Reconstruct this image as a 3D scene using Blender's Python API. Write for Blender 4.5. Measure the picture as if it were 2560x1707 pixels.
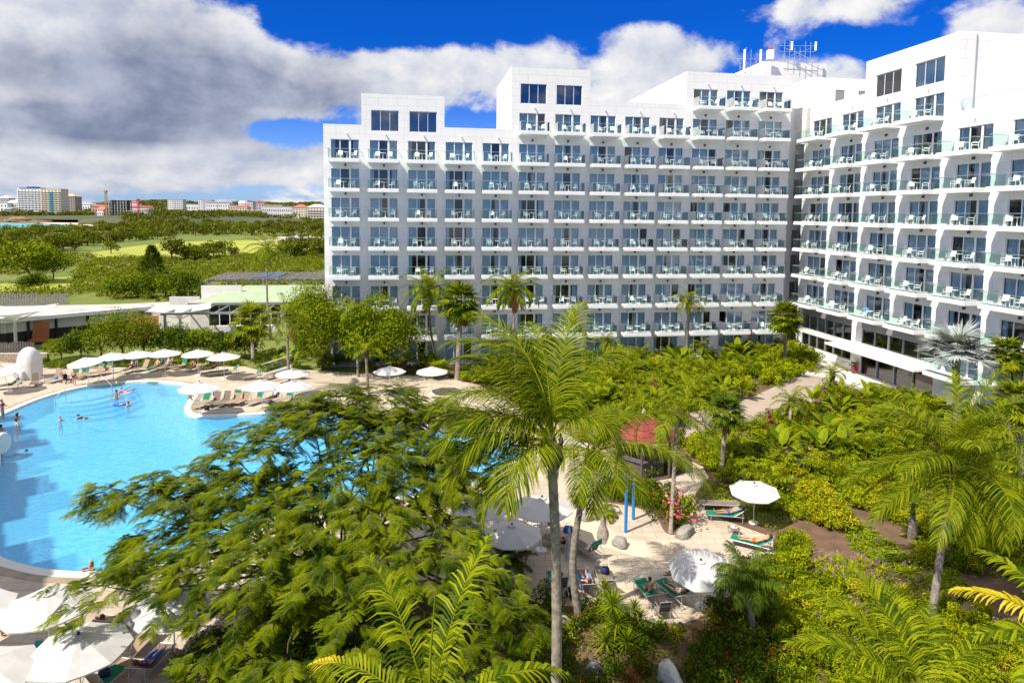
import bpy, bmesh, math, random
import numpy as np
from math import sin, cos, pi, radians, sqrt, atan2
from mathutils import Vector, Matrix, geometry

for o in list(bpy.data.objects): bpy.data.objects.remove(o)
SC = bpy.context.scene
COL = SC.collection
# ---------------------------------------------------------------- camera
F, CX, CY, TI, RO, H = 1645.0, 1280.0, 661.0, radians(4.45), radians(.58), 17.05
KD = 2560 / 2352
cam_d = bpy.data.cameras.new('camera'); cam = bpy.data.objects.new('camera', cam_d); COL.objects.link(cam)
ct, st, cr, sr = cos(TI), sin(TI), cos(RO), sin(RO)
fw = Vector((0, ct, -st)); up0 = Vector((0, st, ct)); rt0 = Vector((1, 0, 0))
rt = cr * rt0 + sr * up0; up = -sr * rt0 + cr * up0
cam.matrix_world = Matrix(((rt.x, up.x, -fw.x, 0), (rt.y, up.y, -fw.y, 0), (rt.z, up.z, -fw.z, H), (0, 0, 0, 1)))
cam_d.sensor_width = 36; cam_d.lens = 36 * F / 2560; cam_d.shift_y = -(853.5 - CY) / 2560
cam_d.clip_end = 20000; cam_d.clip_start = .2
SC.camera = cam
# ---------------------------------------------------------------- light
SUN = Vector((.624, .481, -1.0)).normalized()          # the way the light travels
sd = bpy.data.lights.new('sun', 'SUN'); so = bpy.data.objects.new('sun', sd); COL.objects.link(so)
so.rotation_euler = SUN.to_track_quat('-Z', 'Y').to_euler(); so.location = (-40, -30, 60)
sd.energy = 4.6; sd.angle = radians(.5); sd.color = (1, .93, .82)
SC.view_settings.view_transform = 'Standard'; SC.view_settings.look = 'None'
SC.view_settings.exposure = .68; SC.view_settings.gamma = 1

def ray(tx, ty):
    a = (tx - CX) / F; b = (ty - CY) / F
    x = a * cr + b * sr; u = a * sr - b * cr
    return Vector((x, ct + u * st, -st + u * ct))
def gt(tx, ty, z=0.0):
    r = ray(tx, ty); t = (z - H) / r.z
    return Vector((r.x * t, r.y * t, z))
def g(dx, dy, z=0.0): return gt(dx * KD, dy * KD, z)
def at(tx, ty, Y):
    r = ray(tx, ty); t = Y / r.y
    return Vector((r.x * t, Y, H + r.z * t))
def ad(dx, dy, Y): return at(dx * KD, dy * KD, Y)
def proj(P):
    d = P.y * ct - (P.z - H) * st; u = (P.z - H) * ct + P.y * st
    a, b = P.x / d, -u / d
    return (CX + F * (a * cr - b * sr)) / KD, (CY + F * (a * sr + b * cr)) / KD

# ---------------------------------------------------------------- node helpers
class NT:
    def __init__(s, tree): s.t = tree; s.n = tree.nodes; s.l = tree.links; s.n.clear()
    def new(s, typ, **kw):
        n = s.n.new(typ)
        for k, v in kw.items(): setattr(n, k, v)
        return n
    def put(s, sock, v):
        if isinstance(v, bpy.types.NodeSocket): s.l.new(v, sock)
        elif v is not None:
            if sock.type == 'RGBA' and not hasattr(v, '__len__'): v = (v, v, v, 1)
            if sock.type == 'RGBA' and len(v) == 3: v = (*v, 1)
            sock.default_value = v
    def m(s, op, a, b=None, c=None, clamp=False):
        n = s.new('ShaderNodeMath', operation=op); n.use_clamp = clamp
        s.put(n.inputs[0], a)
        if b is not None: s.put(n.inputs[1], b)
        if c is not None: s.put(n.inputs[2], c)
        return n.outputs[0]
    def mix(s, f, a, b, mode='MIX'):
        n = s.new('ShaderNodeMix', data_type='RGBA', blend_type=mode); n.clamp_factor = True
        s.put(n.inputs[0], f); s.put(n.inputs[6], a); s.put(n.inputs[7], b)
        return n.outputs[2]
    def noise(s, vec, scale, detail=4, rough=.55, dist=0):
        n = s.new('ShaderNodeTexNoise'); s.put(n.inputs['Vector'], vec)
        n.inputs['Scale'].default_value = scale; n.inputs['Detail'].default_value = detail
        n.inputs['Roughness'].default_value = rough; n.inputs['Distortion'].default_value = dist
        return n.outputs[0]
    def ramp(s, f, a, b, lo=0.0, hi=1.0):
        n = s.new('ShaderNodeMapRange'); n.interpolation_type = 'SMOOTHSTEP'
        s.put(n.inputs[0], f); n.inputs[1].default_value = a; n.inputs[2].default_value = b
        n.inputs[3].default_value = lo; n.inputs[4].default_value = hi
        return n.outputs[0]
    def comb(s, x, y, z=0.0):
        n = s.new('ShaderNodeCombineXYZ')
        for i, v in enumerate((x, y, z)): s.put(n.inputs[i], v)
        return n.outputs[0]
    def sep(s, v):
        n = s.new('ShaderNodeSeparateXYZ'); s.put(n.inputs[0], v); return n.outputs
    def obj(s): return s.new('ShaderNodeTexCoord').outputs['Object']
    def pos(s): return s.new('ShaderNodeNewGeometry').outputs['Position']
    def bump(s, h, strength=.3, dist=.05):
        n = s.new('ShaderNodeBump'); n.inputs['Strength'].default_value = strength; n.inputs['Distance'].default_value = dist
        s.put(n.inputs['Height'], h); return n.outputs[0]

# ---------------------------------------------------------------- world: sky with clouds
W = bpy.data.worlds.new('World'); SC.world = W; W.use_nodes = True
t = NT(W.node_tree)
sky = t.new('ShaderNodeTexSky', sky_type='NISHITA'); sky.sun_disc = False
sky.sun_elevation = math.asin(-SUN.z); sky.sun_rotation = atan2(-SUN.x, -SUN.y)
sky.air_density = 1.0; sky.dust_density = .4; sky.ozone_density = 3.0; sky.altitude = 0
dirv = t.new('ShaderNodeTexCoord').outputs['Generated']
dx_, dy_, dz_ = t.sep(dirv)
az = t.m('MULTIPLY', t.m('ARCTAN2', dx_, dy_), 57.2958)
el = t.m('MULTIPLY', t.m('ARCSINE', dz_), 57.2958)
def azel(dx, dy):
    r = ray(dx * KD, dy * KD).normalized()
    return math.degrees(atan2(r.x, r.y)), math.degrees(math.asin(r.z))
def blobs(lst, start=0.0):
    acc = start
    for cx, cy, sx, sy, amp in lst:
        a0, e0 = azel(cx, cy); sa = sx * .033; se = sy * .033
        p = t.m('POWER', t.m('DIVIDE', t.m('SUBTRACT', az, a0), sa), 2)
        q = t.m('POWER', t.m('DIVIDE', t.m('SUBTRACT', el, e0), se), 2)
        e = t.m('EXPONENT', t.m('MULTIPLY', t.m('ADD', p, q), -1.0))
        acc = t.m('MULTIPLY_ADD', e, amp, acc)
    return acc
bias = blobs([(60,120,520,170,.55),(430,170,260,150,.42),(80,290,420,60,.3),(690,190,220,60,.36),(860,175,140,50,.25),
              (830,45,215,72,-.65),(1010,45,150,45,-.42),(620,35,40,50,-.1),
              (990,170,190,75,.34),(1110,150,110,60,.2),(1320,190,220,85,.3),(1540,150,150,75,.32),(1190,80,45,30,-.28),
              (1420,25,260,42,-.42),(1640,60,90,45,-.2),(2060,100,130,40,-.42),(1950,60,60,30,-.1),
              (1830,22,150,42,.38),(1700,20,60,30,.2),(2200,85,170,40,.34),(2320,40,90,30,.2),(1900,170,200,40,.2),
              (660,300,110,34,-1.0),(1090,285,75,24,-.6),(580,385,190,34,.6),(330,392,170,22,.25),(560,452,260,8,-.16),(180,425,300,20,.2),(600,415,200,14,.2),(300,470,500,8,.22),
              (100,350,300,25,.3)], .04)
stretch = t.m('ADD', t.m('MULTIPLY', el, 1.3), t.m('MULTIPLY', t.m('SUBTRACT', 1.0, t.m('EXPONENT', t.m('MULTIPLY', t.m('MAXIMUM', el, -1.0), -.4))), 5.0))
P0 = t.comb(az, stretch, 0)
n1 = t.noise(P0, .13, 10, .57, .15)
P1 = t.comb(t.m('SUBTRACT', az, 1.0), t.m('ADD', stretch, 1.5), 0)
n2 = t.noise(P1, .13, 6, .55, .15)
bias = t.m('ADD', bias, t.ramp(el, 26, 50, 0.0, .55))  # unseen cloud cover overhead, added for white fill light
dens = t.m('ADD', t.m('MULTIPLY', t.m('SUBTRACT', n1, .5), 1.9), bias)
mask = t.ramp(dens, .0, .30)
lit = t.m('MULTIPLY_ADD', t.m('SUBTRACT', n1, n2), 2.6, .60, clamp=True)
dark = blobs([(80,170,420,110,.5),(430,150,260,120,.62),(230,288,420,45,1.0),(560,215,230,55,.8),(720,150,130,60,.35),(780,230,120,40,.3),(200,395,350,30,.25),(150,440,300,14,.3),
              (90,60,150,40,-.4),(690,110,60,30,-.5),(100,225,120,25,-.25),(600,250,60,20,-.45),(610,85,60,40,-.35)], .0)
n3 = t.noise(P0, .06, 6, .6, .6)
shade = t.m('MULTIPLY', dark, t.m('MULTIPLY_ADD', t.m('SUBTRACT', n3, .5), 3.0, .95), clamp=True)
ccol = t.mix(lit, (.42, .48, .64), (.92, .91, .90))
ccol = t.mix(shade, ccol, t.mix(t.ramp(n1, .35, .68), (.20, .24, .36), (.45, .49, .62)))
tint = t.mix(t.ramp(el, 1.0, 13.0), (.36, .52, .95), (.012, .21, .70))
skyc = t.mix(1.0, sky.outputs[0], tint, 'MULTIPLY')
b1 = t.new('ShaderNodeBackground'); t.put(b1.inputs[0], skyc); b1.inputs[1].default_value = .12
b2 = t.new('ShaderNodeBackground'); t.put(b2.inputs[0], ccol); b2.inputs[1].default_value = .66
ms = t.new('ShaderNodeMixShader'); t.put(ms.inputs[0], mask); t.l.new(b1.outputs[0], ms.inputs[1]); t.l.new(b2.outputs[0], ms.inputs[2])
ow = t.new('ShaderNodeOutputWorld'); t.l.new(ms.outputs[0], ow.inputs[0])

# ---------------------------------------------------------------- materials
def mat(name, col, rough=.6, col2=None, nscale=3.0, namt=1.0, bump=0, bscale=None, bdist=.02, metal=0, spec=.4, island=None, transl=0, tcol=None, world=False, objr=0):
    m = bpy.data.materials.new(name); m.use_nodes = True; t = NT(m.node_tree)
    c = t.new('ShaderNodeRGB').outputs[0]; c.default_value = (*col, 1)
    vec = t.pos() if world else t.obj()
    if col2 is not None:
        c = t.mix(t.m('MULTIPLY', t.ramp(t.noise(vec, nscale, 5, .6), .3, .7), namt), c, col2)
    if island is not None:
        r = t.new('ShaderNodeNewGeometry').outputs['Random Per Island']
        c = t.mix(t.ramp(r, .1, 1.0), c, island)
    if objr:
        r = t.new('ShaderNodeObjectInfo').outputs['Random']
        c = t.mix(1.0, c, t.comb(*[t.m('MULTIPLY_ADD', r, objr, 1 - objr / 2)] * 3), 'MULTIPLY')
    p = t.new('ShaderNodeBsdfPrincipled'); t.put(p.inputs['Base Color'], c)
    p.inputs['Roughness'].default_value = rough; p.inputs['Metallic'].default_value = metal
    p.inputs['Specular IOR Level'].default_value = spec
    if bump: t.put(p.inputs['Normal'], t.bump(t.noise(vec, bscale or nscale * 4, 4, .6), bump, bdist))
    out = t.new('ShaderNodeOutputMaterial'); sh = p.outputs[0]
    if transl:
        tr = t.new('ShaderNodeBsdfTranslucent'); t.put(tr.inputs[0], t.mix(1.0, c, tcol or (1.3, 1.25, .5), 'MULTIPLY'))
        mx = t.new('ShaderNodeMixShader'); mx.inputs[0].default_value = transl
        t.l.new(sh, mx.inputs[1]); t.l.new(tr.outputs[0], mx.inputs[2]); sh = mx.outputs[0]
    t.l.new(sh, out.inputs[0])
    return m
def glass(name, tint, refl=1.0, rough=.02, ior=1.5, bump=None):
    m = bpy.data.materials.new(name); m.use_nodes = True; t = NT(m.node_tree)
    tr = t.new('ShaderNodeBsdfTransparent'); t.put(tr.inputs[0], tint)
    gl = t.new('ShaderNodeBsdfGlossy'); gl.inputs['Roughness'].default_value = rough
    f = t.new('ShaderNodeFresnel'); f.inputs[0].default_value = ior
    if bump: bump(t, gl, f)
    mx = t.new('ShaderNodeMixShader'); t.put(mx.inputs[0], t.m('MULTIPLY', f.outputs[0], refl, clamp=True))
    t.l.new(tr.outputs[0], mx.inputs[1]); t.l.new(gl.outputs[0], mx.inputs[2])
    out = t.new('ShaderNodeOutputMaterial'); t.l.new(mx.outputs[0], out.inputs[0]); return m
def brickmat(name, c1, c2, mortar, bw, bh, ms, rough=.7, axis='wall', bump=.15, off=.5, world=False, n2=None, streak=None):
    m = bpy.data.materials.new(name); m.use_nodes = True; t = NT(m.node_tree)
    x, y, z = t.sep(t.pos() if world else t.obj())
    v = t.comb(t.m('ADD', x, y), z) if axis == 'wall' else t.comb(x, y)
    b = t.new('ShaderNodeTexBrick'); b.offset = off; t.put(b.inputs['Vector'], v)
    b.inputs['Scale'].default_value = 1; b.inputs['Brick Width'].default_value = bw; b.inputs['Row Height'].default_value = bh
    b.inputs['Mortar Size'].default_value = ms; b.inputs['Mortar Smooth'].default_value = .2
    t.put(b.inputs[1], c1); t.put(b.inputs[2], c2); t.put(b.inputs[3], mortar)
    c = b.outputs[0]
    if n2: c = t.mix(t.ramp(t.noise(t.pos(), n2[0], 5, .6), .35, .75), c, t.mix(1.0, c, n2[1], 'MULTIPLY'))
    if streak:
        sv = t.comb(t.m('MULTIPLY', t.m('ADD', x, y), 2.2), t.m('MULTIPLY', z, .12))
        c = t.mix(t.m('MULTIPLY', t.ramp(t.noise(sv, 1.0, 6, .65), .52, .78), streak), c, (.50,.49,.46))
    p = t.new('ShaderNodeBsdfPrincipled'); t.put(p.inputs['Base Color'], c); p.inputs['Roughness'].default_value = rough
    p.inputs['Specular IOR Level'].default_value = .3
    if bump: t.put(p.inputs['Normal'], t.bump(b.outputs[1], -bump, .02))
    out = t.new('ShaderNodeOutputMaterial'); t.l.new(p.outputs[0], out.inputs[0]); return m

M = {}
M['wall'] = brickmat('white_cladding', (.80,.78,.75), (.77,.755,.735), (.60,.59,.575), 2.1, .8, .016, .65, n2=(.15, (.95,.945,.94)), streak=.30)
M['white'] = mat('white_paint', (.80,.80,.79), .5, (.74,.74,.74), 1.5)
M['frame'] = mat('white_window_frame', (.74,.75,.78), .4)
M['pane'] = glass('window_glass', (.90,.97,.99), 2.6, .01)
M['pane_blue'] = glass('blue_tinted_glass', (.30,.55,.70), 6.0, .01)
M['rail'] = glass('green_railing_glass', (.80,.93,.905), 1.0, .02)
M['chrome'] = mat('brushed_rail', (.72,.74,.74), .3, metal=.7)
M['curtain'] = mat('sheer_curtain', (.72,.86,.90), .9, (.62,.78,.83), 1.2)
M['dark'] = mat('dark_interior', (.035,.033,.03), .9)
M['lamp'] = mat('bronze_lamp', (.09,.085,.07), .5)
M['grey'] = mat('grey_panel', (.22,.22,.23), .5)
M['alu'] = mat('grey_aluminium', (.33,.34,.35), .4, metal=.4)
M['plastic'] = mat('white_chair_plastic', (.82,.82,.81), .45)
M['canvas'] = mat('white_canvas', (.64,.63,.615), .85, (.57,.56,.55), 2.0, transl=.22, tcol=(1,.98,.93))
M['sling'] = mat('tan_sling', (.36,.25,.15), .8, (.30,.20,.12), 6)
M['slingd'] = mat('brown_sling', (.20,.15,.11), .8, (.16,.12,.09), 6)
M['lframe'] = mat('lounger_frame', (.42,.43,.43), .4, metal=.3)
M['towel'] = mat('green_towel', (.006,.19,.105), .95, (.004,.14,.075), 9, bump=.3, bscale=60)
M['limetowel'] = mat('lime_towel', (.40,.52,.10), .95, (.30,.42,.08), 9)
M['bluetowel'] = mat('blue_towel', (.08,.25,.5), .95)
M['wood'] = mat('weathered_wood', (.13,.11,.10), .85, (.07,.06,.055), 4, bump=.3)
M['woodlight'] = mat('pale_weathered_wood', (.30,.27,.25), .85, (.18,.16,.15), 3, bump=.3)
M['darkwood'] = mat('dark_stained_wood', (.035,.03,.027), .8, (.02,.017,.016), 3)
M['concrete'] = mat('pale_concrete', (.48,.46,.43), .8, (.38,.36,.34), .8, bump=.2, bscale=8)
M['stone'] = brickmat('rubble_stone', (.46,.36,.25), (.36,.28,.19), (.16,.13,.10), .55, .3, .03, .9, bump=.6)
M['plaster'] = mat('white_plaster', (.70,.68,.64), .75, (.60,.58,.55), .7, bump=.15, bscale=5)
M['greenroof'] = mat('green_membrane_roof', (.36,.43,.28), .7, (.30,.37,.24), .6)
M['whiteroof'] = mat('grey_white_roof', (.50,.47,.43), .75, (.36,.34,.31), .35)
M['orange'] = mat('orange_wicker', (.36,.13,.035), .7, (.26,.09,.03), 9)
M['redtile'] = brickmat('red_shingles', (.27,.055,.04), (.22,.045,.035), (.10,.025,.02), .35, .28, .02, .75, bump=.3)
M['blue'] = mat('blue_pole_paint', (.01,.20,.55), .35)
M['soil'] = mat('garden_soil', (.16,.095,.055), .95, (.09,.055,.03), 1.1, bump=.7, bscale=7, bdist=.06, world=True)
M['rock'] = mat('pale_limestone', (.36,.33,.29), .9, (.17,.15,.13), 1.6, bump=.9, bscale=5, bdist=.12)
M['browrock'] = mat('brown_coast_rock', (.30,.17,.09), .95, (.12,.07,.04), .12, bump=.8, bscale=.5, bdist=1.0)
M['sand'] = mat('beach_sand', (.62,.50,.36), .95, (.52,.42,.31), .05)
M['trunk'] = mat('palm_trunk', (.33,.275,.21), .9, (.14,.115,.095), 5, bump=.5, bscale=9)
M['bark'] = mat('tree_bark', (.11,.085,.06), .95, (.06,.045,.03), 5, bump=.5)
M['metalpole'] = mat('galvanised_pole', (.45,.46,.47), .4, metal=.5)
M['black'] = mat('black_plastic', (.02,.02,.02), .5)
M['red'] = mat('red_paint', (.42,.03,.05), .5)
M['magenta'] = mat('magenta_pot', (.30,.015,.08), .35)
M['skin1'] = mat('fair_skin', (.56,.30,.20), .55); M['skin2'] = mat('tanned_skin', (.40,.19,.105), .55); M['skin3'] = mat('dark_skin', (.16,.075,.04), .55)
M['hairb'] = mat('brown_hair', (.05,.03,.018), .6); M['hairy'] = mat('blond_hair', (.42,.27,.10), .6); M['hairk'] = mat('black_hair', (.012,.01,.009), .6)
for k, c in dict(cblack=(.012,.012,.014), cred=(.40,.02,.04), cblue=(.02,.10,.42), corange=(.65,.10,.02), cpurple=(.12,.02,.22), cwhite=(.75,.75,.75), cgrey=(.28,.28,.29), cnavy=(.02,.03,.10), cpink=(.65,.06,.22), cviolet=(.22,.24,.55), clime=(.34,.42,.08), cteal=(.02,.30,.33)).items():
    M[k] = mat('cloth_' + k[1:], c, .85)
LEAFN = dict(
  tree=((.022,.060,.002), (.26,.31,.004), .42), palm=((.040,.085,.002), (.29,.32,.005), .38), palmd=((.022,.058,.006), (.075,.13,.012), .22),
  palmy=((.13,.19,.006), (.32,.33,.015), .35), bush=((.045,.105,.003), (.20,.285,.006), .34), dark=((.020,.055,.003), (.09,.16,.006), .24),
  lime=((.13,.23,.005), (.31,.38,.008), .38), scrub=((.075,.125,.005), (.165,.22,.010), .25), silver=((.25,.29,.28), (.40,.43,.41), .12),
  far=((.040,.066,.008), (.125,.155,.014), .2), bushfar=((.045,.085,.006), (.15,.20,.010), .25), brownleaf=((.24,.10,.03), (.36,.19,.05), .2),
  magleaf=((.20,.005,.04), (.42,.02,.12), .25), purple=((.34,.12,.40), (.50,.26,.52), .2), orangef=((.75,.16,.02), (.80,.40,.03), .25), redf=((.55,.02,.02), (.7,.06,.06), .2), pinkf=((.70,.05,.16), (.80,.25,.32), .2),
  yellow=((.42,.34,.01), (.60,.46,.03), .3), mat_=((.09,.19,.006), (.22,.32,.012), .25))
for k, (a, b, tr) in LEAFN.items():
    if k not in ('silver','palmy','tree','palm','brownleaf','magleaf','purple','orangef','redf','pinkf','yellow'): a = (a[0]*1.3, a[1]*1.08, a[2]*.5); b = (b[0]*1.38, b[1]*1.12, b[2]*.45)
    if k == 'tree':
        M['Ltree'] = mat('leaf_tree', a, .5, col2=b, nscale=1.3, namt=.95, island=None, transl=tr, spec=.08); continue
    M['L' + k] = mat('leaf_' + k.strip('_'), a, .5 if k != 'silver' else .6, col2=tuple(x * .8 for x in a), nscale=1.2, namt=.5, island=b, transl=tr, spec=.09)

# ---------------------------------------------------------------- mesh helpers
def tag(o, label=None, cat=None, group=None, kind=None):
    if label: o['label'] = label
    if cat: o['category'] = cat
    if group: o['group'] = group
    if kind: o['kind'] = kind
    return o
def link(name, me, parent=None, loc=None, rz=0, sc=1):
    o = bpy.data.objects.new(name, me); COL.objects.link(o)
    if parent: o.parent = parent
    if loc is not None: o.location = loc
    if rz: o.rotation_euler = (0, 0, rz)
    if sc != 1: o.scale = (sc,) * 3
    return o
def empty(name, loc=(0,0,0), rz=0, parent=None, sc=1): return link(name, None, parent, loc, rz, sc)
def npmesh(name, V, Fs, mats, midx=None, smooth=False):
    """Fs: list of int arrays (m,k)."""
    V = np.asarray(V, np.float32)
    if not isinstance(Fs, list): Fs = [Fs]
    Fs = [np.asarray(f, np.int32) for f in Fs if len(f)]
    me = bpy.data.meshes.new(name)
    tot = np.concatenate([np.full(len(f), f.shape[1], np.int32) for f in Fs]); idx = np.concatenate([f.ravel() for f in Fs])
    start = np.concatenate([[0], np.cumsum(tot)[:-1]]).astype(np.int32)
    me.vertices.add(len(V)); me.vertices.foreach_set('co', V.ravel())
    me.loops.add(len(idx)); me.loops.foreach_set('vertex_index', idx)
    me.polygons.add(len(tot)); me.polygons.foreach_set('loop_start', start); me.polygons.foreach_set('loop_total', tot)
    for m in (mats if isinstance(mats, (list, tuple)) else [mats]): me.materials.append(m)
    if midx is not None: me.polygons.foreach_set('material_index', np.asarray(midx, np.int32))
    if smooth: me.polygons.foreach_set('use_smooth', np.ones(len(tot), bool))
    me.update(calc_edges=True); return me
class MB:
    def __init__(s): s.v = []; s.f = []; s.mi = []; s.k = 0
    def add(s, V, Fc):
        n = len(s.v); s.v += [tuple(p) for p in V]; s.f += [tuple(i + n for i in f) for f in Fc]; s.mi += [s.k] * len(Fc); return s
    def box(s, x0, x1, y0, y1, z0, z1, rz=0, c=(0,0,0), M4=None):
        V = [Vector((x, y, z)) for z in (z0, z1) for y in (y0, y1) for x in (x0, x1)]
        if rz: V = [Matrix.Rotation(rz, 3, 'Z') @ v for v in V]
        if M4: V = [M4 @ v for v in V]
        V = [v + Vector(c) for v in V]
        return s.add(V, [(0,2,3,1),(4,5,7,6),(0,1,5,4),(2,6,7,3),(0,4,6,2),(1,3,7,5)])
    def quad(s, a, b, c, d): return s.add([a, b, c, d], [(0,1,2,3)])
    def tube(s, pts, rad, n=8, cap=True):
        pts = [Vector(p) for p in pts]
        if not hasattr(rad, '__len__'): rad = [rad] * len(pts)
        V = []; prev = None
        for i, p in enumerate(pts):
            d = (pts[min(i+1, len(pts)-1)] - pts[max(i-1, 0)])
            d = d.normalized() if d.length > 1e-9 else Vector((0,0,1))
            if prev is None: a = d.orthogonal().normalized()
            else:
                a = prev - d * prev.dot(d); a = a.normalized() if a.length > 1e-6 else d.orthogonal().normalized()
            prev = a; b = d.cross(a)
            V += [p + (a * cos(2*pi*k/n) + b * sin(2*pi*k/n)) * rad[i] for k in range(n)]
        Fc = [(i*n+k, i*n+(k+1) % n, (i+1)*n+(k+1) % n, (i+1)*n+k) for i in range(len(pts)-1) for k in range(n)]
        if cap: Fc += [tuple(range(n-1, -1, -1)), tuple(range((len(pts)-1)*n, len(pts)*n))]
        return s.add(V, Fc)
    def lathe(s, prof, n=16, c=(0,0,0)):
        V = [(c[0]+r*cos(2*pi*k/n), c[1]+r*sin(2*pi*k/n), c[2]+z) for r, z in prof for k in range(n)]
        Fc = [(i*n+k, i*n+(k+1) % n, (i+1)*n+(k+1) % n, (i+1)*n+k) for i in range(len(prof)-1) for k in range(n)]
        Fc += [tuple(range(n-1, -1, -1)), tuple(range((len(prof)-1)*n, len(prof)*n))]
        return s.add(V, Fc)
    def prism(s, poly, z0, z1):
        n = len(poly); V = [(x, y, z0) for x, y in poly] + [(x, y, z1) for x, y in poly]
        ar = sum(poly[i][0]*poly[(i+1) % n][1]-poly[(i+1) % n][0]*poly[i][1] for i in range(n))
        Fc = [(i, (i+1) % n, n+(i+1) % n, n+i) for i in range(n)]
        Fc += [tuple(range(n-1, -1, -1)), tuple(range(n, 2*n))]
        if ar < 0: Fc = [f[::-1] for f in Fc]
        return s.add(V, Fc)
    def mesh(s, name, mats, smooth=False):
        me = bpy.data.meshes.new(name); me.from_pydata(s.v, [], s.f)
        for m in (mats if isinstance(mats, (list, tuple)) else [mats]): me.materials.append(m)
        me.polygons.foreach_set('material_index', s.mi)
        if smooth: me.polygons.foreach_set('use_smooth', [True]*len(s.f))
        me.update(); return me
    def obj(s, name, mats, parent=None, loc=None, rz=0, smooth=False): return link(name, s.mesh(name, mats, smooth), parent, loc, rz)
KIDS = {}
def dup(root, loc=None, rz=None, parent=None, sc=None):
    c = root.copy(); COL.objects.link(c)
    if parent is not None: c.parent = parent
    if loc is not None: c.location = loc
    if rz is not None: c.rotation_euler = (0, 0, rz)
    if sc is not None: c.scale = (sc,)*3
    for ch in root.children: dup(ch, parent=c)
    return c
class Proto:
    """first call gives the source thing itself, later calls give copies"""
    def __init__(s, make): s.make = make; s.o = None; s.used = False
    def __call__(s, loc, rz=0, label=None, cat=None, group=None, sc=1, parent=None):
        if s.o is None: s.o = s.make(); o = s.o
        else: o = dup(s.o)
        o.location = loc; o.rotation_euler = (0, 0, rz); o.scale = (sc,)*3
        if parent: o.parent = parent
        for k in ('group',):
            if k in o and not group: del o[k]
        return tag(o, label, cat, group)
ORD = ['', 'first', 'second', 'third', 'fourth', 'fifth', 'sixth', 'seventh', 'eighth', 'ninth', 'tenth', 'eleventh', 'twelfth', 'thirteenth', 'fourteenth']
def catmull(P, n=6, closed=True):
    P = [Vector(p) for p in P]; out = []; N = len(P)
    for i in range(N if closed else N-1):
        p0, p1, p2, p3 = (P[(i-1) % N], P[i], P[(i+1) % N], P[(i+2) % N]) if closed else (P[max(i-1,0)], P[i], P[i+1], P[min(i+2,N-1)])
        for k in range(n):
            u = k/n
            out.append(.5*((2*p1)+(p2-p0)*u+(2*p0-5*p1+4*p2-p3)*u*u+(3*p1-p0-3*p2+p3)*u**3))
    if not closed: out.append(P[-1])
    return out
def offset(P, d):
    N = len(P); ar = sum(P[i].x*P[(i+1) % N].y-P[(i+1) % N].x*P[i].y for i in range(N)); s = 1 if ar > 0 else -1
    out = []
    for i in range(N):
        t_ = (P[(i+1) % N]-P[(i-1) % N]); n_ = Vector((t_.y, -t_.x)).normalized()*s
        out.append(Vector((P[i].x, P[i].y))+n_*d)
    return out
def inside(x, y, P):
    c = False; j = len(P)-1
    for i in range(len(P)):
        if (P[i][1] > y) != (P[j][1] > y) and x < (P[j][0]-P[i][0])*(y-P[i][1])/(P[j][1]-P[i][1])+P[i][0]: c = not c
        j = i
    return c
def sheet(name, outer, holes, z, m, kind='structure', sides=None):
    """flat polygon with holes; sides = depth of an edge skirt"""
    loops = [[Vector((p[0], p[1], 0)) for p in L] for L in [outer]+holes]
    tris = geometry.tessellate_polygon(loops)
    V = [(p.x, p.y, z) for L in loops for p in L]; Fc = []
    for a, b, c in tris:
        A_, B_, C_ = V[a], V[b], V[c]
        ar = (B_[0]-A_[0])*(C_[1]-A_[1])-(C_[0]-A_[0])*(B_[1]-A_[1])
        if abs(ar) < 1e-9: continue
        Fc.append((a, b, c) if ar > 0 else (a, c, b))
    mb = MB(); mb.add(V, Fc)
    if sides:
        for L in loops:
            n = len(L)
            for i in range(n):
                p, q = L[i], L[(i+1) % n]
                mb.add([(p.x,p.y,z),(q.x,q.y,z),(q.x,q.y,z-sides),(p.x,p.y,z-sides)], [(0,3,2,1)])
    o = mb.obj(name, m); tag(o, kind=kind); return o
# ================================================================ GROUND, POOL
M['deck'] = brickmat('cream_deck_tiles', (.52,.44,.34), (.47,.395,.305), (.25,.205,.16), 1.2, .6, .016, .75, axis='floor', world=True, n2=(.35, (.76,.74,.72)))
M['path'] = mat('pale_path_concrete', (.54,.47,.39), .85, (.44,.38,.31), .5, world=True, bump=.15, bscale=9)
M['plaza'] = brickmat('pinkish_pavers', (.40,.32,.26), (.35,.28,.23), (.25,.20,.17), .4, .2, .01, .85, axis='floor', world=True, n2=(.3, (.85,.85,.85)))
M['coping'] = mat('white_coping', (.66,.63,.58), .6, (.58,.55,.50), 1.0, world=True)
M['band'] = mat('tan_coping_band', (.36,.29,.20), .8, (.24,.19,.13), 1.4, world=True)
M['ground'] = mat('scrub_ground', (.10,.15,.012), .95, (.165,.175,.035), .05, world=True, bump=.6, bscale=.8, bdist=.2)
M['fairway'] = mat('mown_fairway_grass', (.34,.35,.05), .95, (.27,.30,.035), .035, world=True, bump=.3, bscale=3)
M['lawn'] = mat('green_lawn', (.11,.19,.012), .95, (.07,.13,.01), 1.0, world=True, bump=.5, bscale=20)
POOL = [(-60,1000),(-10,962),(40,938),(100,914),(180,892),(260,881),(340,877),(410,882),(444,891),(450,900),(438,914),(427,930),(424,943),(434,953),(462,957),(520,956),(580,953),(640,948),(720,950),(820,960),(930,975),(1050,990),(1140,1003),(1186,1020),(1192,1045),(1165,1075),(1120,1098),(1040,1120),(930,1140),(800,1165),(690,1190),(600,1218),(520,1250),(430,1282),(330,1302),(230,1315),(130,1312),(60,1300),(0,1280),(-60,1240),(-110,1180),(-130,1100),(-110,1040)]
pool = catmull([g(*p).to_2d() for p in POOL], 4)
ZD = .03
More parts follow.
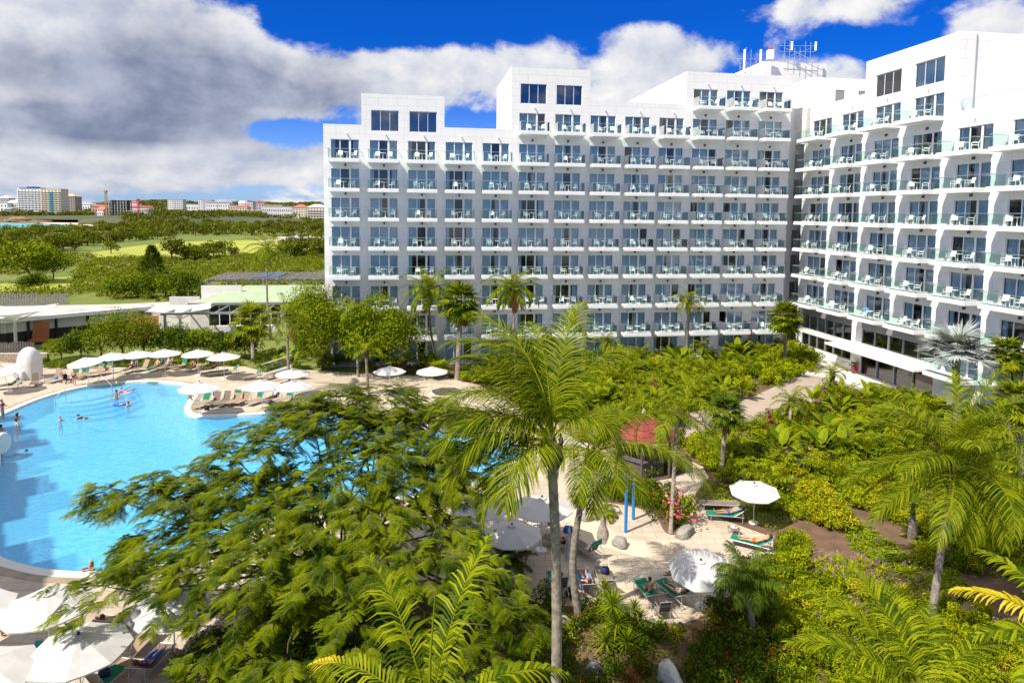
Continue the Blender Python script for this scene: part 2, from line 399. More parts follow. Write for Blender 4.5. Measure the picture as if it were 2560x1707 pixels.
DECK = [(-500,835),(-200,828),(0,832),(110,838),(330,846),(560,842),(600,852),(650,848),(740,852),(900,862),(1010,864),(1100,885),(1190,925),(1260,962),(1330,1012),(1420,1045),(1500,1048),(1570,1052),(1615,1072),(1628,1100),(1600,1128),(1594,1148),(1620,1172),(1665,1196),(1720,1215),(1775,1235),(1780,1290),(1700,1340),(1640,1408),(1570,1432),(1500,1430),(1400,1402),(1260,1388),(1180,1380),(1120,1350),(1000,1330),(850,1345),(720,1400),(560,1450),(440,1490),(400,1568),(400,1700),(-700,1750)]
deckp = [g(*p).to_2d() for p in DECK]
sheet('pool_deck', deckp, [offset(pool, .9)], ZD, M['deck'], sides=.3)
def ring(name, d0, d1, z, m, z_in=None):
    a = offset(pool, d0); b = offset(pool, d1); mb = MB(); n = len(a)
    V = [(p.x, p.y, z) for p in a] + [(p.x, p.y, z) for p in b] + [(p.x, p.y, z-.35) for p in a] + [(p.x, p.y, z-.06) for p in b]
    Fc = []
    for i in range(n):
        j = (i+1) % n
        Fc += [(i, n+i, n+j, j), (i, j, 2*n+j, 2*n+i), (n+i, 3*n+i, 3*n+j, n+j)]
    mb.add(V, Fc); tag(mb.obj(name, m), kind='structure')
ring('pool_coping', -.02, .5, .075, M['coping']); ring('coping_band', .503, .93, .05, M['band'])
big = [Vector(p) for p in ((-4000,-60),(4000,-60),(4000,1500),(-4000,1500))]
sheet('ground', big, [offset(pool, .45)], -.02, M['ground'])
# pool basin
m = bpy.data.materials.new('blue_pool_mosaic'); m.use_nodes = True; t = NT(m.node_tree)
vo = t.new('ShaderNodeTexVoronoi'); t.put(vo.inputs['Vector'], t.pos()); vo.inputs['Scale'].default_value = 9
c = t.mix(t.sep(vo.outputs['Color'])[0], (.19,.58,.88), (.27,.66,.93))
c = t.mix(t.ramp(t.noise(t.pos(), .25, 5, .6), .3, .7), c, t.mix(1.0, c, (.82,.92,.97), 'MULTIPLY'))
p = t.new('ShaderNodeBsdfPrincipled'); t.put(p.inputs['Base Color'], c); p.inputs['Roughness'].default_value = .5
t.l.new(p.outputs[0], t.new('ShaderNodeOutputMaterial').inputs[0]); M['mosaic'] = m
M['step'] = mat('pale_step_mosaic', (.52,.74,.86), .5, (.44,.68,.84), .6, world=True)
mb = MB(); n = len(pool); ip = offset(pool, .01)
mb.add([(q.x,q.y,z) for z in (-.02,-1.35) for q in ip], [(i,(i+1) % n,n+(i+1) % n,n+i) for i in range(n)])
basin = sheet('pool_floor', ip, [], -1.35, M['mosaic']); tag(mb.obj('pool_wall', M['mosaic']), kind='structure')
# wading steps by the back edge
sc_ = [g(x, y).to_2d() for x, y in ((118,914),(180,894),(262,883),(300,880))]
sarc = [g(x, y).to_2d() for x, y in ((130,918),(190,914),(240,905),(275,893),(292,882))]
for k in range(5):
    o1 = [g(x, y + k*4.6 + 2, 0).to_2d() + Vector((k*.34, -.05)) for x, y in ((128,916),(170,913),(215,907),(250,898),(276,889),(296,880))]
    poly = [q + Vector((0, .25)) for q in sc_[::-1]] + catmull(o1, 5, False)
    mb = MB(); mb.prism([(q.x, q.y) for q in poly], -1.34, -.22 - .22*k)
    tag(mb.obj('pool_step', M['step'] if k < 2 else M['mosaic']), kind='structure')
def wbump(t, gl, f):
    P = t.pos(); a = t.noise(P, 1.6, 5, .6, .6); b = t.noise(P, 6.0, 3, .6, .3)
    nb = t.bump(t.m('MULTIPLY_ADD', b, .35, a), .55, .22); t.l.new(nb, gl.inputs['Normal']); t.l.new(nb, f.inputs['Normal'])
    # painted caustics: a web of paler lines put into the transparent tint
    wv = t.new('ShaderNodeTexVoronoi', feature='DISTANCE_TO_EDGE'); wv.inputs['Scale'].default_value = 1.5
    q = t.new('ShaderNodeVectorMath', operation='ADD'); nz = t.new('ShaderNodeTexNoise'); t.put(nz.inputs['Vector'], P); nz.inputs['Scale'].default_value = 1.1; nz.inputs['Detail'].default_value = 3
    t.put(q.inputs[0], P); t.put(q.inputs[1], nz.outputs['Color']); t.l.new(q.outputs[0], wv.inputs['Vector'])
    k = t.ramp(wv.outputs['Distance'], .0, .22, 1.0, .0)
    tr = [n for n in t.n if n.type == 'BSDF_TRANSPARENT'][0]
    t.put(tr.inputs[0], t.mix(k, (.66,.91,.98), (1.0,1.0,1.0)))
WATER_MILK = True
M['water'] = glass('pool_water', (.62,.9,.98), 1.0, .04, 1.33, wbump)
wt = NT.__new__(NT); wt.t = M['water'].node_tree; wt.n = wt.t.nodes; wt.l = wt.t.links
tr_ = [n for n in wt.n if n.type == 'BSDF_TRANSPARENT'][0]; df = wt.new('ShaderNodeBsdfDiffuse'); wt.put(df.inputs[0], wt.mix(wt.noise(wt.pos(), .5, 5, .6), (.08,.50,.84), (.15,.61,.90)))
dst = [l.to_socket for l in tr_.outputs[0].links][0]; mk = wt.new('ShaderNodeMixShader'); mk.inputs[0].default_value = .42
wt.l.new(tr_.outputs[0], mk.inputs[1]); wt.l.new(df.outputs[0], mk.inputs[2]); wt.l.new(mk.outputs[0], dst)
wat = sheet('pool_water', ip, [], -.10, M['water'])
# garden soil, paths, lawns
SOIL = [(1010,866),(860,850),(800,800),(940,812),(1500,806),(1810,800),(1900,850),(2110,905),(2500,1010),(2900,1100),(2900,1900),(400,1900),(400,1700),(402,1568),(445,1488),(560,1450),(720,1398),(850,1344),(1000,1329),(1120,1349),(1180,1379),(1260,1387),(1400,1401),(1500,1429),(1570,1431),(1640,1407),(1700,1339),(1780,1289),(1775,1236),(1720,1216),(1665,1197),(1620,1173),(1594,1149),(1600,1129),(1628,1101),(1615,1073),(1570,1053),(1500,1049),(1420,1046),(1330,1013),(1260,963),(1190,926),(1100,886)]
sheet('garden_soil', [g(*p).to_2d() for p in SOIL], [], 0.0, M['soil'])
PLZ = [(1395,1035),(1440,985),(1520,960),(1600,945),(1690,925),(1740,905),(1800,880),(1845,862),(1885,857),(1905,838),(1935,830),(2060,872),(2080,905),(2000,900),(1900,886),(1868,890),(1880,905),(1862,930),(1800,950),(1745,962),(1690,975),(1620,992),(1560,1010),(1500,1042)]
sheet('plaza', [p_.to_2d() for p_ in catmull([g(*p) for p in PLZ], 4)], [], .012, M['plaza'])
sheet('entrance_pavement', [g(*p).to_2d() for p in ((1790,880),(1822,790),(1870,795),(2100,880),(2200,915),(2180,950),(2080,903),(2000,898),(1905,868),(1860,862))], [], .017, M['coping'])
def patch(name, pts, m, z, kind='structure'): return sheet(name, [p_.to_2d() for p_ in catmull([g(*p) for p in pts], 4)], [], z, m, kind)
patch('island_bed', [(1295,1185),(1330,1172),(1380,1178),(1400,1215),(1450,1240),(1520,1246),(1560,1240),(1545,1262),(1480,1282),(1400,1262),(1330,1240)], M['sand'], .045)
patch('island_bed', [(1360,1130),(1450,1122),(1530,1130),(1560,1160),(1570,1220),(1530,1225),(1500,1180),(1430,1160),(1370,1150)], M['soil'], .045)
patch('island_bed', [(1430,1075),(1530,1058),(1575,1080),(1545,1098),(1470,1105)], M['soil'], .045)
patch('fairway', [(190,586),(260,573),(360,560),(480,553),(560,552),(690,553),(735,556),(740,575),(560,583),(400,589),(260,592)], M['fairway'], .0)
patch('fairway', [(-60,668),(20,648),(100,640),(175,636),(205,648),(150,662),(60,667)], M['fairway'], .0)
patch('fairway', [(430,521),(520,513),(570,519),(500,528),(440,527)], M['fairway'], .0)
patch('sand_path', [(600,552),(730,546),(742,549),(620,556)], M['sand'], .02)

# ================================================================ HOTEL
ZT = [z + 17.05 for z in (14.94,11.45,7.94,4.74,1.55,-1.66,-4.86,-8.34,-11.75,-14.79)]   # window heads, rows -1..8
def panel(mb, u0, u1, z0, z1, ops, y=0.0, rev=.16):
    us = sorted({u0, u1, *[v for o in ops for v in o[:2] if u0 < v < u1]}); zs = sorted({z0, z1, *[v for o in ops for v in o[2:] if z0 < v < z1]})
    for i in range(len(us)-1):
        for j in range(len(zs)-1):
            uc = (us[i]+us[i+1])/2; zc = (zs[j]+zs[j+1])/2
            if any(o[0] < uc < o[1] and o[2] < zc < o[3] for o in ops): continue
            mb.quad((us[i],y,zs[j]),(us[i+1],y,zs[j]),(us[i+1],y,zs[j+1]),(us[i],y,zs[j+1]))
    for a, b, c, d in ops:
        mb.quad((a,y,c),(a,y,d),(a,y+rev,d),(a,y+rev,c)); mb.quad((b,y,d),(b,y,c),(b,y+rev,c),(b,y+rev,d))
        mb.quad((a,y,d),(b,y,d),(b,y+rev,d),(a,y+rev,d)); mb.quad((b,y,c),(a,y,c),(a,y+rev,c),(b,y+rev,c))
WH = 2.32
random.seed(5)
def frame_mesh(w, h, bars, name):
    mb = MB(); f = .055
    mb.box(0, f, .10, .17, 0, h); mb.box(w-f, w, .10, .17, 0, h); mb.box(f, w-f, .10, .17, h-f, h); mb.box(f, w-f, .10, .17, 0, f)
    for a, b in bars: mb.box(a, b, .095, .165, f, h-f)
    return mb.mesh(name, M['frame'])
def pane_mesh(w, h, m='pane'):
    mb = MB(); mb.quad((.03,.135,.03),(w-.03,.135,.03),(w-.03,.135,h-.03),(.03,.135,h-.03)); return mb.mesh('pane', M[m])
def curtain_mesh(w, h, spans):
    mb = MB()
    for a, b in spans:
        n = max(6, int((b-a)/.05)); n += n % 2
        P = [(a+(b-a)*i/n, .30+(.035 if i % 2 else -.035)+.015*sin(i*1.7)) for i in range(n+1)]
        mb.add([(x, y, z) for z in (.05, h-.06) for x, y in P], [(i, i+1, n+2+i, n+1+i) for i in range(n)])
    return mb.mesh('curtain', M['curtain'])
def win_kit(w, b1, b2):
    bars = [(b1-.05, b1+.05), (b2-.11, b2+.11)]
    sp = [[(.06,w-.06)], [(.06,b1-.05),(b2+.1,w-.06)], [(.06,b1+.35),(b2-.2,w-.06)], [(.06,w-.06)], [(.06,b2-.15)], [(b1-.1,w-.06)], [(.06,b1*.45),(b2+.35,w-.06)], [(.06,b1+.1),(b1+.5,w-.06)]]
    return dict(frame=frame_mesh(w, WH, bars, 'window_frame'), pane=pane_mesh(w, WH), cur=[curtain_mesh(w, WH, s) for s in sp], w=w, b=(b1, b2))
kitm = win_kit(3.05, .99, 2.05); kitr = win_kit(3.62, 1.2, 2.45)
mb = MB(); mb.quad((kitm['b'][0]+.04,.136,.04),(kitm['b'][0]+.98,.136,.04),(kitm['b'][0]+.98,.136,WH-.05),(kitm['b'][0]+.04,.136,WH-.05))
def window(wing, kit, u, zt, var):
    o = link('window', kit['frame'], wing, (u, 0, zt-WH)); link('pane', kit['pane'], o); link('curtain', kit['cur'][var], o); return o
def balcony_kit(a, b, p=1.85):
    s = MB(); s.box(a, b, -p, -.002, -.40, -.10); s.box(a+.03, b-.03, -p+.03, -.004, -.10, 0)
    gl = MB(); e = .05
    n = max(2, round((b-a)/1.1))
    for i in range(n):
        x0 = a+e+(b-a-2*e)*i/n+.008; x1 = a+e+(b-a-2*e)*(i+1)/n-.008
        gl.quad((x0,-p+e,.03),(x1,-p+e,.03),(x1,-p+e,1.0),(x0,-p+e,1.0))
    for x in (a+e, b-e):
        gl.quad((x,-p+e+.01,.03),(x,-.9,.03),(x,-.9,1.0),(x,-p+e+.01,1.0)); gl.quad((x,-.88,.03),(x,-.02,.03),(x,-.02,1.0),(x,-.88,1.0))
    h = MB(); h.box(a+e-.02, b-e+.02, -p+e-.022, -p+e+.022, 1.0, 1.035)
    h.box(a+e-.02, a+e+.02, -p+e+.022, -.01, 1.0, 1.035); h.box(b-e-.02, b-e+.02, -p+e+.022, -.01, 1.0, 1.035)
    return s.mesh('balcony_slab', M['white']), gl.mesh('glass_railing', M['rail']), h.mesh('handrail', M['chrome'])
balm = balcony_kit(-.14, 3.2); balr = balcony_kit(-.35, 3.75)
def balcony(wing, kit, u, zt):
    o = link('balcony', kit[0], wing, (u, 0, zt-2.2)); link('glass_railing', kit[1], o); link('handrail', kit[2], o); return o
mb = MB(); mb.box(-.10,.10,-.16,-.001,-.12,.10); mb.box(-.07,.07,-.22,-.16,-.16,.04); lampm = mb.mesh('wall_lamp', M['lamp'])
mb = MB(); mb.tube([(0,-.001,0),(0,-.24,-.02)], .075, 8); lampw = mb.mesh('wall_light', M['white'])
# balcony furniture
def make_chair():
    mb = MB()
    mb.box(-.26,.26,-.25,.25,.41,.45)
    mb.add([(-.25,.22,.45),(.25,.22,.45),(.25,.34,.90),(-.25,.34,.90),(-.25,.25,.45),(.25,.25,.45),(.25,.37,.90),(-.25,.37,.90)], [(0,1,2,3),(7,6,5,4),(0,4,5,1),(3,2,6,7),(0,3,7,4),(1,5,6,2)])
    for s in (-1,1):
        x = s*.26
        mb.tube([(x,-.24,0),(x,-.24,.64),(x,-.1,.66),(x,.26,.64)], .022, 5); mb.tube([(x,.30,0),(x,.24,.45)], .022, 5)
    return mb.mesh('balcony_chair', M['plastic'])
def make_table():
    mb = MB(); mb.lathe([(.24,0),(.24,.03),(.05,.05),(.035,.10),(.035,.68),(.06,.70),(.35,.70),(.35,.73)], 14); return mb.mesh('balcony_table', M['plastic'])
chm, tbm = make_chair(), make_table()
def place_furn(wing, u, zt, w, c, r, which, rows_name):
    """two armchairs and a round table standing on one balcony"""
    z = zt-2.2; mw = wing.matrix_basis if False else Matrix.Translation(wing.location) @ Matrix.Rotation(wing.rotation_euler[2], 4, 'Z')
    rz = wing.rotation_euler[2]; spot = f'balcony {ORD[c]} from left, {ORD[r]} row up, {which}'
    a = w*random.uniform(.24,.36); b = w*random.uniform(.70,.84); tx = (a+b)/2+random.uniform(-.1,.1)
    yy = -.85+random.uniform(-.15,.1)
    for side, x, ang in (('left', a, random.uniform(-.1,.9) if random.random() < .6 else random.uniform(-.3,.3)), ('right', b, -random.uniform(.0,1.1))):
        o = link('balcony_chair', chm, None, mw @ Vector((u+x, yy, z+.002)), rz+(pi if False else 0)+ang+pi*0)
        tag(o, f'white armchair {side} of table, {spot}', 'chair', f'balcony chairs on the {which}')
        if random.random() < .055:
            cn = random.choice(('bluetowel','cteal','towel','cwhite','cblue')); mbt = MB()
            mbt.add([(-.24,.20,.47),(.24,.20,.47),(.24,.325,.93),(-.24,.325,.93),(-.24,.40,.93),(.24,.40,.93),(.24,.36,.55),(-.24,.36,.55)], [(0,1,2,3),(3,2,5,4),(4,5,6,7)])
            o2 = mbt.obj('towel', M[cn], None, o.location.copy(), o.rotation_euler[2]); tag(o2, f"{dict(bluetowel='blue',cteal='teal',towel='green',cwhite='white',cblue='dark blue')[cn]} towel over the {side} chair, {spot}", 'towel')
    o = link('balcony_table', tbm, None, mw @ Vector((u+tx, yy-.15, z+.002)), rz)
    tag(o, f'round white table, {spot}', 'table', f'balcony tables on the {which}')
def shell(mb, u0, u1, z0, top, d, left=None, right=None, y0=0.0):
    """roof, back and the side faces of one stepped volume"""
    mb.quad((u0,y0,top),(u1,y0,top),(u1,d,top),(u0,d,top)); mb.quad((u1,d,0),(u0,d,0),(u0,d,top),(u1,d,top))
    if left is not None: mb.quad((u0,d,left),(u0,y0,left),(u0,y0,top),(u0,d,top))
    if right is not None: mb.quad((u1,y0,right),(u1,d,right),(u1,d,top),(u1,y0,top))

# ---- the wing facing the camera
wm = empty('hotel_wing', (-20.10-.02, 73.17, 0), radians(8.81))
tag(wm, 'long white hotel wing of stepped balcony rows facing the garden, straight behind the palms', 'hotel', 'hotel wings')
U = lambda c: .04+4.2*(c-1)
segs = [(-.75,3.37,26.6,14),(3.37,12.5,30.03,13),(12.5,20.1,26.6,28),(20.1,29.35,33.65,13),(29.35,41.1,30.17,14),(41.1,54.62,33.97,21)]
cells = []
for c in range(1, 14):
    for r in range(-1, 9):
        if r == 0 and c < 6: continue
        if r == -1 and c < 11: continue
        cells.append((c, r))
ops = [(U(c), U(c)+3.05, ZT[r+1]-WH, ZT[r+1]) for c, r in cells]
tall = [(4.4,7.45,25.97,28.27),(8.6,11.66,25.97,28.27),(21.15,24.2,29.55,31.8),(25.35,28.4,29.55,31.8)]
mb = MB()
for i, (u0, u1, top, d) in enumerate(segs):
    panel(mb, u0, u1, 0, top, [o for o in ops+tall if u0 <= o[0] and o[1] <= u1])
    prev = segs[i-1][2] if i else 0; nxt = segs[i+1][2] if i < 5 else 0
    shell(mb, u0, u1, 0, top, d, prev if prev < top else None, nxt if nxt < top else None)
mb.obj('wall', M['wall'], wm)
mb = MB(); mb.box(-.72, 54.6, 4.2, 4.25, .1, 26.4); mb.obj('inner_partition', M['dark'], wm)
tk = frame_mesh(3.05, 2.28, [(1.0,1.05),(2.02,2.07)], 'tall_frame'); tp = pane_mesh(3.05, 2.28, 'pane_blue')
for a, b, z0, z1 in tall:
    o = link('tall_window', tk, wm, (a, 0, z0-.0)); link('pane', tp, o)
rest_w = MB(); rest_b = MB(); rest_g = MB(); rest_f = MB()
random.seed(11)
hidden = {(c, 8) for c in range(1, 14)} | {(1,7),(2,7)}
nl = 0
for c, r in cells:
    zt = ZT[r+1]; row = 9-r
    if (c, r) in hidden: continue
    v = random.choice((0,0,1,2,3,4,5,6,7,0,2))
    if (c, r) in ((2,1),(5,1),(4,3),(7,2),(10,1)): v = 1
    window(wm, kitm, U(c), zt, v); balcony(wm, balm, U(c), zt)
    top = (r == -1) or (r == 0 and 6 <= c <= 10) or (r == 1 and c <= 5)
    if top: link('wall_light', lampw, wm, (U(c)+1.75, 0, zt+.62))
    elif nl < 99: link('wall_lamp', lampm, wm, (U(c)+1.55, 0, zt+.42)); nl += 1
    place_furn(wm, U(c), zt, 3.05, c, row, 'long wing', '')
def stuffcopy(mb, me, off):
    mb.add([(v.co.x+off[0], v.co.y+off[1], v.co.z+off[2]) for v in me.vertices], [tuple(p.vertices) for p in me.polygons])
for c, r in sorted(hidden):
    off = (U(c), 0, ZT[r+1]-WH); stuffcopy(rest_w, kitm['frame'], off); rest_w.k = 1; stuffcopy(rest_w, kitm['pane'], off); rest_w.k = 2; stuffcopy(rest_w, kitm['cur'][(c*3) % 8], off); rest_w.k = 0
    off = (U(c), 0, ZT[r+1]-2.2); stuffcopy(rest_b, balm[0], off); rest_b.k = 1; stuffcopy(rest_b, balm[1], off); rest_b.k = 2; stuffcopy(rest_b, balm[2], off); rest_b.k = 0
tag(rest_w.obj('ground_floor_windows', [M['frame'], M['pane'], M['curtain']], wm), kind='stuff')
tag(rest_b.obj('ground_floor_terraces', [M['white'], M['rail'], M['chrome']], wm), kind='stuff')

# ---- the wing on the right
wr = empty('hotel_wing', (36.34, 80.94, 0), radians(-81.19))
tag(wr, 'sunlit white hotel wing receding on the right, glazed lobby under its balconies', 'hotel', 'hotel wings')
UR = lambda c: .02+5.43*c
segr = [(-1.6,9.12,30.2,15),(9.12,21.42,33.57,16),(21.42,44,26.5,15)]
cellr = [(c, r) for c in range(0, 7) for r in range(0, 8) if not (c >= 4 and r == 0) and not (c < 4 and r == 7)]
opr = [(UR(c), UR(c)+3.62, ZT[r+1]-WH, ZT[r+1]) for c, r in cellr]
tallr = [(10.7,14.4,29.5,31.8),(16.15,19.8,29.5,31.8)]
lob = [(-.4,8.9,3.25,5.0),(-.4,8.9,1.15,2.65),(10.55,20.6,3.4,5.0),(10.55,20.6,.1,2.5)]
mb = MB()
for i, (u0, u1, top, d) in enumerate(segr):
    panel(mb, u0, u1, 0, top, [o for o in opr+tallr+lob if u0 <= o[0] and o[1] <= u1])
# lobby openings that cross a step line
    prev = segr[i-1][2] if i else 0; nxt = segr[i+1][2] if i < 2 else 0
    shell(mb, u0, u1, 0, top, d, prev if prev < top else None, nxt if nxt < top else None)
mb.obj('wall', M['wall'], wr)
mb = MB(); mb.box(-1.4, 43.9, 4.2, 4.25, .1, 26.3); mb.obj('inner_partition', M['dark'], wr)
trk = frame_mesh(3.7, 2.28, [(1.2,1.25),(2.42,2.47)], 'tall_frame'); trp = pane_mesh(3.7, 2.28); blindm = curtain_mesh(3.7, 2.28, [(.05,3.65)])
for i, (a, b, z0, z1) in enumerate(tallr):
    o = link('tall_window', trk, wr, (a, 0, z0)); link('pane', trp, o)
    if i: link('blind', blindm, o)
for c, r in cellr:
    zt = ZT[r+1]; row = 9-r
    window(wr, kitr, UR(c), zt, random.choice((0,0,1,2,3,4,5,6,7))); balcony(wr, balr, UR(c), zt)
    top = (r == 0 and c < 4) or (r == 1 and c >= 4)
    if top: link('wall_light', lampw, wr, (UR(c)+1.8, 0, zt+.62))
    else: link('wall_lamp', lampm, wr, (UR(c)+1.9, 0, zt+.42))
    if c < 6 and r < 7: place_furn(wr, UR(c), zt, 3.6, c+1, row, 'right wing', '')
for k, (a, b, z0, z1) in enumerate(lob):
    n = 6 if k < 2 else (5 if k == 2 else 4)
    bars = [((b-a)*i/n-.045, (b-a)*i/n+.045) for i in range(1, n)]
    f = MB(); h = z1-z0; w_ = b-a
    f.box(0,.06,.04,.14,0,h); f.box(w_-.06,w_,.04,.14,0,h); f.box(.06,w_-.06,.04,.14,h-.06,h); f.box(.06,w_-.06,.04,.14,0,.06)
    for p_, q_ in bars: f.box(p_, q_, -.03, .13, .06, h-.06)
    o = f.obj('lobby_window', M['alu'], wr, (a, 0, z0)); link('pane', pane_mesh(w_, h), o)
for a, b in ((-.4,8.9),(10.55,20.6)):
    mb = MB(); n = 6
    for i in range(n): mb.box(a+(b-a)*i/n+.01, a+(b-a)*(i+1)/n-.01, -.05, -.003, 5.02, 5.66)
    mb.obj('spandrel_panel', M['grey'], wr)
mb = MB(); mb.box(7.3, 20.6, -2.1, -.003, 2.70, 2.92); mb.obj('entrance_canopy', M['white'], wr)
# terrace railing on the low roof, tower down-pipe, roof blocks behind
gl = MB(); hr = MB()
for i in range(10): gl.quad((21.6+i*2.2,.25,26.5),(23.78+i*2.2,.25,26.5),(23.78+i*2.2,.25,27.45),(21.6+i*2.2,.25,27.45))
hr.box(21.5,44,.23,.27,27.45,27.49); o = gl.obj('terrace_railing', M['rail'], wr); hr.obj('handrail', M['chrome'], o)
mb = MB(); mb.tube([(21.48,1.6,26.6),(21.48,1.6,33.3)], .05, 6); mb.obj('down_pipe', M['alu'], wr)
mb = MB(); shell(mb, -9, -.58, 0, 33.9, 15, None, None); panel(mb, -9, -.58, 26, 33.9, [])
# south face with three small windows
for z0, z1, segs_ in ((30.2,30.9,[(0.0,15)]),(32.5,33.9,[(0.0,15)]),(30.9,32.5,[(0,3.2),(4.4,6.3),(7.5,9.4),(10.6,15)])):
    for a, b in segs_: mb.quad((-.58,a,z0),(-.58,b,z0),(-.58,b,z1),(-.58,a,z1))
o = mb.obj('roof_block', M['wall'], wr)
for y in (3.2, 6.3, 9.4):
    f = MB(); f.box(-.72,-.62,y,y+1.2,30.9,32.5); f.obj('small_window', M['grey'], o)
mb = MB(); pts = at(1916,153,97); q0 = at(2079.6,159,98.5)
mb.box(-16.5-12, -16.0, 2.2, 12.2, 26, 39.3); mb.obj('plant_block', M['wall'], wr)
# stair link between the wings
mb = MB(); lops = [(57.0, 58.9, ZT[r+1]-2.4, ZT[r+1]-.1) for r in range(1, 9)]
panel(mb, 54.6, 59.4, 0, 30.6, lops, y=2.6); mb.quad((54.62,0,0),(54.62,2.6,0),(54.62,2.6,30.6),(54.62,0,30.6)); mb.quad((54.62,2.6,30.6),(59.4,2.6,30.6),(59.4,14,30.6),(54.62,14,30.6))
mb.quad((54.7,6,0),(80,6,0),(80,6,25.5),(54.7,6,25.5))
lk = mb.obj('stair_link', M['wall'], wm)
lf = frame_mesh(1.9, 2.3, [(.92,.98)], 'link_window'); lp = pane_mesh(1.9, 2.3)
for a, b, z0, z1 in lops:
    o = link('stair_window', lf, lk, (a, 2.6, z0)); link('pane', lp, o)
# ---- unseen wing out of frame on the left, placed to shade the pool
# ================================================================ POOL FURNITURE
def make_umbrella(R=1.62):
    r = empty('pool_umbrella')
    mb = MB(); n = 8
    rings = [(0.0,2.72),(.10,2.715),(.55*R,2.50),(R,2.24)]
    V = [(0,0,2.74)]; Fc = []
    K = n*3
    for q, (rr, z) in enumerate(rings[1:]):
        for k in range(K):
            a = 2*pi*k/K; edge = (k % 3) != 0
            f = cos(pi/n)/cos((a % (2*pi/n))-pi/n)
            V.append((rr*f*cos(a), rr*f*sin(a), z-(.03*rr/R if edge else 0)))
    for k in range(K): Fc.append((0, 1+k, 1+(k+1) % K))
    for q in range(2):
        for k in range(K): Fc.append((1+q*K+k, 1+(q+1)*K+k, 1+(q+1)*K+(k+1) % K, 1+q*K+(k+1) % K))
    V += [(x, y, z-.05) for x, y, z in V[1+2*K:1+3*K]]
    for k in range(K): Fc.append((1+2*K+k, 1+3*K+k, 1+3*K+(k+1) % K, 1+2*K+(k+1) % K))
    mb.add(V, Fc); can = mb.obj('canopy', M['canvas'], r)
    mb = MB()
    for q, rr in enumerate((.05,.24)):
        for k in range(n):
            a = 2*pi*k/n; mb.add([(rr*cos(a), rr*sin(a), 2.78-q*.05)], [])
    mb.f += [(k, 8+k, 8+(k+1) % 8, (k+1) % 8) for k in range(8)]; mb.mi = [0]*8
    mb.obj('vent_cap', M['canvas'], can)
    mb = MB(); mb.tube([(0,0,.06),(0,0,2.80)], .026, 8); mb.obj('pole', M['white'], r)
    mb = MB(); mb.lathe([(.05,2.78),(.06,2.82),(.03,2.88),(.005,2.89)], 8); mb.obj('finial', M['black'], r)
    mb = MB(); mb.lathe([(.30,0),(.30,.05),(.27,.07),(.05,.08),(.045,.30),(.03,.30)], 14); mb.obj('base', M['white'], r)
    for k in range(n):
        a = 2*pi*k/n; mb = MB(); mb.tube([(.04*cos(a),.04*sin(a),2.66),(R*.97*cos(a),R*.97*sin(a),2.20)], .011, 4); mb.obj('rib', M['white'], r)
    return r
umb = Proto(make_umbrella)
UM = [ # top tx,ty base tx,ty  scale tilt label
 (221,890,0,0,1,9,'tilted white parasol beside the woman standing in a black bikini'),
 (281,879,0,0,1,2,'white parasol over the two tan loungers with green towels on their backs'),
 (343,874,0,0,1,2,'white parasol beside the man in the red cap'),
 (411,871,0,0,1,3,'white parasol between the woman in red bikini and man in blue shirt'),
 (494,872,0,0,1,2,'white parasol above the woman wearing a large black hat'),
 (559,879,0,0,1,4,'white parasol over the flat lounger with emerald towel by the hedge'),
 (498,953,0,0,1.05,3,'white parasol on the rounded corner of the pool peninsula'),
 (655,948,0,0,1.03,3,'white parasol over the man in a white shirt on the peninsula'),
 (732,919,0,0,1,3,'white parasol just right of the sloping glass balustrade, behind a palm trunk'),
 (732,950,0,0,1,3,'white parasol cut across by the slender palm trunk on the peninsula'),
 (21,908,0,0,.95,18,'strongly tilted white parasol at the left edge before the white sculpture'),
 (974,914,0,0,.95,2,'white parasol half hidden behind the round mango tree and feathery crown'),
 (1080,915,0,0,.95,2,'white parasol standing in front of the ground floor terrace, left of a palm'),
 (117,1477,0,0,1,4,'large white parasol at bottom left with a branch tip over its right edge'),
 (196,1582,0,0,1,4,'nearest white parasol at bottom left, dark hub and ribs seen from above'),
 (432,1477,0,0,1,4,'white parasol bottom left, covered on its right by feathery branches'),
 (-45,1645,0,0,1,4,'white parasol cut by the left edge low in the frame'),
 (-92,1490,0,0,1,4,'white parasol corner at the left edge beside the tan coping band'),
 (1888,1203,0,0,.84,6,'small white parasol on the lawn edge above the man in grey shirt'),
 (1756,1382,0,0,.86,14,'dappled white parasol over the couple on green towels'),
 (1280,1308,0,0,.9,4,'white parasol in the shade behind the dark cycad leaves'),
 (1202,1237,0,0,1,3,'white parasol at the right edge of the big feathery tree near the pool lobe'),
 (1355,1240,0,0,1,3,'white parasol under the drooping fronds of the tall coconut palm'),
]
random.seed(3)
for tx, ty, bx, by, s, tilt, lab in UM:
    hp = gt(tx, ty, ZD+2.82*s); hp.z = ZD; o = umb(hp, random.uniform(0, .7), lab, 'parasol', 'white pool parasols', s)
    if tilt > 5:
        a = random.uniform(0, 1); 
        o.rotation_euler = (radians(tilt*.6), radians(-tilt*.55), random.uniform(0,.7))
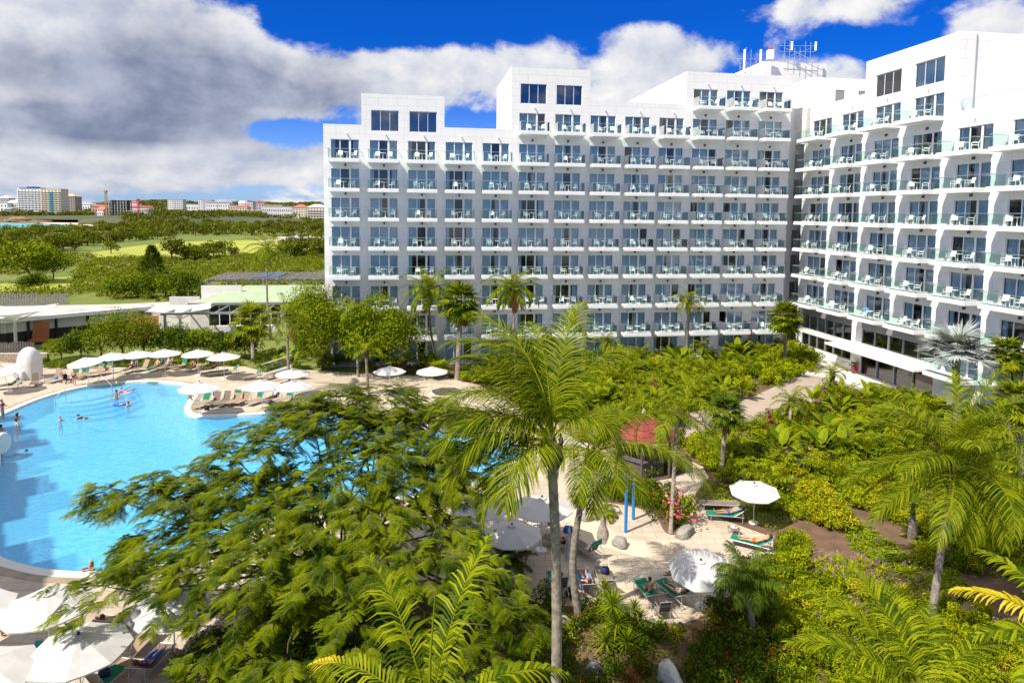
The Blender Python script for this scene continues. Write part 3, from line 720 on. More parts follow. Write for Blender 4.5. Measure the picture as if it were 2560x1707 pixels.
# the closed one
r = empty('pool_umbrella', gt(1421,1460,ZD)); tag(r, 'closed grey white parasol tied round its pole beside the second palm trunk', 'parasol')
mb = MB(); K = 16
V = [(0,0,2.75)]
for rr, z in ((.05,2.7),(.16,1.9),(.22,1.15)):
    V += [((rr*(1 if k % 2 else .6))*cos(2*pi*k/K), (rr*(1 if k % 2 else .6))*sin(2*pi*k/K), z+(.1 if k % 4 == 0 else 0)) for k in range(K)]
Fc = [(0,1+k,1+(k+1) % K) for k in range(K)]+[(1+q*K+k,1+q*K+K+k,1+q*K+K+(k+1) % K,1+q*K+(k+1) % K) for q in range(2) for k in range(K)]
mb.add(V, Fc); mb.obj('canopy', M['canvas'], r)
mb = MB(); mb.tube([(0,0,.05),(0,0,2.8)], .026, 8); mb.obj('pole', M['white'], r); mb = MB(); mb.lathe([(.28,0),(.28,.06),(.05,.08),(.04,.3)], 12); mb.obj('base', M['white'], r)
M['canvas2'] = None

SZ = .36
def slab(mb, P, w, th=.012):
    """ribbon of width w along points P (y,z)"""
    n = len(P)
    V = [(s*w/2, y, z+d) for d in (0, -th) for s in (-1, 1) for y, z in P]
    Fc = []
    for i in range(n-1): Fc += [(i, n+i, n+i+1, i+1), (2*n+i, 2*n+i+1, 3*n+i+1, 3*n+i), (i, i+1, 2*n+i+1, 2*n+i), (n+i, 3*n+i, 3*n+i+1, n+i+1)]
    Fc += [(0, 2*n, 3*n, n), (n-1, 2*n-1, 4*n-1, 3*n-1)]
    mb.add(V, Fc)
def make_lounger(ang, sling):
    def f():
        r = empty('sun_lounger'); a = radians(ang); L = .80
        by, bz = -.25-L*cos(a), SZ+L*sin(a)
        mb = MB(); slab(mb, [(-.25,SZ),(.2,SZ-.015),(.7,SZ-.015),(1.12,SZ)], .60); mb.obj('seat', M[sling], r)
        mb = MB(); slab(mb, [(-.26,SZ+.005),((-.26+by)/2+.01,(SZ+bz)/2),(by,bz)], .60); mb.obj('backrest', M[sling], r)
        mb = MB()
        for s in (-1,1): mb.tube([(s*.32,by,bz),(s*.32,-.26,SZ),(s*.32,1.14,SZ)], .020, 6)
        mb.tube([(-.32,by,bz),(.32,by,bz)], .02, 6); mb.tube([(-.32,1.14,SZ),(.32,1.14,SZ)], .02, 6)
        for s in (-1,1): mb.tube([(s*.30,-.25-.55*cos(a),SZ+.55*sin(a)),(s*.30,-.75,.34)], .012, 5)
        for s in (-1,1): mb.tube([(s*.32,-.80,SZ-.02),(s*.32,-.26,SZ)], .02, 6)
        mb.obj('frame', M['lframe'], r)
        for s in (-1,1):
            for y in (-.72,.98):
                mb = MB(); mb.tube([(s*.32,y,0),(s*.32,y,SZ-.02)], .02, 6); mb.obj('leg', M['lframe'], r)
        return r
    return Proto(f)
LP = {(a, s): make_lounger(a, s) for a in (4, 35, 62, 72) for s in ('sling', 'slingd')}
def towel_mesh(ang, kind, m):
    a = radians(ang); mb = MB(); e = .016
    bk = lambda q: (-.25-.80*q*cos(a)+e*sin(a), SZ+.80*q*sin(a)+e*cos(a))
    if kind == 'back': P = [bk(.25), bk(.6), bk(.97), (-.25-.83*cos(a), SZ+.83*sin(a)+.01), (-.25-.83*cos(a)-.03, SZ+.55*sin(a))]
    elif kind == 'top': P = [bk(.72), bk(.97), (-.25-.83*cos(a), SZ+.83*sin(a)+.01), (-.25-.83*cos(a)-.03, SZ+.5*sin(a))]
    elif kind == 'full': P = [bk(1.0), bk(.5), (-.22,SZ+e+.005), (.3,SZ+e), (.8,SZ+e), (1.15,SZ+e+.004), (1.19,SZ-.12)]
    else: P = [(-.2,SZ+e),(.3,SZ+e),(.75,SZ+e)]
    slab(mb, P, .64, .012); return mb.mesh('towel', M[m])
TM = {}
def spot(tx, ty): return gt(tx, ty, ZD)
PEOPLE = []
LO = [ # tx, ty, feet direction (deg), back angle, sling, towel(kind, material), label tail, person
 (22,972,-150,35,'sling',('full','towel'),'under the lying man at the left edge','lie'),
 (88,962,-60,62,'slingd',None,'short, standing alone with a grey bag, right of the lying man',None),
 (140,953,-95,72,'sling',None,'with its upright tan back, beside the black pushchair',None),
 (184,945,-95,72,'sling',('back','towel'),'with a green towel, behind the woman standing in a black bikini',None),
 (209,944,-88,72,'sling',('back','towel'),'with a green towel and lime cloth, right of the standing woman',None),
 (243,938,-105,62,'sling',('top','towel'),'left of a pair with green towels folded over their tops',None),
 (264,936,-105,62,'sling',('top','towel'),'right of a pair with green towels folded over their tops',None),
 (325,930,-100,62,'slingd',('seat','towel'),'under the man in the red cap','read'),
 (357,926,-112,62,'sling',None,'empty, between the red capped man and the woman in red bikini',None),
 (390,925,-100,62,'sling',('full','towel'),'under the woman in the red bikini','rec'),
 (417,922,-100,62,'sling',None,'under the man in blue shirt and orange shorts','rec'),
 (452,921,-120,62,'sling',('back','towel'),'empty, green towel on its back, right of the man in blue',None),
 (486,925,-95,4,'sling',None,'tan, under the woman with the big black hat','sit'),
 (512,918,-115,62,'sling',('back','towel'),'behind the woman with the black hat, dark green towel',None),
 (526,930,-140,35,'slingd',None,'under the person in lime green trousers','rec'),
 (545,937,-143,4,'sling',('full','towel'),'laid flat under an emerald and lime towel by the hedge',None),
 (575,935,-140,35,'sling',('back','towel'),'last by the hedge, seat half covered with an emerald towel',None),
 (634,948,-150,62,'sling',('back','towel'),'at the foot of the sloping glass balustrade',None),
 (684,945,-120,62,'sling',('back','towel'),'seen over the peninsula parasol, emerald towel on its back',None),
 (706,957,-120,62,'sling',('back','towel'),'half hidden behind two peninsula parasols, emerald towel',None),
 (508,1016,-105,62,'sling',('back','towel'),'leftmost of the peninsula row with a dark green towel',None),
 (537,1012,-102,72,'slingd',None,'with a black bag hanging on its back, second in the peninsula row',None),
 (562,1011,-102,72,'slingd',None,'with a plain shaded back in the middle of the peninsula row',None),
 (587,1009,-104,72,'sling',('top','towel'),'under the long green towel, left of two, peninsula row',None),
 (609,1008,-104,72,'sling',('top','towel'),'under the long green towel, right of two, near the white ball',None),
 (643,1008,-115,72,'sling',('back','towel'),'with bright emerald towel left of the man in the white shirt',None),
 (684,1003,-115,62,'slingd',None,'under the man in the white shirt','rec'),
 (716,1005,-115,62,'sling',('back','towel'),'right of the man in white, beside the palm trunk',None),
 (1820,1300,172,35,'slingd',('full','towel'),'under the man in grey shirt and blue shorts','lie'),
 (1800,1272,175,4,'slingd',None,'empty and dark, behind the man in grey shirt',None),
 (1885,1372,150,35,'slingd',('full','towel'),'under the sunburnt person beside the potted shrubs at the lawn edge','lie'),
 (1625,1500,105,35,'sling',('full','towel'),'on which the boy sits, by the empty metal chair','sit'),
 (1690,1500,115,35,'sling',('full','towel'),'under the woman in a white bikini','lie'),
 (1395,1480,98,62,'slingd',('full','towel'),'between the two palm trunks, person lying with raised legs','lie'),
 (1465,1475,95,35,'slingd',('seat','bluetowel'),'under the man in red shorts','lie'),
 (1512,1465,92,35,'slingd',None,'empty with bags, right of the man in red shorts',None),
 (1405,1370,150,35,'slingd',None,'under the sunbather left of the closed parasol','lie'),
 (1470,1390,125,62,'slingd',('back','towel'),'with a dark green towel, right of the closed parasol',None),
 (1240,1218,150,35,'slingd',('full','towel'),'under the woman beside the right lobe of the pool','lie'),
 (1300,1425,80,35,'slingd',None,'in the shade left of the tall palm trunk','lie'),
 (45,1690,70,62,'sling',None,'with a long frame at bottom left between two parasols',None),
 (95,1655,75,35,'sling',('full','towel'),'with a green towel and aqua cloth, bottom left between parasols',None),
 (262,1722,78,62,'sling',('seat','towel'),'with a green towel and dark bag at the bottom edge',None),
 (215,1600,75,62,'sling',None,'behind the nearest parasol, only its tan back showing',None),
 (282,1590,82,62,'slingd',None,'with a sunbather between two bottom left parasols','lie'),
 (335,1640,85,62,'sling',None,'right of the nearest parasol, tan back to the camera',None),
 (375,1680,85,35,'slingd',None,'under the person in purple and blue at the bottom','lie'),
]
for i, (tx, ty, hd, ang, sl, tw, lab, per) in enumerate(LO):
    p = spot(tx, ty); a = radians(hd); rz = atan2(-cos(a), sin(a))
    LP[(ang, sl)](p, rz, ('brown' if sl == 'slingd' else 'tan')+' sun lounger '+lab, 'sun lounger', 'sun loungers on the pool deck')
    if tw:
        key = (ang, tw)
        if key not in TM: TM[key] = towel_mesh(ang, *tw)
        q = link('towel', TM[key], None, p, rz)
        c = {'towel':'green','bluetowel':'pale blue'}[tw[1]]
        tag(q, ' '.join(f'{c} towel on lounger {lab}'.split()[:15]), 'towel', 'towels on sun loungers')
    if per: PEOPLE.append((per, p, rz, ang, i))
# metal framed armchairs on the right deck
def make_mchair():
    r = empty('patio_chair')
    mb = MB(); slab(mb, [(-.22,.42),(.0,.41),(.22,.42)], .46); mb.obj('seat', M['slingd'], r)
    mb = MB(); slab(mb, [(-.24,.44),(-.34,.70),(-.40,.95)], .46); mb.obj('backrest', M['slingd'], r)
    mb = MB()
    for s in (-1,1):
        mb.tube([(s*.25,.24,.42),(s*.25,-.23,.42),(s*.25,-.41,.96)], .016, 6); mb.tube([(s*.25,.24,.42),(s*.25,.26,.64),(s*.25,-.28,.66)], .014, 6)
    mb.tube([(-.25,-.41,.96),(.25,-.41,.96)], .016, 6); mb.obj('frame', M['lframe'], r)
    for s in (-1,1):
        for y, y2 in ((.24,.27),(-.23,-.34)):
            mb = MB(); mb.tube([(s*.25,y2,0),(s*.25,y,.42)], .016, 6); mb.obj('leg', M['lframe'], r)
    return r
mch = Proto(make_mchair)
for tx, ty, rz, lab in ((1655,1545,.15,'white framed metal chair empty behind the boy on the green towel'),(1385,1335,-1.2,'grey metal chair in the shade right of the tall palm trunk'),(1345,1318,2.2,'metal chair under the seated person left of the tall palm trunk'),(1702,1465,2.0,'metal chair under the parasol with the dark skinned sitter')):
    mch(spot(tx, ty), rz, lab, 'chair', 'metal chairs on the right deck')
def small(name, lab, cat, mb, m, loc, rz=0, parts=()):
    o = mb.obj(name, m, None, loc, rz); tag(o, lab, cat); return o
def bag(loc, m, lab, s=1, rz=0, name='beach_bag', cat='bag'):
    mb = MB(); V = []
    for z, w, d in ((0,.20,.13),(.10,.23,.15),(.24,.19,.12),(.30,.14,.07)):
        V += [(w*cos(2*pi*k/10)*s, d*sin(2*pi*k/10)*s, z*s) for k in range(10)]
    mb.add(V, [(q*10+k,q*10+(k+1) % 10,q*10+10+(k+1) % 10,q*10+10+k) for q in range(3) for k in range(10)]+[tuple(range(30,40)),tuple(range(9,-1,-1))])
    o = mb.obj(name, M[m], None, loc, rz, smooth=True); tag(o, lab, cat)
    mb = MB(); mb.tube([(-.12*s,0,.29*s),(-.09*s,0,.42*s),(.09*s,0,.42*s),(.12*s,0,.29*s)], .012*s, 5); mb.obj('handle', M[m], o); return o
bag(spot(140,957)+Vector((0,0,SZ+.01)), 'bluetowel', 'blue and white bundle on the seat of the upright tan lounger')
bag(spot(90,957)+Vector((0,0,SZ)), 'cgrey', 'grey bag on the short lounger near the sculpture')
bag(spot(372,922)+Vector((0,0,0)), 'cviolet', 'lilac bag on the deck right of the empty lounger')
bag(spot(52,965)+Vector((0,0,SZ*.6)), 'cteal', 'bag under the head of the lying man', .7)
bag(spot(540,1004)+Vector((0,-.1,.62)), 'cblack', 'black bag hanging on the second lounger back of the peninsula row')
bag(spot(517,1025), 'cblack', 'black bag on the deck under the leftmost peninsula lounger')
bag(spot(262,1712)+Vector((0,0,SZ+.02)), 'cnavy', 'dark bag lying on the green towel at the bottom edge')
bag(spot(1512,1450)+Vector((0,0,SZ)), 'cnavy', 'dark bag on the empty lounger right of red shorts')
bag(spot(1430,1490), 'cblack', 'black backpack on the deck between the two palm trunks', 1.3)
bag(spot(100,1645)+Vector((0,0,SZ+.03)), 'cteal', 'aqua cloth bundle on the green towel, bottom left')
bag(spot(1420,1330), 'cblue', 'bright blue bag beside the closed parasol top', 1.2)
bag(spot(437,1640), 'cpink', 'pink bag on the tan table at the bottom, right of the nearest parasol')
mb = MB(); mb.lathe([(.02,-.16),(.10,-.12),(.15,-.04),(.16,.03),(.12,.11),(.05,.155)], 12); o = small('beach_ball', 'white beach ball resting on top of a peninsula lounger back', 'ball', mb, M['white'], spot(618,999)+Vector((0,0,1.2)))
mb = MB(); mb.lathe([(.02,0),(.12,.04),(.15,.13),(.10,.24),(.02,.28)], 10); small('toy_bucket', 'small yellow beach toy by the curved pool edge', 'toy', mb, mat('yellow_plastic', (.75,.55,.02), .5), gt(291,960,.08))
mb = MB(); mb.box(-.55,.55,-.3,.3,0,.012); small('bath_mat', 'dark green mat at the back edge of the pool', 'mat', mb, M['towel'], gt(382,957,.085))
for tx, ty in ((299,960),(310,957)):
    mb = MB(); mb.prism([(-.05,-.14),(.05,-.14),(.06,.1),(0,.15),(-.06,.1)], 0, .03); mb.tube([(-.04,-.02,.03),(0,.05,.06),(.04,-.02,.03)], .008, 4)
    tag(small('flip_flop', 'black flip flop beside the yellow beach toy', 'shoe', mb, M['black'], gt(tx, ty, .08), .4), group='black flip flops by the pool edge')
mb = MB()
for s in (-1,1): mb.tube([(s*.24,-.45,.12),(s*.24,.2,.5),(s*.22,.5,1.0)], .014, 6); mb.tube([(s*.24,.35,.1),(s*.22,-.1,.6)], .014, 6)
mb.tube([(-.22,.5,1.0),(.22,.5,1.0)], .02, 6); r = empty('pushchair', spot(165,957), 1.1); tag(r, 'black pushchair with a purple hood left of the standing woman', 'pushchair'); mb.obj('frame', M['black'], r)
mb = MB(); mb.add([(-.2,-.3,.42),(.2,-.3,.42),(.2,.12,.42),(-.2,.12,.42),(-.2,.3,.85),(.2,.3,.85)], [(0,1,2,3),(3,2,5,4)]); mb.obj('seat', M['cblack'], r)
mb = MB(); mb.add([(.22*cos(a)*sin(b), .1+.25*cos(b), .62+.32*sin(a)*sin(b)+.0) for b in (.4,.9,1.4,1.9) for a in (0,.8,1.57,2.3,3.14)], [(q*5+k,q*5+k+1,q*5+k+6,q*5+k+5) for q in range(3) for k in range(4)]); mb.obj('hood', M['cpurple'], r)
for x, y in ((-.25,-.42),(.25,-.42),(-.25,.35),(.25,.35)):
    mb = MB(); mb.tube([(x-.02,y,.1),(x+.02,y,.1)], .1, 12); mb.obj('wheel', M['black'], r)
mb = MB(); mb.tube([(.35,0,0),(.35,0,.42),(-.35,0,.42),(-.35,0,0)], .018, 6); mb.box(-.36,.36,-.02,.02,.40,.44); small('low_rail', 'low grey metal rail right of the short lounger', 'rail', mb, M['lframe'], spot(107,953), -.5)
# side tables
def make_side():
    r = empty('side_table'); mb = MB(); mb.box(-.24,.24,-.24,.24,.36,.40); mb.obj('top', M['slingd'], r)
    for x in (-.2,.2):
        for y in (-.2,.2): mb = MB(); mb.box(x-.015,x+.015,y-.015,y+.015,0,.36); mb.obj('leg', M['lframe'], r)
    return r
sdt = Proto(make_side)
for tx, ty, lab in ((1834,1335,'brown side table with a sun hat before the man in grey shirt'),(437,924,'small side table with drinks right of the man in blue shirt'),(437,1660,'side table at the bottom with a pink bag on it'),(529,1016,'low side table between the first two peninsula loungers')):
    sdt(spot(tx, ty), .2, lab, 'side table', 'low tables between loungers')
mb = MB(); mb.lathe([(.19,0),(.20,.012),(.10,.02),(.09,.09),(.05,.11)], 14); small('sun_hat', 'straw sun hat lying on the brown side table', 'hat', mb, M['canvas'], spot(1834,1335)+Vector((0,0,.40)))
# pool hand rails
def rail(a, b, lab, h=.95):
    A_ = gt(*a, -.5); B_ = gt(*b, .08); d = B_-A_
    mb = MB(); mb.tube([A_, A_+Vector((0,0,h)), A_+d*.25+Vector((0,0,h+.2)), A_+d*.8+Vector((0,0,h+.35)), B_+Vector((0,0,.85)), B_], .024, 7)
    tag(mb.obj('pool_handrail', M['alu']), lab, 'handrail', 'pool handrails')
rail((139,1026),(165,1003),'bent grey handrail in the water on the near side of the wading steps')
rail((281,990),(247,968),'grey handrail over the wading steps beside the standing swimmer')
mb = MB(); mb.tube([gt(229,986,-.6), gt(229,986,-.6)+Vector((0,0,1.2))], .022, 6); tag(mb.obj('handrail_post', M['alu']), 'single upright steel post in the shallow wading area', 'post')
# white round-edged slide and spout at the left frame edge
r = empty('water_slide', gt(-70,1190,-.1)); tag(r, 'white curved water slide shell at the left edge over the pool', 'water slide')
mb = MB(); mb.prism([(-1.5,-1.9),(.4,-1.9),(.75,-1.2),(.85,0),(.75,1.2),(.4,1.9),(-1.5,1.9)], -.2, 1.1); mb.obj('chute', M['plaster'], r)
mb = MB(); mb.prism([(-1.5,-1.6),(.2,-1.6),(.5,-.8),(.55,0),(.5,.8),(.2,1.6),(-1.5,1.6)], 1.1, 1.14); mb.obj('slide_bed', M['concrete'], r)
for y, rr, z in ((2.7,.75,1.2),(-2.6,.85,.8)):
    mb = MB(); mb.tube([(-1.2,y,z),(-.1,y,z),(.02,y,z)], [rr*.8,rr,rr*.9], 18); mb.obj('round_end', M['plaster'], r)
# white plaster oven-like sculpture on the deck
r = empty('plaster_sculpture', gt(76,945,ZD)); tag(r, 'tall white plaster head sculpture with a chin block by the stone wall', 'sculpture')
mb = MB(); K = 18
V = []
for z, rx, ry, oy in ((0,.98,.9,0),(.8,1.0,.92,0),(1.6,1.0,.95,0),(2.2,.92,.9,-.02),(2.7,.72,.72,-.05),(3.05,.42,.42,-.08),(3.18,.12,.12,-.1)):
    V += [(rx*math.copysign(abs(cos(2*pi*k/K))**.75, cos(2*pi*k/K)), oy+ry*math.copysign(abs(sin(2*pi*k/K))**.75, sin(2*pi*k/K)), z) for k in range(K)]
mb.add(V, [(q*K+k,q*K+(k+1) % K,q*K+K+(k+1) % K,q*K+K+k) for q in range(6) for k in range(K)]+[tuple(range(6*K,7*K))]); mb.obj('head', M['plaster'], r, smooth=True)
mb = MB(); V = []
for z, w in ((0,.62),(.25,.66),(.85,.62),(1.02,.45)):
    V += [(-.45+w*math.copysign(abs(cos(2*pi*k/K))**.5, cos(2*pi*k/K)), -.95+w*.6*math.copysign(abs(sin(2*pi*k/K))**.5, sin(2*pi*k/K)), z) for k in range(K)]
mb.add(V, [(q*K+k,q*K+(k+1) % K,q*K+K+(k+1) % K,q*K+K+k) for q in range(3) for k in range(K)]+[tuple(range(3*K,4*K))]); mb.obj('chin', M['plaster'], r, smooth=True)
mb = MB(); mb.tube([(-.45,-1.36,.62),(-.45,-1.29,.62)], [.28,.2], 14); mb.obj('hollow', M['concrete'], r)
# blue outdoor showers, rocks, lantern on the right deck
def shower(tx, ty, h, lab):
    r = empty('shower_pole', spot(tx, ty)); tag(r, lab, 'shower', 'blue shower poles')
    mb = MB(); mb.tube([(0,0,0),(0,0,h)], .09, 10); mb.obj('pole', M['blue'], r); mb = MB(); mb.lathe([(.1,h),(.16,h+.06),(.15,h+.15),(.05,h+.2)], 12); mb.obj('cap', M['blue'], r)
    mb = MB(); mb.tube([(0,-.09,h*.85),(0,-.3,h*.88),(0,-.36,h*.82)], .02, 6); mb.obj('shower_head', M['alu'], r)
shower(1564,1330, 2.9, 'taller bright blue shower pole behind the bottle palm'); shower(1583,1298, 1.9, 'shorter bright blue pole right of the taller one')
def rock(loc, sx, sy, sz, seed, lab, m='rock', group=None):
    rnd = np.random.RandomState(seed); bm = bmesh.new(); bmesh.ops.create_icosphere(bm, subdivisions=3, radius=1)
    D = rnd.normal(size=(14,3)); D /= np.linalg.norm(D, axis=1)[:,None]; c = rnd.uniform(.55,1.0,14)
    for v in bm.verts:
        p = np.array(v.co); k = 1.0
        for d, cc in zip(D, c):
            dt = p@d
            if dt*k > cc: k = cc/dt
        q = p*k*(1+rnd.uniform(-.03,.03)); v.co = (q[0]*sx, q[1]*sy, q[2]*sz)
    me = bpy.data.meshes.new('rock'); bm.to_mesh(me); bm.free(); me.materials.append(M[m])
    o = link('rock', me, None, loc, seed*.7); tag(o, lab, 'rock', group); return o
M['palerock'] = mat('bleached_limestone', (.58,.54,.48), .9, (.36,.33,.29), 1.6, bump=.9, bscale=5, bdist=.12)
rock(g(1540,1572,.6), .72,.5,.85, 3, 'big pale jagged limestone rock at the bottom, right of the spiky plants', 'palerock', 'garden rocks')
rock(g(1368,1535,.25), .42,.32,.5, 5, 'dark weathered rock between palm trunks and spiky plants', group='garden rocks')
rock(g(1492,1450,.1), .25,.2,.35, 15, 'small grey rock at the edge of the spiky plant clump', group='garden rocks')
rock(g(1288,1436,.15), .7,.45,.4, 8, 'low brown rock edging the deck behind the tall palm trunk', group='garden rocks')
rock(g(1560,1180,.35), .7,.55,.8, 9, 'tall tan boulder beside the pink flowering bush', group='garden rocks')
rock(g(1575,1222,.15), .8,.5,.45, 10, 'low boulder in front of the pink flowering bush', group='garden rocks')
rock(g(1424,1246,.2), .5,.4,.35, 12, 'grey boulder on the sand bed right of the bottle palm', group='garden rocks')
rock(g(1345,1190,.15), .45,.4,.35, 13, 'dark boulder left of the bottle palm', group='garden rocks')
rock(g(1372,1185,.15), .35,.3,.3, 14, 'pale boulder directly behind the bottle palm', group='garden rocks')
mb = MB(); mb.lathe([(.14,0),(.16,.15),(.13,.32),(.05,.40)], 10); small('garden_lantern', 'dark green dome lantern on the ground by the deck corner', 'lantern', mb, mat('dark_green_metal', (.02,.05,.035), .5), g(1563,1450,0))
# red roofed kiosk behind the palms
r = empty('kiosk', g(1475,1078,ZD), .3); tag(r, 'small kiosk with a red shingled pyramid roof behind the coconut palms', 'kiosk')
mb = MB(); V = [(2.4*cos(2*pi*k/6), 2.4*sin(2*pi*k/6), 2.5) for k in range(6)]+[(0,0,3.9)]; mb.add(V, [(k,(k+1) % 6,6) for k in range(6)]+[(5,4,3,2,1,0)]); mb.obj('roof', M['redtile'], r)
mb = MB(); mb.lathe([(.12,3.75),(.14,3.95),(.04,4.15)], 8); mb.obj('finial', M['concrete'], r)
for k in range(6): mb = MB(); mb.tube([(2.0*cos(2*pi*k/6),2.0*sin(2*pi*k/6),0),(2.0*cos(2*pi*k/6),2.0*sin(2*pi*k/6),2.5)], .08, 8); mb.obj('post', M['wood'], r)
mb = MB(); mb.lathe([(1.6,0),(1.6,1.0),(1.75,1.0),(1.75,1.06)], 6); mb.obj('counter', M['wood'], r)
mb = MB(); mb.box(-.25,.25,-.25,.25,0,.02); V = []
r = empty('plant_pot', g(1962,857,.02)); tag(r, 'square magenta pot with a leafy plant beside the lobby entrance', 'plant pot')
mb = MB(); mb.add([(s*a,t_*a,z) for z, a in ((0,.2),(.85,.27)) for s, t_ in ((-1,-1),(1,-1),(1,1),(-1,1))], [(0,1,5,4),(1,2,6,5),(2,3,7,6),(3,0,4,7),(4,5,6,7)]); mb.obj('pot', M['magenta'], r); POT = r
# sloping glass balustrade beside the stairs
r = empty('glass_balustrade'); tag(r, 'sloping glass balustrade with pale rails beside the garden stairs', 'balustrade')
A0, A1 = gt(655,938,.0), gt(730,915,1.6); mb = MB()
for i in range(4):
    p_, q_ = A0.lerp(A1, i/4+.01), A0.lerp(A1, (i+1)/4-.01); mb.quad(p_+Vector((0,0,.15)), q_+Vector((0,0,.15)), q_+Vector((0,0,1.1)), p_+Vector((0,0,1.1)))
mb.obj('glass_panel', M['rail'], r)
mb = MB()
for z in (.1,1.13): mb.tube([A0+Vector((0,0,z)), A1+Vector((0,0,z))], .05, 6)
mb.obj('rail', M['concrete'], r)
mb = MB(); mb.tube([A0, A1], .15, 4); mb.obj('kerb', M['concrete'], r)
# ================================================================ PEOPLE
def V3(*a): return Vector(a)
def pose(kind, ang=50):
    J = {}
    if kind in ('stand', 'lean', 'wade', 'carry', 'raise'):
        J.update(pelvis=V3(0,0,.94), waist=V3(0,.01,1.09), chest=V3(0,0,1.28), neck=V3(0,-.01,1.44), jaw=V3(0,.02,1.53), crown=V3(0,0,1.64), nose=V3(0,.125,1.56))
        for s, n in ((-1,'l'),(1,'r')):
            J['sh'+n] = V3(s*.175,0,1.38); J['hip'+n] = V3(s*.095,0,.90); J['kn'+n] = V3(s*.105,.03,.49); J['an'+n] = V3(s*.12,-.01,.08); J['to'+n] = V3(s*.15,.15,.035)
            if kind == 'lean': J['el'+n] = V3(s*.30,.30,1.40); J['wr'+n] = V3(s*.06,.42,1.47)
            elif kind == 'carry': J['el'+n] = V3(s*.24,.12,1.14); J['wr'+n] = V3(s*.12,.32,1.20)
            elif kind == 'wade': J['el'+n] = V3(s*.36,-.02,1.17); J['wr'+n] = V3(s*.46,.10,.98)
            elif kind == 'raise' and s > 0: J['el'+n] = V3(.34,.12,1.45); J['wr'+n] = V3(.36,.22,1.68)
            else: J['el'+n] = V3(s*.25,-.03,1.12); J['wr'+n] = V3(s*.24,.10,.89)
        if kind == 'stand': J['anl'] += V3(-.05,.08,0); J['tol'] += V3(-.07,.08,0)
    elif kind == 'swim':
        J.update(pelvis=V3(0,0,0), waist=V3(0,.15,.02), chest=V3(0,.36,.05), neck=V3(0,.52,.10), jaw=V3(0,.60,.13), crown=V3(0,.66,.23), nose=V3(0,.73,.15))
        for s, n in ((-1,'l'),(1,'r')):
            J['sh'+n] = V3(s*.18,.44,.04); J['el'+n] = V3(s*.38,.58,.0); J['wr'+n] = V3(s*.42,.82,-.01); J['hip'+n] = V3(s*.09,-.04,0); J['kn'+n] = V3(s*.14,-.42,-.06); J['an'+n] = V3(s*.16,-.82,-.02); J['to'+n] = V3(s*.17,-.95,-.03)
    else:                                   # on a lounger of back angle ang; feet along +y
        a = radians(max(ang, 8)); d = V3(0, -cos(a), sin(a)); nrm = V3(0, sin(a), cos(a))
        pel = V3(0,-.16,SZ+.115); base = pel
        J.update(pelvis=pel, waist=base+d*.15+nrm*.01, chest=base+d*.36, neck=base+d*.53, jaw=base+d*.61+nrm*.035, crown=base+d*.72+nrm*.03, nose=base+d*.64+nrm*.135)
        up_ = kind == 'knees'
        for s, n in ((-1,'l'),(1,'r')):
            J['sh'+n] = base+d*.46+V3(s*.175,0,0); J['hip'+n] = V3(s*.095,-.10,SZ+.11)
            J['kn'+n] = V3(s*.13,.30,SZ+(.40 if up_ or (kind == 'lie' and s > 0 and ang == 62) else .13)); J['an'+n] = V3(s*.12,.70 if not up_ else .62,SZ+.065); J['to'+n] = V3(s*.15,.78,SZ+.20)
            if kind == 'read': J['el'+n] = J['sh'+n]+V3(s*.09,.10,-.24); J['wr'+n] = J['chest']+V3(s*.06,.34,.05)
            elif kind == 'lie' and s < 0: J['el'+n] = J['sh'+n]+d*.12+V3(s*.20,0,.06); J['wr'+n] = J['crown']+V3(s*.05,0,-.02)+nrm*-.03
            else: J['el'+n] = J['sh'+n]-d*.20+V3(s*.10,.02,.0); J['wr'+n] = pel+V3(s*.17,.12,.06)
        if kind == 'sit':
            for k in list(J): pass
            J.update(pelvis=V3(0,0,SZ+.13), waist=V3(0,.0,SZ+.28), chest=V3(0,.03,SZ+.48), neck=V3(0,.06,SZ+.64), jaw=V3(0,.11,SZ+.72), crown=V3(0,.09,SZ+.84), nose=V3(0,.21,SZ+.74))
            for s, n in ((-1,'l'),(1,'r')):
                J['sh'+n] = V3(s*.17,.04,SZ+.58); J['hip'+n] = V3(s*.10,.05,SZ+.12); J['kn'+n] = V3(s*.20,.44,SZ+.22); J['an'+n] = V3(s*.10,.66,SZ+.07); J['to'+n] = V3(s*.14,.80,SZ+.06)
                J['el'+n] = V3(s*.24,.14,SZ+.34); J['wr'+n] = V3(s*.15,.34,SZ+.30)
    return J
RAD = dict(pelvis=.125, waist=.112, chest=.13, neck=.052, jaw=.068, crown=.088, nose=.014, sh=.058, el=.040, wr=.027, hip=.088, kn=.054, an=.036, to=.030)
DEPTH_EMPTIES = []
def skinmesh(pts, edges, m, sub=1):
    me = bpy.data.meshes.new('body'); me.from_pydata([p for p, r in pts], edges, []); o = bpy.data.objects.new('tmp', me); COL.objects.link(o)
    md = o.modifiers.new('s', 'SKIN'); md.use_smooth_shade = True; md.branch_smoothing = .3
    for i, (p, r) in enumerate(pts):
        d = me.skin_vertices[0].data[i]; d.radius = (r, r); d.use_root = i == 0
    if sub: o.modifiers.new('u', 'SUBSURF').levels = sub
    return o, m
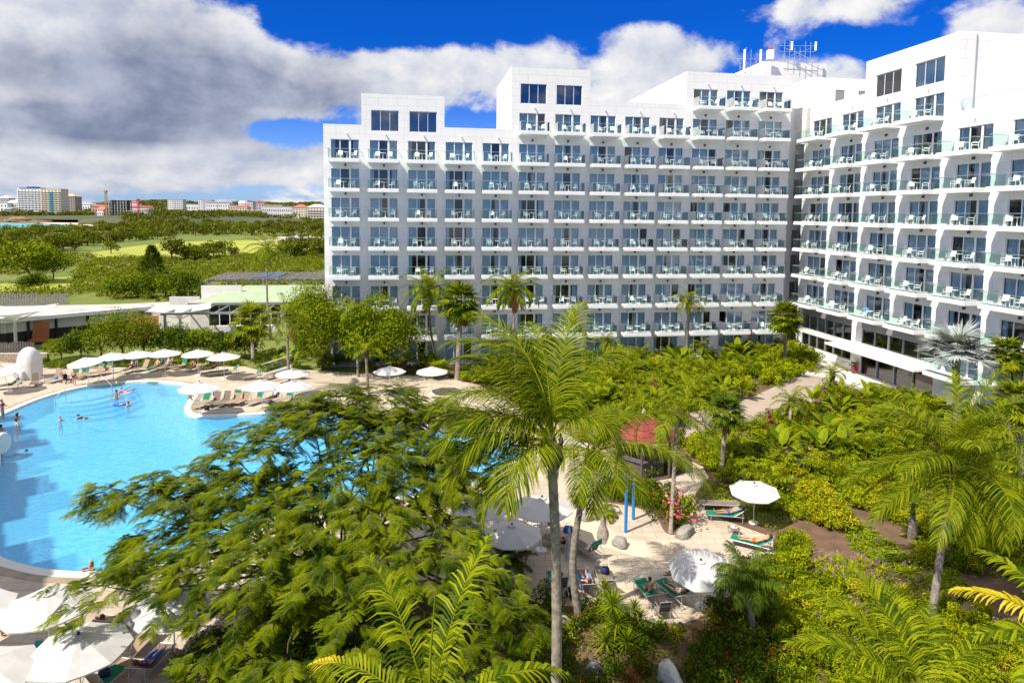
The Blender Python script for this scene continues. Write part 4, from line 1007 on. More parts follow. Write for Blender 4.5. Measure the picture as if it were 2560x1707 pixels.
def build_pose(kind, ang, sex):
    """returns dict of meshes: body, hair, face, clothes"""
    J = pose(kind, ang); pts = []; ix = {}
    def ad_(n, p=None, r=None):
        ix[n] = len(pts); pts.append((p if p is not None else J[n], r if r is not None else RAD.get(n, RAD.get(n[:2], .03)))); return ix[n]
    for n in ('pelvis','waist','chest','neck','jaw','crown','nose'): ad_(n)
    ed = [('pelvis','waist'),('waist','chest'),('chest','neck'),('neck','jaw'),('jaw','crown'),('jaw','nose')]
    for s in 'lr':
        for n in ('sh','el','wr'): ad_(n+s, J[n+s], RAD[n])
        for n in ('hip','kn','an','to'): ad_(n+s, J[n+s], RAD[n])
        ed += [('chest','sh'+s),('sh'+s,'el'+s),('el'+s,'wr'+s),('pelvis','hip'+s),('hip'+s,'kn'+s),('kn'+s,'an'+s),('an'+s,'to'+s)]
        w = (J['wr'+s]-J['el'+s]).normalized(); side = w.cross(V3(0,.3,1)).normalized(); dn = w.cross(side).normalized()
        ad_('palm'+s, J['wr'+s]+w*.065, .030); ed.append(('wr'+s,'palm'+s))
        for k, ln in enumerate((.075,.085,.08,.062)):
            b = ad_(f'f{k}a'+s, J['wr'+s]+w*.10+side*(k-1.5)*.019, .0095); ad_(f'f{k}b'+s, J['wr'+s]+w*(.10+ln*.55)+side*(k-1.5)*.021+dn*.01, .0085); ad_(f'f{k}c'+s, J['wr'+s]+w*(.10+ln)+side*(k-1.5)*.021+dn*.03, .007)
            ed += [('palm'+s, f'f{k}a'+s), (f'f{k}a'+s, f'f{k}b'+s), (f'f{k}b'+s, f'f{k}c'+s)]
        ad_('ta'+s, J['wr'+s]+w*.05+side*-.042, .0105); ad_('tb'+s, J['wr'+s]+w*.09+side*-.058+dn*.012, .0085); ed += [('palm'+s,'ta'+s),('ta'+s,'tb'+s)]
    out = {'body': skinmesh(pts, [(ix[a], ix[b]) for a, b in ed], 'skin')}
    e = .014
    def cl(names, edges, ex=e):
        q = {n: i for i, n in enumerate(names)}
        P_ = []
        for n in names:
            if isinstance(n, tuple): a, b, f, r = n; P_.append((J[a].lerp(J[b], f), r+ex))
            else: P_.append((J[n], RAD.get(n, RAD.get(n[:2], RAD.get(n[:3], .05)))+ex))
        return skinmesh(P_, [(q[a], q[b]) for a, b in edges], 'c')
    tl, tr_ = ('hipl','knl',.55,.075), ('hipr','knr',.55,.075)
    pw = ('pelvis','waist',.45,.118)
    out['shorts'] = cl(['pelvis',pw,'hipl','hipr',tl,tr_], [('pelvis',pw),('pelvis','hipl'),('pelvis','hipr'),('hipl',tl),('hipr',tr_)])
    cl_, cr_ = ('hipl','anl',.93,.042), ('hipr','anr',.93,.042)
    out['trousers'] = cl(['pelvis',pw,'hipl','hipr','knl','knr',('knl','anl',.9,.042),('knr','anr',.9,.042)], [('pelvis',pw),('pelvis','hipl'),('pelvis','hipr'),('hipl','knl'),('hipr','knr'),('knl',('knl','anl',.9,.042)),('knr',('knr','anr',.9,.042))])
    b1_, b2_ = ('pelvis','hipl',.9,.09), ('pelvis','hipr',.9,.09)
    out['briefs'] = cl(['pelvis',b1_,b2_], [('pelvis',b1_),('pelvis',b2_)], .006)
    s1, s2 = ('shl','ell',.6,.05), ('shr','elr',.6,.05)
    out['shirt'] = cl(['chest','waist',('waist','pelvis',.7,.115),('chest','neck',.55,.07),'shl','shr',s1,s2], [('chest','waist'),('waist',('waist','pelvis',.7,.115)),('chest',('chest','neck',.55,.07)),('chest','shl'),('chest','shr'),('shl',s1),('shr',s2)])
    out['bikini_top'] = cl([('chest','neck',-.12,.125),('chest','neck',.25,.115)], [(('chest','neck',-.12,.125),('chest','neck',.25,.115))], .008)
    c = J['crown']; f_ = (J['nose']-J['jaw']); f_ = (f_-(c-J['jaw'])*(f_.dot(c-J['jaw'])/max((c-J['jaw']).length_squared,1e-6))).normalized(); u_ = (c-J['jaw']).normalized(); s_ = u_.cross(f_)
    def orient(bm_mesh_verts): return [c+s_*x+f_*y+u_*z for x, y, z in bm_mesh_verts]
    def capmesh(r, low, long_):
        vs = []; n = 12; m_ = 6
        for q in range(m_+1):
            th = (pi*.56)*q/m_
            for k in range(n):
                ph = 2*pi*k/n; back = max(0, -sin(ph)); z = r*cos(th) - (long_*back*(q/m_)**2); fr = max(0, sin(ph))*.028*(q/m_)
                vs.append((r*.94*sin(th)*cos(ph), r*1.08*sin(th)*sin(ph)-.012-fr, z+.018+fr*1.2))
        return orient(vs), [(q*n+k, q*n+n+k, q*n+n+(k+1) % n, q*n+(k+1) % n) for q in range(m_) for k in range(n)]
    out['hair_short'] = capmesh(.106, 0, .05); out['hair_long'] = capmesh(.110, 0, .24)
    fb = MB()
    for x in (-.034,.034): fb.add(orient([(x+.011*cos(k*pi/3), .088, -.035+.008*sin(k*pi/3)) for k in range(6)]), [tuple(range(6))])
    fb.add(orient([(-.025,.078,-.105),(0,.082,-.113),(.025,.078,-.105),(0,.082,-.101)]), [(0,1,2,3)])
    for x in (-.095,.095): fb.add(orient([(x*.93,0,-.06),(x*1.12,-.02,-.05),(x*1.12,-.02,-.02),(x*.93,0.0,-.01)]), [(0,1,2,3)])
    out['face'] = (fb.v, fb.f)
    cap = MB(); vs, fs = capmesh(.118, 0, 0); cap.add(vs, fs); cap.add(orient([(-.08,.09,.0),(.08,.09,.0),(.06,.20,-.015),(-.06,.20,-.015)]), [(0,1,2,3)]); out['cap'] = (cap.v, cap.f)
    hb = MB(); n = 16; hb.add(orient([(r_*cos(2*pi*k/n), r_*sin(2*pi*k/n), z) for r_, z in ((.24,-.01),(.11,.03),(.10,.11),(.02,.125)) for k in range(n)]), [(q*n+k, q*n+(k+1) % n, q*n+n+(k+1) % n, q*n+n+k) for q in range(3) for k in range(n)]); out['hat'] = (hb.v, hb.f)
    return out
POSES = {}
def get_pose(kind, ang):
    if (kind, ang) not in POSES: POSES[(kind, ang)] = build_pose(kind, ang, 0)
    return POSES[(kind, ang)]
PPL = []   # pose, ang, location, rz, scale, skin, hair(kind,mat), clothes[(part,mat)], label, group
P_LO = {  # people on loungers, by lounger index
 0: ('lie',35,'skin2',('hair_short','hairb'),[('shorts','cnavy')],'man in navy trunks lying on a green towel at the left edge'),
 7: ('read',62,'skin1',('cap','red'),[('shirt','cblack'),('shorts','cblack')],'man in red cap and black shirt sitting up, holding a page'),
 9: ('rec',62,'skin1',('hair_short','hairy'),[('bikini_top','cred'),('briefs','cred')],'woman in a red bikini reclining on a lounger, facing the pool'),
 10: ('rec',62,'skin1',('hair_short','hairb'),[('shirt','cviolet'),('shorts','corange')],'man in a blue violet shirt and orange shorts reclining'),
 12: ('sit',4,'skin1',('hat','cblack'),[('bikini_top','cblack'),('briefs','cblack')],'woman wearing a large black hat sitting on the end of a lounger'),
 14: ('rec',35,'skin2',('hair_short','hairk'),[('trousers','clime')],'person in lime green trousers reclining by the hedge'),
 26: ('rec',62,'skin3',('hair_short','hairk'),[('shirt','cwhite'),('shorts','cnavy')],'man in a white shirt bending his head on the peninsula lounger'),
 28: ('lie',35,'skin2',('cap','cgrey'),[('shirt','cgrey'),('shorts','cblue')],'man in grey shirt, grey cap and blue shorts lying under the small parasol'),
 30: ('lie',35,'skin1',('hair_short','hairb'),[('shorts','corange')],'sunburnt person on a towel at the lawn edge among the palms'),
 31: ('sit',35,'skin2',('hair_short','hairk'),[('shorts','cblack')],'boy with bare back sitting on a green towel by the metal chair'),
 32: ('lie',35,'skin1',('hair_long','hairb'),[('bikini_top','cwhite'),('briefs','cwhite')],'woman in a white bikini lying on a green towel beside the boy'),
 33: ('knees',62,'skin1',('hair_short','hairk'),[('shorts','cblack')],'person with raised legs on a lounger between the palm trunks'),
 34: ('lie',35,'skin1',('hair_short','hairb'),[('shorts','cred')],'bare chested man in red shorts, arm folded behind his head'),
 36: ('lie',35,'skin1',('hair_short','hairb'),[('briefs','cnavy')],'sunbather lying flat left of the closed parasol'),
 38: ('lie',35,'skin1',('hair_long','hairy'),[('bikini_top','cteal'),('briefs','cteal')],'fair haired woman lying beside the right lobe of the pool'),
 39: ('lie',35,'skin2',('hair_short','hairk'),[('shorts','cnavy')],'person lying in deep shade left of the tall palm trunk'),
 44: ('lie',62,'skin1',('hair_long','hairb'),[('bikini_top','cwhite'),('briefs','cred')],'sunbather glimpsed between two parasols at bottom left'),
 46: ('lie',35,'skin2',('hair_long','hairb'),[('shirt','cpurple'),('trousers','cblue')],'person in purple and blue clothes lying at the bottom edge'),
}
for per, loc, rz, ang, i in PEOPLE:
    k = P_LO.get(i)
    if k: PPL.append((k[0], k[1], loc, rz, .8 if i == 31 else 1, *k[2:]))
WZ = -.10
def face(deg): return radians(deg)-pi/2
for kind, tx, ty, z, hd, sc, sk, hr_, cls, lab in [
 ('stand',186,963,ZD,80,1,'skin1',('hair_short','hairb'),[('bikini_top','cblack'),('briefs','cblack')],'woman in a black bikini standing with her back to the pool'),
 ('carry',7,1050,ZD,10,.98,'skin2',('hair_short','hairk'),[('shirt','cpurple'),('trousers','cgrey')],'person in a purple top and grey trousers on the coping, left edge'),
 ('lean',43,1046,-1.35,115,1,'skin2',('hair_long','hairb'),[('bikini_top','cblack')],'swimmer leaning on the coping, brown hair, beside a dark haired one'),
 ('wade',41,1060,-1.38,60,1,'skin1',('hair_short','hairk'),[('shorts','cnavy')],'dark haired swimmer standing in the water below the leaning one'),
 ('lean',2,1075,-1.4,160,1,'skin2',('hair_short','hairk'),[('shorts','cnavy')],'swimmer at the very left edge below the person in purple'),
 ('raise',5,1120,-1.4,-150,1,'skin1',('hair_short','hairb'),[('shorts','cblack')],'swimmer raising one arm above the white water slide'),
 ('wade',291,998,-1.02,-80,1.02,'skin2',('hair_short','hairk'),[('shorts','cblue')],'bare chested man wading waist deep next to the steps'),
 ('swim',312,979,-.05,150,.85,'skin1',('hair_short','hairb'),[('shirt','cpink')],'child in a pink top floating on a pink noodle'),
 ('swim',303,1011,-.04,20,.9,'skin1',('hair_short','hairy'),[('shirt','cblue')],'swimmer in blue lying on a blue float'),
 ('wade',320,1016,-1.25,170,.92,'skin1',('hair_short','hairb'),[('shorts','cteal')],'bare backed child standing in water beside the blue float'),
 ('wade',151,1052,-1.45,-20,1,'skin1',('hair_short','hairy'),[('shorts','cnavy')],'fair haired swimmer standing chest deep in the middle of the pool'),
 ('swim',213,1046,-.12,170,1,'skin2',('hair_short','hairk'),[('shirt','cblack'),('shorts','cblack')],'dark swimmer stretched out swimming to the left'),
 ('swim',40,1130,-.30,30,.9,'skin3',('hair_short','hairk'),[('shorts','cblack')],'dark figure under the surface near the white slide'),
 ('lean',473,994,-1.35,-20,1,'skin2',('hair_long','hairb'),[('bikini_top','cblack')],'brown haired woman leaning on the peninsula coping from the water'),
 ('lean',479,1005,-1.38,10,1,'skin1',('hair_short','hairb'),[('shorts','cnavy')],'second swimmer resting on the peninsula coping, nearer the camera'),
 ('stand',678,1040,ZD,-95,.78,'skin3',('hair_short','hairk'),[('shorts','cblue')],'boy in bright blue shorts standing on the peninsula'),
 ('lean',229,1425,-1.35,-105,1,'skin2',('hair_long','hairy'),[('bikini_top','cblack')],'fair haired woman resting folded arms on the near pool edge'),
 ('swim',705,1068,-.05,200,1,'skin1',('hair_short','hairb'),[('briefs','cpink')],'swimmer lying on a float behind the top branches of the feathery tree'),
 ('sit',1343,1316,ZD+.05,200,1,'skin2',('hair_short','hairk'),[('shorts','cgrey')],'bent person sitting on a chair left of the tall palm trunk'),
 ('sit',1702,1467,ZD+.05,150,1,'skin3',('hair_short','hairk'),[('shorts','cblack')],'dark skinned person sitting under the dappled parasol'),
 ('stand',2,1590,ZD,60,1,'skin2',('hair_short','hairb'),[('shirt','cpink'),('shorts','cnavy')],'person at the left frame edge between two parasols'),
 ('stand',700,1352,ZD,-60,1,'skin1',('hair_short','hairy'),[('shirt','cwhite'),('shorts','cgrey')],'person glimpsed through the branches of the feathery tree'),
]:
    p = gt(tx, ty, max(z, WZ) if z < 0 else z); p.z = z
    if kind == 'sit': p.z = z
    PPL.append((kind, 4 if kind == 'sit' else 0, p, face(hd), sc, sk, hr_, cls, lab))
for q in PPL: get_pose(q[0], q[1])
dg = bpy.context.evaluated_depsgraph_get(); dg.update()
for key, d in POSES.items():
    for part, v in list(d.items()):
        if isinstance(v[0], bpy.types.Object):
            me = bpy.data.meshes.new_from_object(v[0].evaluated_get(dg)); d[part] = me
for key, d in POSES.items():
    pass
for o in [o for o in COL.objects if o.name.startswith('tmp')]: bpy.data.objects.remove(o)
CACHE = {}
def partmesh(kind, ang, part, m):
    k = (kind, ang, part, m)
    if k not in CACHE:
        src = POSES[(kind, ang)][part]
        if isinstance(src, tuple):
            me = bpy.data.meshes.new(part); me.from_pydata([tuple(v) for v in src[0]], [], src[1]); me.polygons.foreach_set('use_smooth', [True]*len(src[1]))
        else: me = src.copy()
        me.materials.clear(); me.materials.append(M[m]); CACHE[k] = me
    return CACHE[k]
for kind, ang, loc, rz, sc, sk, hr_, cls, lab in PPL:
    o = link('person', partmesh(kind, ang, 'body', sk), None, loc, rz, sc); tag(o, lab, 'person', 'bathers around the pool')
    hn = {'hair_short':'hair','hair_long':'hair','cap':'cap','hat':'hat'}[hr_[0]]
    link(hn, partmesh(kind, ang, hr_[0], hr_[1]), o)
    link('facial_features', partmesh(kind, ang, 'face', 'hairk'), o)
    for part, m_ in cls: link(part, partmesh(kind, ang, part, m_), o)
# floats
mb = MB(); mb.tube([gt(296,983,-.06)+Vector((.02*k,0,.03*sin(k*.9))) + (gt(333,971,-.06)-gt(296,983,-.06))*(k/8) for k in range(9)], .045, 8); tag(mb.obj('pool_noodle', M['cpink'], smooth=True), 'pink foam noodle under the child in pink', 'pool noodle')
mb = MB(); mb.prism([(.5*cos(a)*(1.6 if abs(cos(a)) > .5 else 1.2)*.8, .35*sin(a)) for a in [2*pi*k/14 for k in range(14)]], -.09, -.01); small('float_mat', 'blue swimming float under the swimmer in blue', 'float', mb, M['cblue'], gt(301,1010,0), .3)
# ================================================================ VEGETATION
def nrm(v): return v/np.maximum(np.linalg.norm(v, axis=-1, keepdims=True), 1e-9)
class VC:
    """collects quads as numpy blocks, one material slot per block"""
    def __init__(s): s.V = []; s.F = []; s.mi = []; s.n = 0
    def add(s, V, Fq, k=0):
        s.V.append(V.reshape(-1,3)); s.F.append(Fq+s.n); s.n += len(s.V[-1]); s.mi.append(np.full(len(Fq), k))
    def mesh(s, name, mats, smooth=False): return npmesh(name, np.concatenate(s.V), np.concatenate(s.F), mats, np.concatenate(s.mi), smooth)
def strips(P, Wd, side):
    """P (N,K,3) centre lines, Wd (K,) or (N,K) half widths, side (N,3)|(N,K,3) -> verts, quads"""
    N, K = P.shape[:2]; Wd = np.broadcast_to(Wd, (N,K)); side = side[:,None,:] if side.ndim == 2 else side
    V = np.stack([P-side*Wd[...,None], P+side*Wd[...,None]], 2).reshape(N, K*2, 3)
    base = (np.arange(N)*K*2)[:,None]; q = np.array([[2*i, 2*i+1, 2*i+3, 2*i+2] for i in range(K-1)])
    return V, (base[:,:,None]+q[None]).reshape(-1,4)
def frond(vc, rng, o, az, el0, L, bend, nl=40, ll=.75, w=.03, droop=.55, vee=.35, pet=.12, kr=1, kl=0, wind=(0,0), roll=0.0, tipk=None):
    az, el0, bend = radians(az), radians(el0), radians(bend)
    S_ = np.linspace(0,1,14); e = el0-bend*S_**1.4
    d = np.stack([np.cos(e)*cos(az)+wind[0]*S_**1.5, np.cos(e)*sin(az)+wind[1]*S_**1.5, np.sin(e)], 1); d = nrm(d)
    R = np.concatenate([[np.zeros(3)], np.cumsum((d[:-1]+d[1:])/2*L/13, 0)])+np.array(o)
    hz = np.array([-sin(az), cos(az), 0])
    side = nrm(hz[None]-d*(d@hz)[:,None]); up_ = np.cross(side, d)*-1; up_ = np.where(up_[:,2:] < -.2, up_, up_); up_ = np.cross(d, side)
    if roll: side, up_ = side*cos(roll)+up_*sin(roll), up_*cos(roll)-side*sin(roll)
    wr_ = np.linspace(.034,.006,14)*(L/3.5)
    for sd_ in (side, up_):
        V, q = strips(R[None], wr_[None], sd_[None]); vc.add(V, q, kr)
    s = np.linspace(pet, .995, nl); s = np.concatenate([s, np.clip(s+.5/nl, 0, 1)]); sgn = np.concatenate([np.ones(nl), -np.ones(nl)])
    f = s*13; i = np.clip(f.astype(int), 0, 12); fr = (f-i)[:,None]
    p = R[i]*(1-fr)+R[i+1]*fr; T = nrm(d[i]*(1-fr)+d[i+1]*fr); Sd = nrm(side[i]*(1-fr)+side[i+1]*fr); Up = nrm(up_[i]*(1-fr)+up_[i+1]*fr)
    al = np.radians(20+38*s+rng.normal(0,4,len(s)))
    D = nrm(Sd*(np.cos(al)*sgn)[:,None]+T*np.sin(al)[:,None]+Up*(vee*(1-.6*s)+rng.normal(0,.06,len(s)))[:,None])
    ln = ll*np.clip(np.sin(pi*(.16+.78*s)), .12, 1)**.7*rng.uniform(.88,1.06,len(s))
    g_ = np.array([0,0,-1.0]); dr = (droop*rng.uniform(.7,1.3,len(s)))[:,None]
    D2 = nrm(D+g_*dr+np.array([wind[0],wind[1],0])*.35); D3 = nrm(D+g_*dr*2.1+np.array([wind[0],wind[1],0])*.6)
    P = np.stack([p, p+D*ln[:,None]*.34, p+D*ln[:,None]*.34+D2*ln[:,None]*.34, p+D*ln[:,None]*.34+D2*ln[:,None]*.34+D3*ln[:,None]*.32], 1)
    ww = w*np.array([.55,1.0,.85,.12])
    sd2 = nrm(T-D*(T*D).sum(1)[:,None])
    V, q = strips(P, ww, sd2)
    if tipk is None: vc.add(V, q, kl)
    else:
        n3 = 3; m = (s[np.arange(len(q))//n3] > .72)
        vc.add(V, q[~m], kl); vc.add(np.zeros((0,3)), q[m]-0, tipk) if False else None
        s_n = s.n if False else None
        vc.F.append(q[m]+vc.n-len(V.reshape(-1,3))); vc.mi.append(np.full(m.sum(), tipk))
def coco_crown(rng, n=20, L=3.6, emax=82, emin=-28, nl=46, ll=.78, w=.022, wind=(0,0), bend=(65,110), droop=.55, o=(0,0,0), az0=0, bend_=None, vc=None, dead=0, kl=0, kr=1):
    vc = vc or VC(); bend = bend_ or bend
    for k in range(n):
        u = (k+.5)/n; az = az0+k*137.5+rng.uniform(-14,14); el = emax+(emin-emax)*u**.85
        frond(vc, rng, o, az, el, L*(.72+.28*sin(pi*min(1,.25+u*.8)))*rng.uniform(.9,1.08), rng.uniform(*bend)*(1-.35*max(0,u-.6)), nl, ll, w, droop*rng.uniform(.7,1.4), .30, kl=kl if k < n-dead else 2, kr=kr if k < n-dead else 2, wind=wind)
    return vc
def trunk_mesh(pts, r0, r1, m='trunk', n=10, ring=.14, bulge=None, name='trunk'):
    P = catmull(pts, 8, False); out = []; rad = []
    L = 0
    # rings along the trunk
    N = max(12, int(sum((P[i+1]-P[i]).length for i in range(len(P)-1))/ring))
    for k in range(N+1):
        f = k/N*(len(P)-1); i = min(int(f), len(P)-2); out.append(P[i].lerp(P[i+1], f-i)); u = k/N
        r = r0+(r1-r0)*u+(r0*.45*max(0,1-u*9)); r *= 1+(.045 if k % 2 else -.03)
        if bulge: r += bulge*math.exp(-((u-.25)/.25)**2)
        rad.append(r)
    mb = MB(); mb.tube(out, rad, n); return mb.mesh(name, M[m], True)
def fan_leaf(vc, rng, o, az, el, pl, R, nseg=22, w=.035, spread=260, droop=.25, kl=0, kr=1):
    az, el = radians(az), radians(el); d = np.array([cos(el)*cos(az), cos(el)*sin(az), sin(el)]); hz = np.array([-sin(az), cos(az), 0]); u = np.cross(d, hz)
    hub = np.array(o)+d*pl+np.array([0,0,-.08*pl*pl])
    V, q = strips(np.stack([np.array(o), hub])[None], np.array([.018,.014])[None], np.stack([hz,hz])[None]); vc.add(V, q, kr)
    # the blade plane is tipped up from the petiole
    d2 = nrm(d*.8+u*-.55) if el > .3 else nrm(d+np.array([0,0,-.35]))
    u2 = np.cross(d2, hz)
    ph = np.radians(np.linspace(-spread/2, spread/2, nseg)); 
    D = np.cos(ph)[:,None]*d2+np.sin(ph)[:,None]*hz+u2*rng.normal(.10,.06,nseg)[:,None]
    D = nrm(D); r = R*(.72+.28*np.cos(ph/2))*rng.uniform(.93,1.05,nseg)
    D2 = nrm(D+np.array([0,0,-1])*droop*rng.uniform(.6,1.6,nseg)[:,None])
    P = np.stack([np.broadcast_to(hub,(nseg,3)), hub+D*r[:,None]*.55, hub+D*r[:,None]*.55+D2*r[:,None]*.45], 1)
    sd = nrm(np.cross(D, np.broadcast_to(u2,(nseg,3))))
    V, q = strips(P, R*np.array([.012,.075*20/nseg,.006]), sd); vc.add(V, q, kl)
def fan_crown(rng, n=34, pl=.8, R=.75, emax=85, emin=-45, skirt=0, nseg=22, **k):
    vc = VC()
    for i in range(n):
        u = (i+.5)/n; fan_leaf(vc, rng, (0,0,0), i*137.5+rng.uniform(-10,10), emax+(emin-emax)*u, pl*rng.uniform(.8,1.1), R*rng.uniform(.85,1.1), nseg, **k)
    for i in range(skirt):
        fan_leaf(vc, rng, (0,0,-.25-.5*i/skirt), rng.uniform(0,360), rng.uniform(-80,-60), pl*.7, R*.7, 14, kl=2, kr=2, droop=.6)
    return vc
def cloud(vc, rng, n, c, rad, leaf, lumps=14, lr=.45, k=0, up=.25, shell=.75, wr=.42):
    """n leaf quads on lumps scattered over an ellipsoid"""
    c = np.array(c, float); rad = np.array(rad, float)
    d = nrm(rng.normal(size=(lumps,3))); d[:,2] = np.abs(d[:,2])*1.1-.35; d = nrm(d)
    lc = d*rng.uniform(.45,.85,(lumps,1)); ls = lr*rng.uniform(.7,1.3,lumps)
    idx = rng.randint(0, lumps, n); q = nrm(rng.normal(size=(n,3))); q[:,2] += .15; q = nrm(q)
    p = (lc[idx]+q*(ls[idx]*rng.uniform(shell,1.03,n))[:,None])*rad+c
    N_ = nrm(q+rng.normal(0,.5,(n,3))+np.array([0,0,up])); a = nrm(np.cross(N_, rng.normal(size=(n,3))))
    b = np.cross(N_, a); a = nrm(a+np.array([0,0,-.25])); l = leaf*rng.uniform(.7,1.25,n)[:,None]
    V = np.stack([p-a*l*.5, p+b*l*wr*.5+N_*l*.06, p+a*l*.5-N_*l*.08, p-b*l*wr*.5+N_*l*.06], 1)
    vc.add(V, np.arange(n*4).reshape(n,4), k)
def rosette(vc, rng, o, n, L, w, emax=85, emin=10, bend=60, k=0, taper=.1, seg=5, fold=0):
    u = (np.arange(n)+.5)/n; az = np.radians(np.arange(n)*137.5+rng.uniform(-12,12,n)); el = np.radians(emax+(emin-emax)*u+rng.uniform(-6,6,n)); l = L*rng.uniform(.8,1.1,n)*(.75+.25*u)
    S_ = np.linspace(0,1,seg); e = el[:,None]-np.radians(bend)*rng.uniform(.6,1.3,n)[:,None]*S_**1.5
    d = np.stack([np.cos(e)*np.cos(az)[:,None], np.cos(e)*np.sin(az)[:,None], np.sin(e)], 2)
    P = np.concatenate([np.zeros((n,1,3)), np.cumsum((d[:,:-1]+d[:,1:])/2*(l/(seg-1))[:,None,None], 1)], 1)+np.array(o)
    sd = np.stack([-np.sin(az), np.cos(az), np.zeros(n)], 1)
    prof = w*np.interp(S_, [0,.25,.6,1], [.55,1,.85,taper]); V, q = strips(P, prof, sd); vc.add(V, q, k); return P
def paddle(vc, rng, o, n, L, W, stem=.6, emax=85, emin=35, bend=50, k=0, ks=1):
    """large banana-like leaves on stalks"""
    for i in range(n):
        az = radians(i*137.5+rng.uniform(-20,20)); el = radians(emax+(emin-emax)*(i+.5)/n); S_ = np.linspace(0,1,9)
        l = L*rng.uniform(.8,1.1); e = el-radians(bend)*rng.uniform(.6,1.3)*S_**1.3; d = np.stack([np.cos(e)*cos(az), np.cos(e)*sin(az), np.sin(e)], 1)
        P = np.concatenate([[np.zeros(3)], np.cumsum((d[:-1]+d[1:])/2*l*(1+stem)/8, 0)])+np.array(o)
        hz = np.array([-sin(az), cos(az), 0]); un = np.cross(d, hz)
        u0 = stem/(1+stem); x = np.clip((S_-u0)/(1-u0), 0, 1); wd = W*np.sin(pi*np.clip(x,0,1)**.75)**.6*(S_ >= u0)+.02
        for s in (-1,1):
            V = np.stack([P, P+s*hz*wd[:,None]*.55-un*wd[:,None]*-.22, P+s*hz*wd[:,None]-un*wd[:,None]*-.10*rng.uniform(.2,2)], 1)
            q = np.array([[i_*3+j, i_*3+j+1, i_*3+j+4, i_*3+j+3] for i_ in range(8) for j in range(2)]); vc.add(V, q, k)
PM = [M['Lpalm'], M['Lpalmy'], M['Lbrownleaf'], M['Lyellow']]
def palm(kind, base, top, lab, seed, crown, r0=.16, r1=.11, name='coconut_palm', mats=None, bend=None, tm='trunk', bulge=None, extra=None, group=None, shaft=None):
    """a palm: trunk from base to top, crown of leaves on it"""
    base = Vector(base); top = Vector(top); r = empty(name, base); tag(r, lab, 'palm', group); dlt = top-base
    b = Vector(bend or (0,0,0)); pts = [Vector((0,0,-.2)), dlt*.35+b, dlt*.7+b*.7, dlt]
    link('trunk', trunk_mesh(pts, r0, r1, tm, bulge=bulge), r)
    me = crown.mesh('crown', mats or PM); o = link('crown', me, r, dlt)
    if kind == 'coco':
        rng = np.random.RandomState(seed); mb = MB()
        for k in range(16):
            a = k*2.4; z = -.55+.6*k/16; rr = r1*1.5+.05
            mb.tube([(r1*cos(a),r1*sin(a),z-.1),(rr*1.25*cos(a),rr*1.25*sin(a),z+.2),(rr*1.0*cos(a),rr*1.0*sin(a),z+.42)], [.09,.06,.03], 5)
        mb.obj('leaf_sheath', M['bark'], r, dlt)
    if shaft:
        mb = MB(); mb.tube([(0,0,-shaft),(0,0,-shaft*.5),(0,0,.05)], [r1*1.25,r1*1.15,r1*.6], 10); mb.obj('crownshaft', M['Lpalm'], r, dlt, smooth=True)
    return r
R_ = np.random.RandomState
def coco(base, top, lab, seed, L=3.2, n=20, wind=(-.25,0), bend=None, r0=.15, r1=.10, **k):
    return palm('coco', base, top, lab, seed, coco_crown(R_(seed), n, L, wind=wind, **k), r0, r1, bend=bend)
# --- tall coconut palm in the middle
vc = VC(); rg = R_(1); Z0 = (0,0,.1)
for az, el, L, bd in ((177,40,4.0,92),(195,18,3.7,98),(150,70,4.4,92),(168,86,4.8,105),(60,84,4.5,62),(25,76,4.0,80),(-20,62,2.8,150),(205,-4,3.0,88),(110,50,3.6,70),(138,42,3.8,75),(-120,20,2.9,100),(100,86,4.2,80),(185,62,4.2,112),(-150,45,3.2,110),(172,8,3.6,75),(158,25,4.0,85),(120,72,4.4,75),(85,62,4.2,60),(200,46,3.8,105),(145,84,4.6,70)):
    frond(vc, rg, Z0, az, el, L, bd*1.08, 115, 1.1, .0135, .36, .12, wind=(-.12,0))
p1b = Vector(ad(1243,1700,17.3)); p1b.z = 0; p1t = ad(1266,1022,17.5)
palm('coco', p1b, p1t, 'tallest coconut palm in front, pale ringed trunk rising from the bottom of the frame', 1, vc, .165, .125, bend=(.32,0,0))
# --- second palm beside it
vc = VC(); rg = R_(2)
for az, el, L, bd in ((8,50,5.3,88),(-28,30,5.6,95),(-5,20,4.6,80),(60,70,2.6,80),(-75,30,3.2,110),(-110,15,3.0,110),(-140,35,2.8,110),(160,40,3.4,90),(120,60,3.4,80),(80,35,3.2,70),(35,60,3.0,80),(-50,5,3.2,70),(-95,-15,2.8,60),(175,10,2.8,80),(-10,75,3.0,90)):
    frond(vc, rg, Z0, az, el, L, bd, 92, 1.05, .0145, .45, .14)
palm('coco', g(1334,1437), ad(1361,1043,26.5), 'coconut palm with a thinner curved trunk right beside the tallest one', 2, vc, .17, .12, bend=(-.5,0,.0))
coco(g(1540,1226), ad(1556,950,37.5), 'slim coconut palm in front of the red kiosk, one brown hanging frond', 3, 4.0, 15, (0,0), r0=.12, r1=.10, emin=-35, nl=52, dead=1, ll=.85, w=.02)
vcp = fan_crown(R_(4), 26, .8, .85, 85, -35, skirt=3)
palm('fan', g(1657,1086), ad(1668,945,43), 'dark fan palm with a straight trunk right of the red kiosk', 4, vcp, .16, .13, 'fan_palm', [M['Lpalmd'], M['Lpalm'], M['Lbrownleaf']])
coco(g(2136,1442), ad(2188,1072,26.8), 'large wind swept coconut palm with a dark leaning trunk on the right', 5, 5.2, 32, (-.45,.0), r0=.17, r1=.12, nl=92, ll=1.1, emax=86, emin=-28, w=.0155, droop=.5, bend_=(50,90))
vcp = fan_crown(R_(6), 46, 1.5, 1.35, 86, -62, skirt=22, nseg=24)
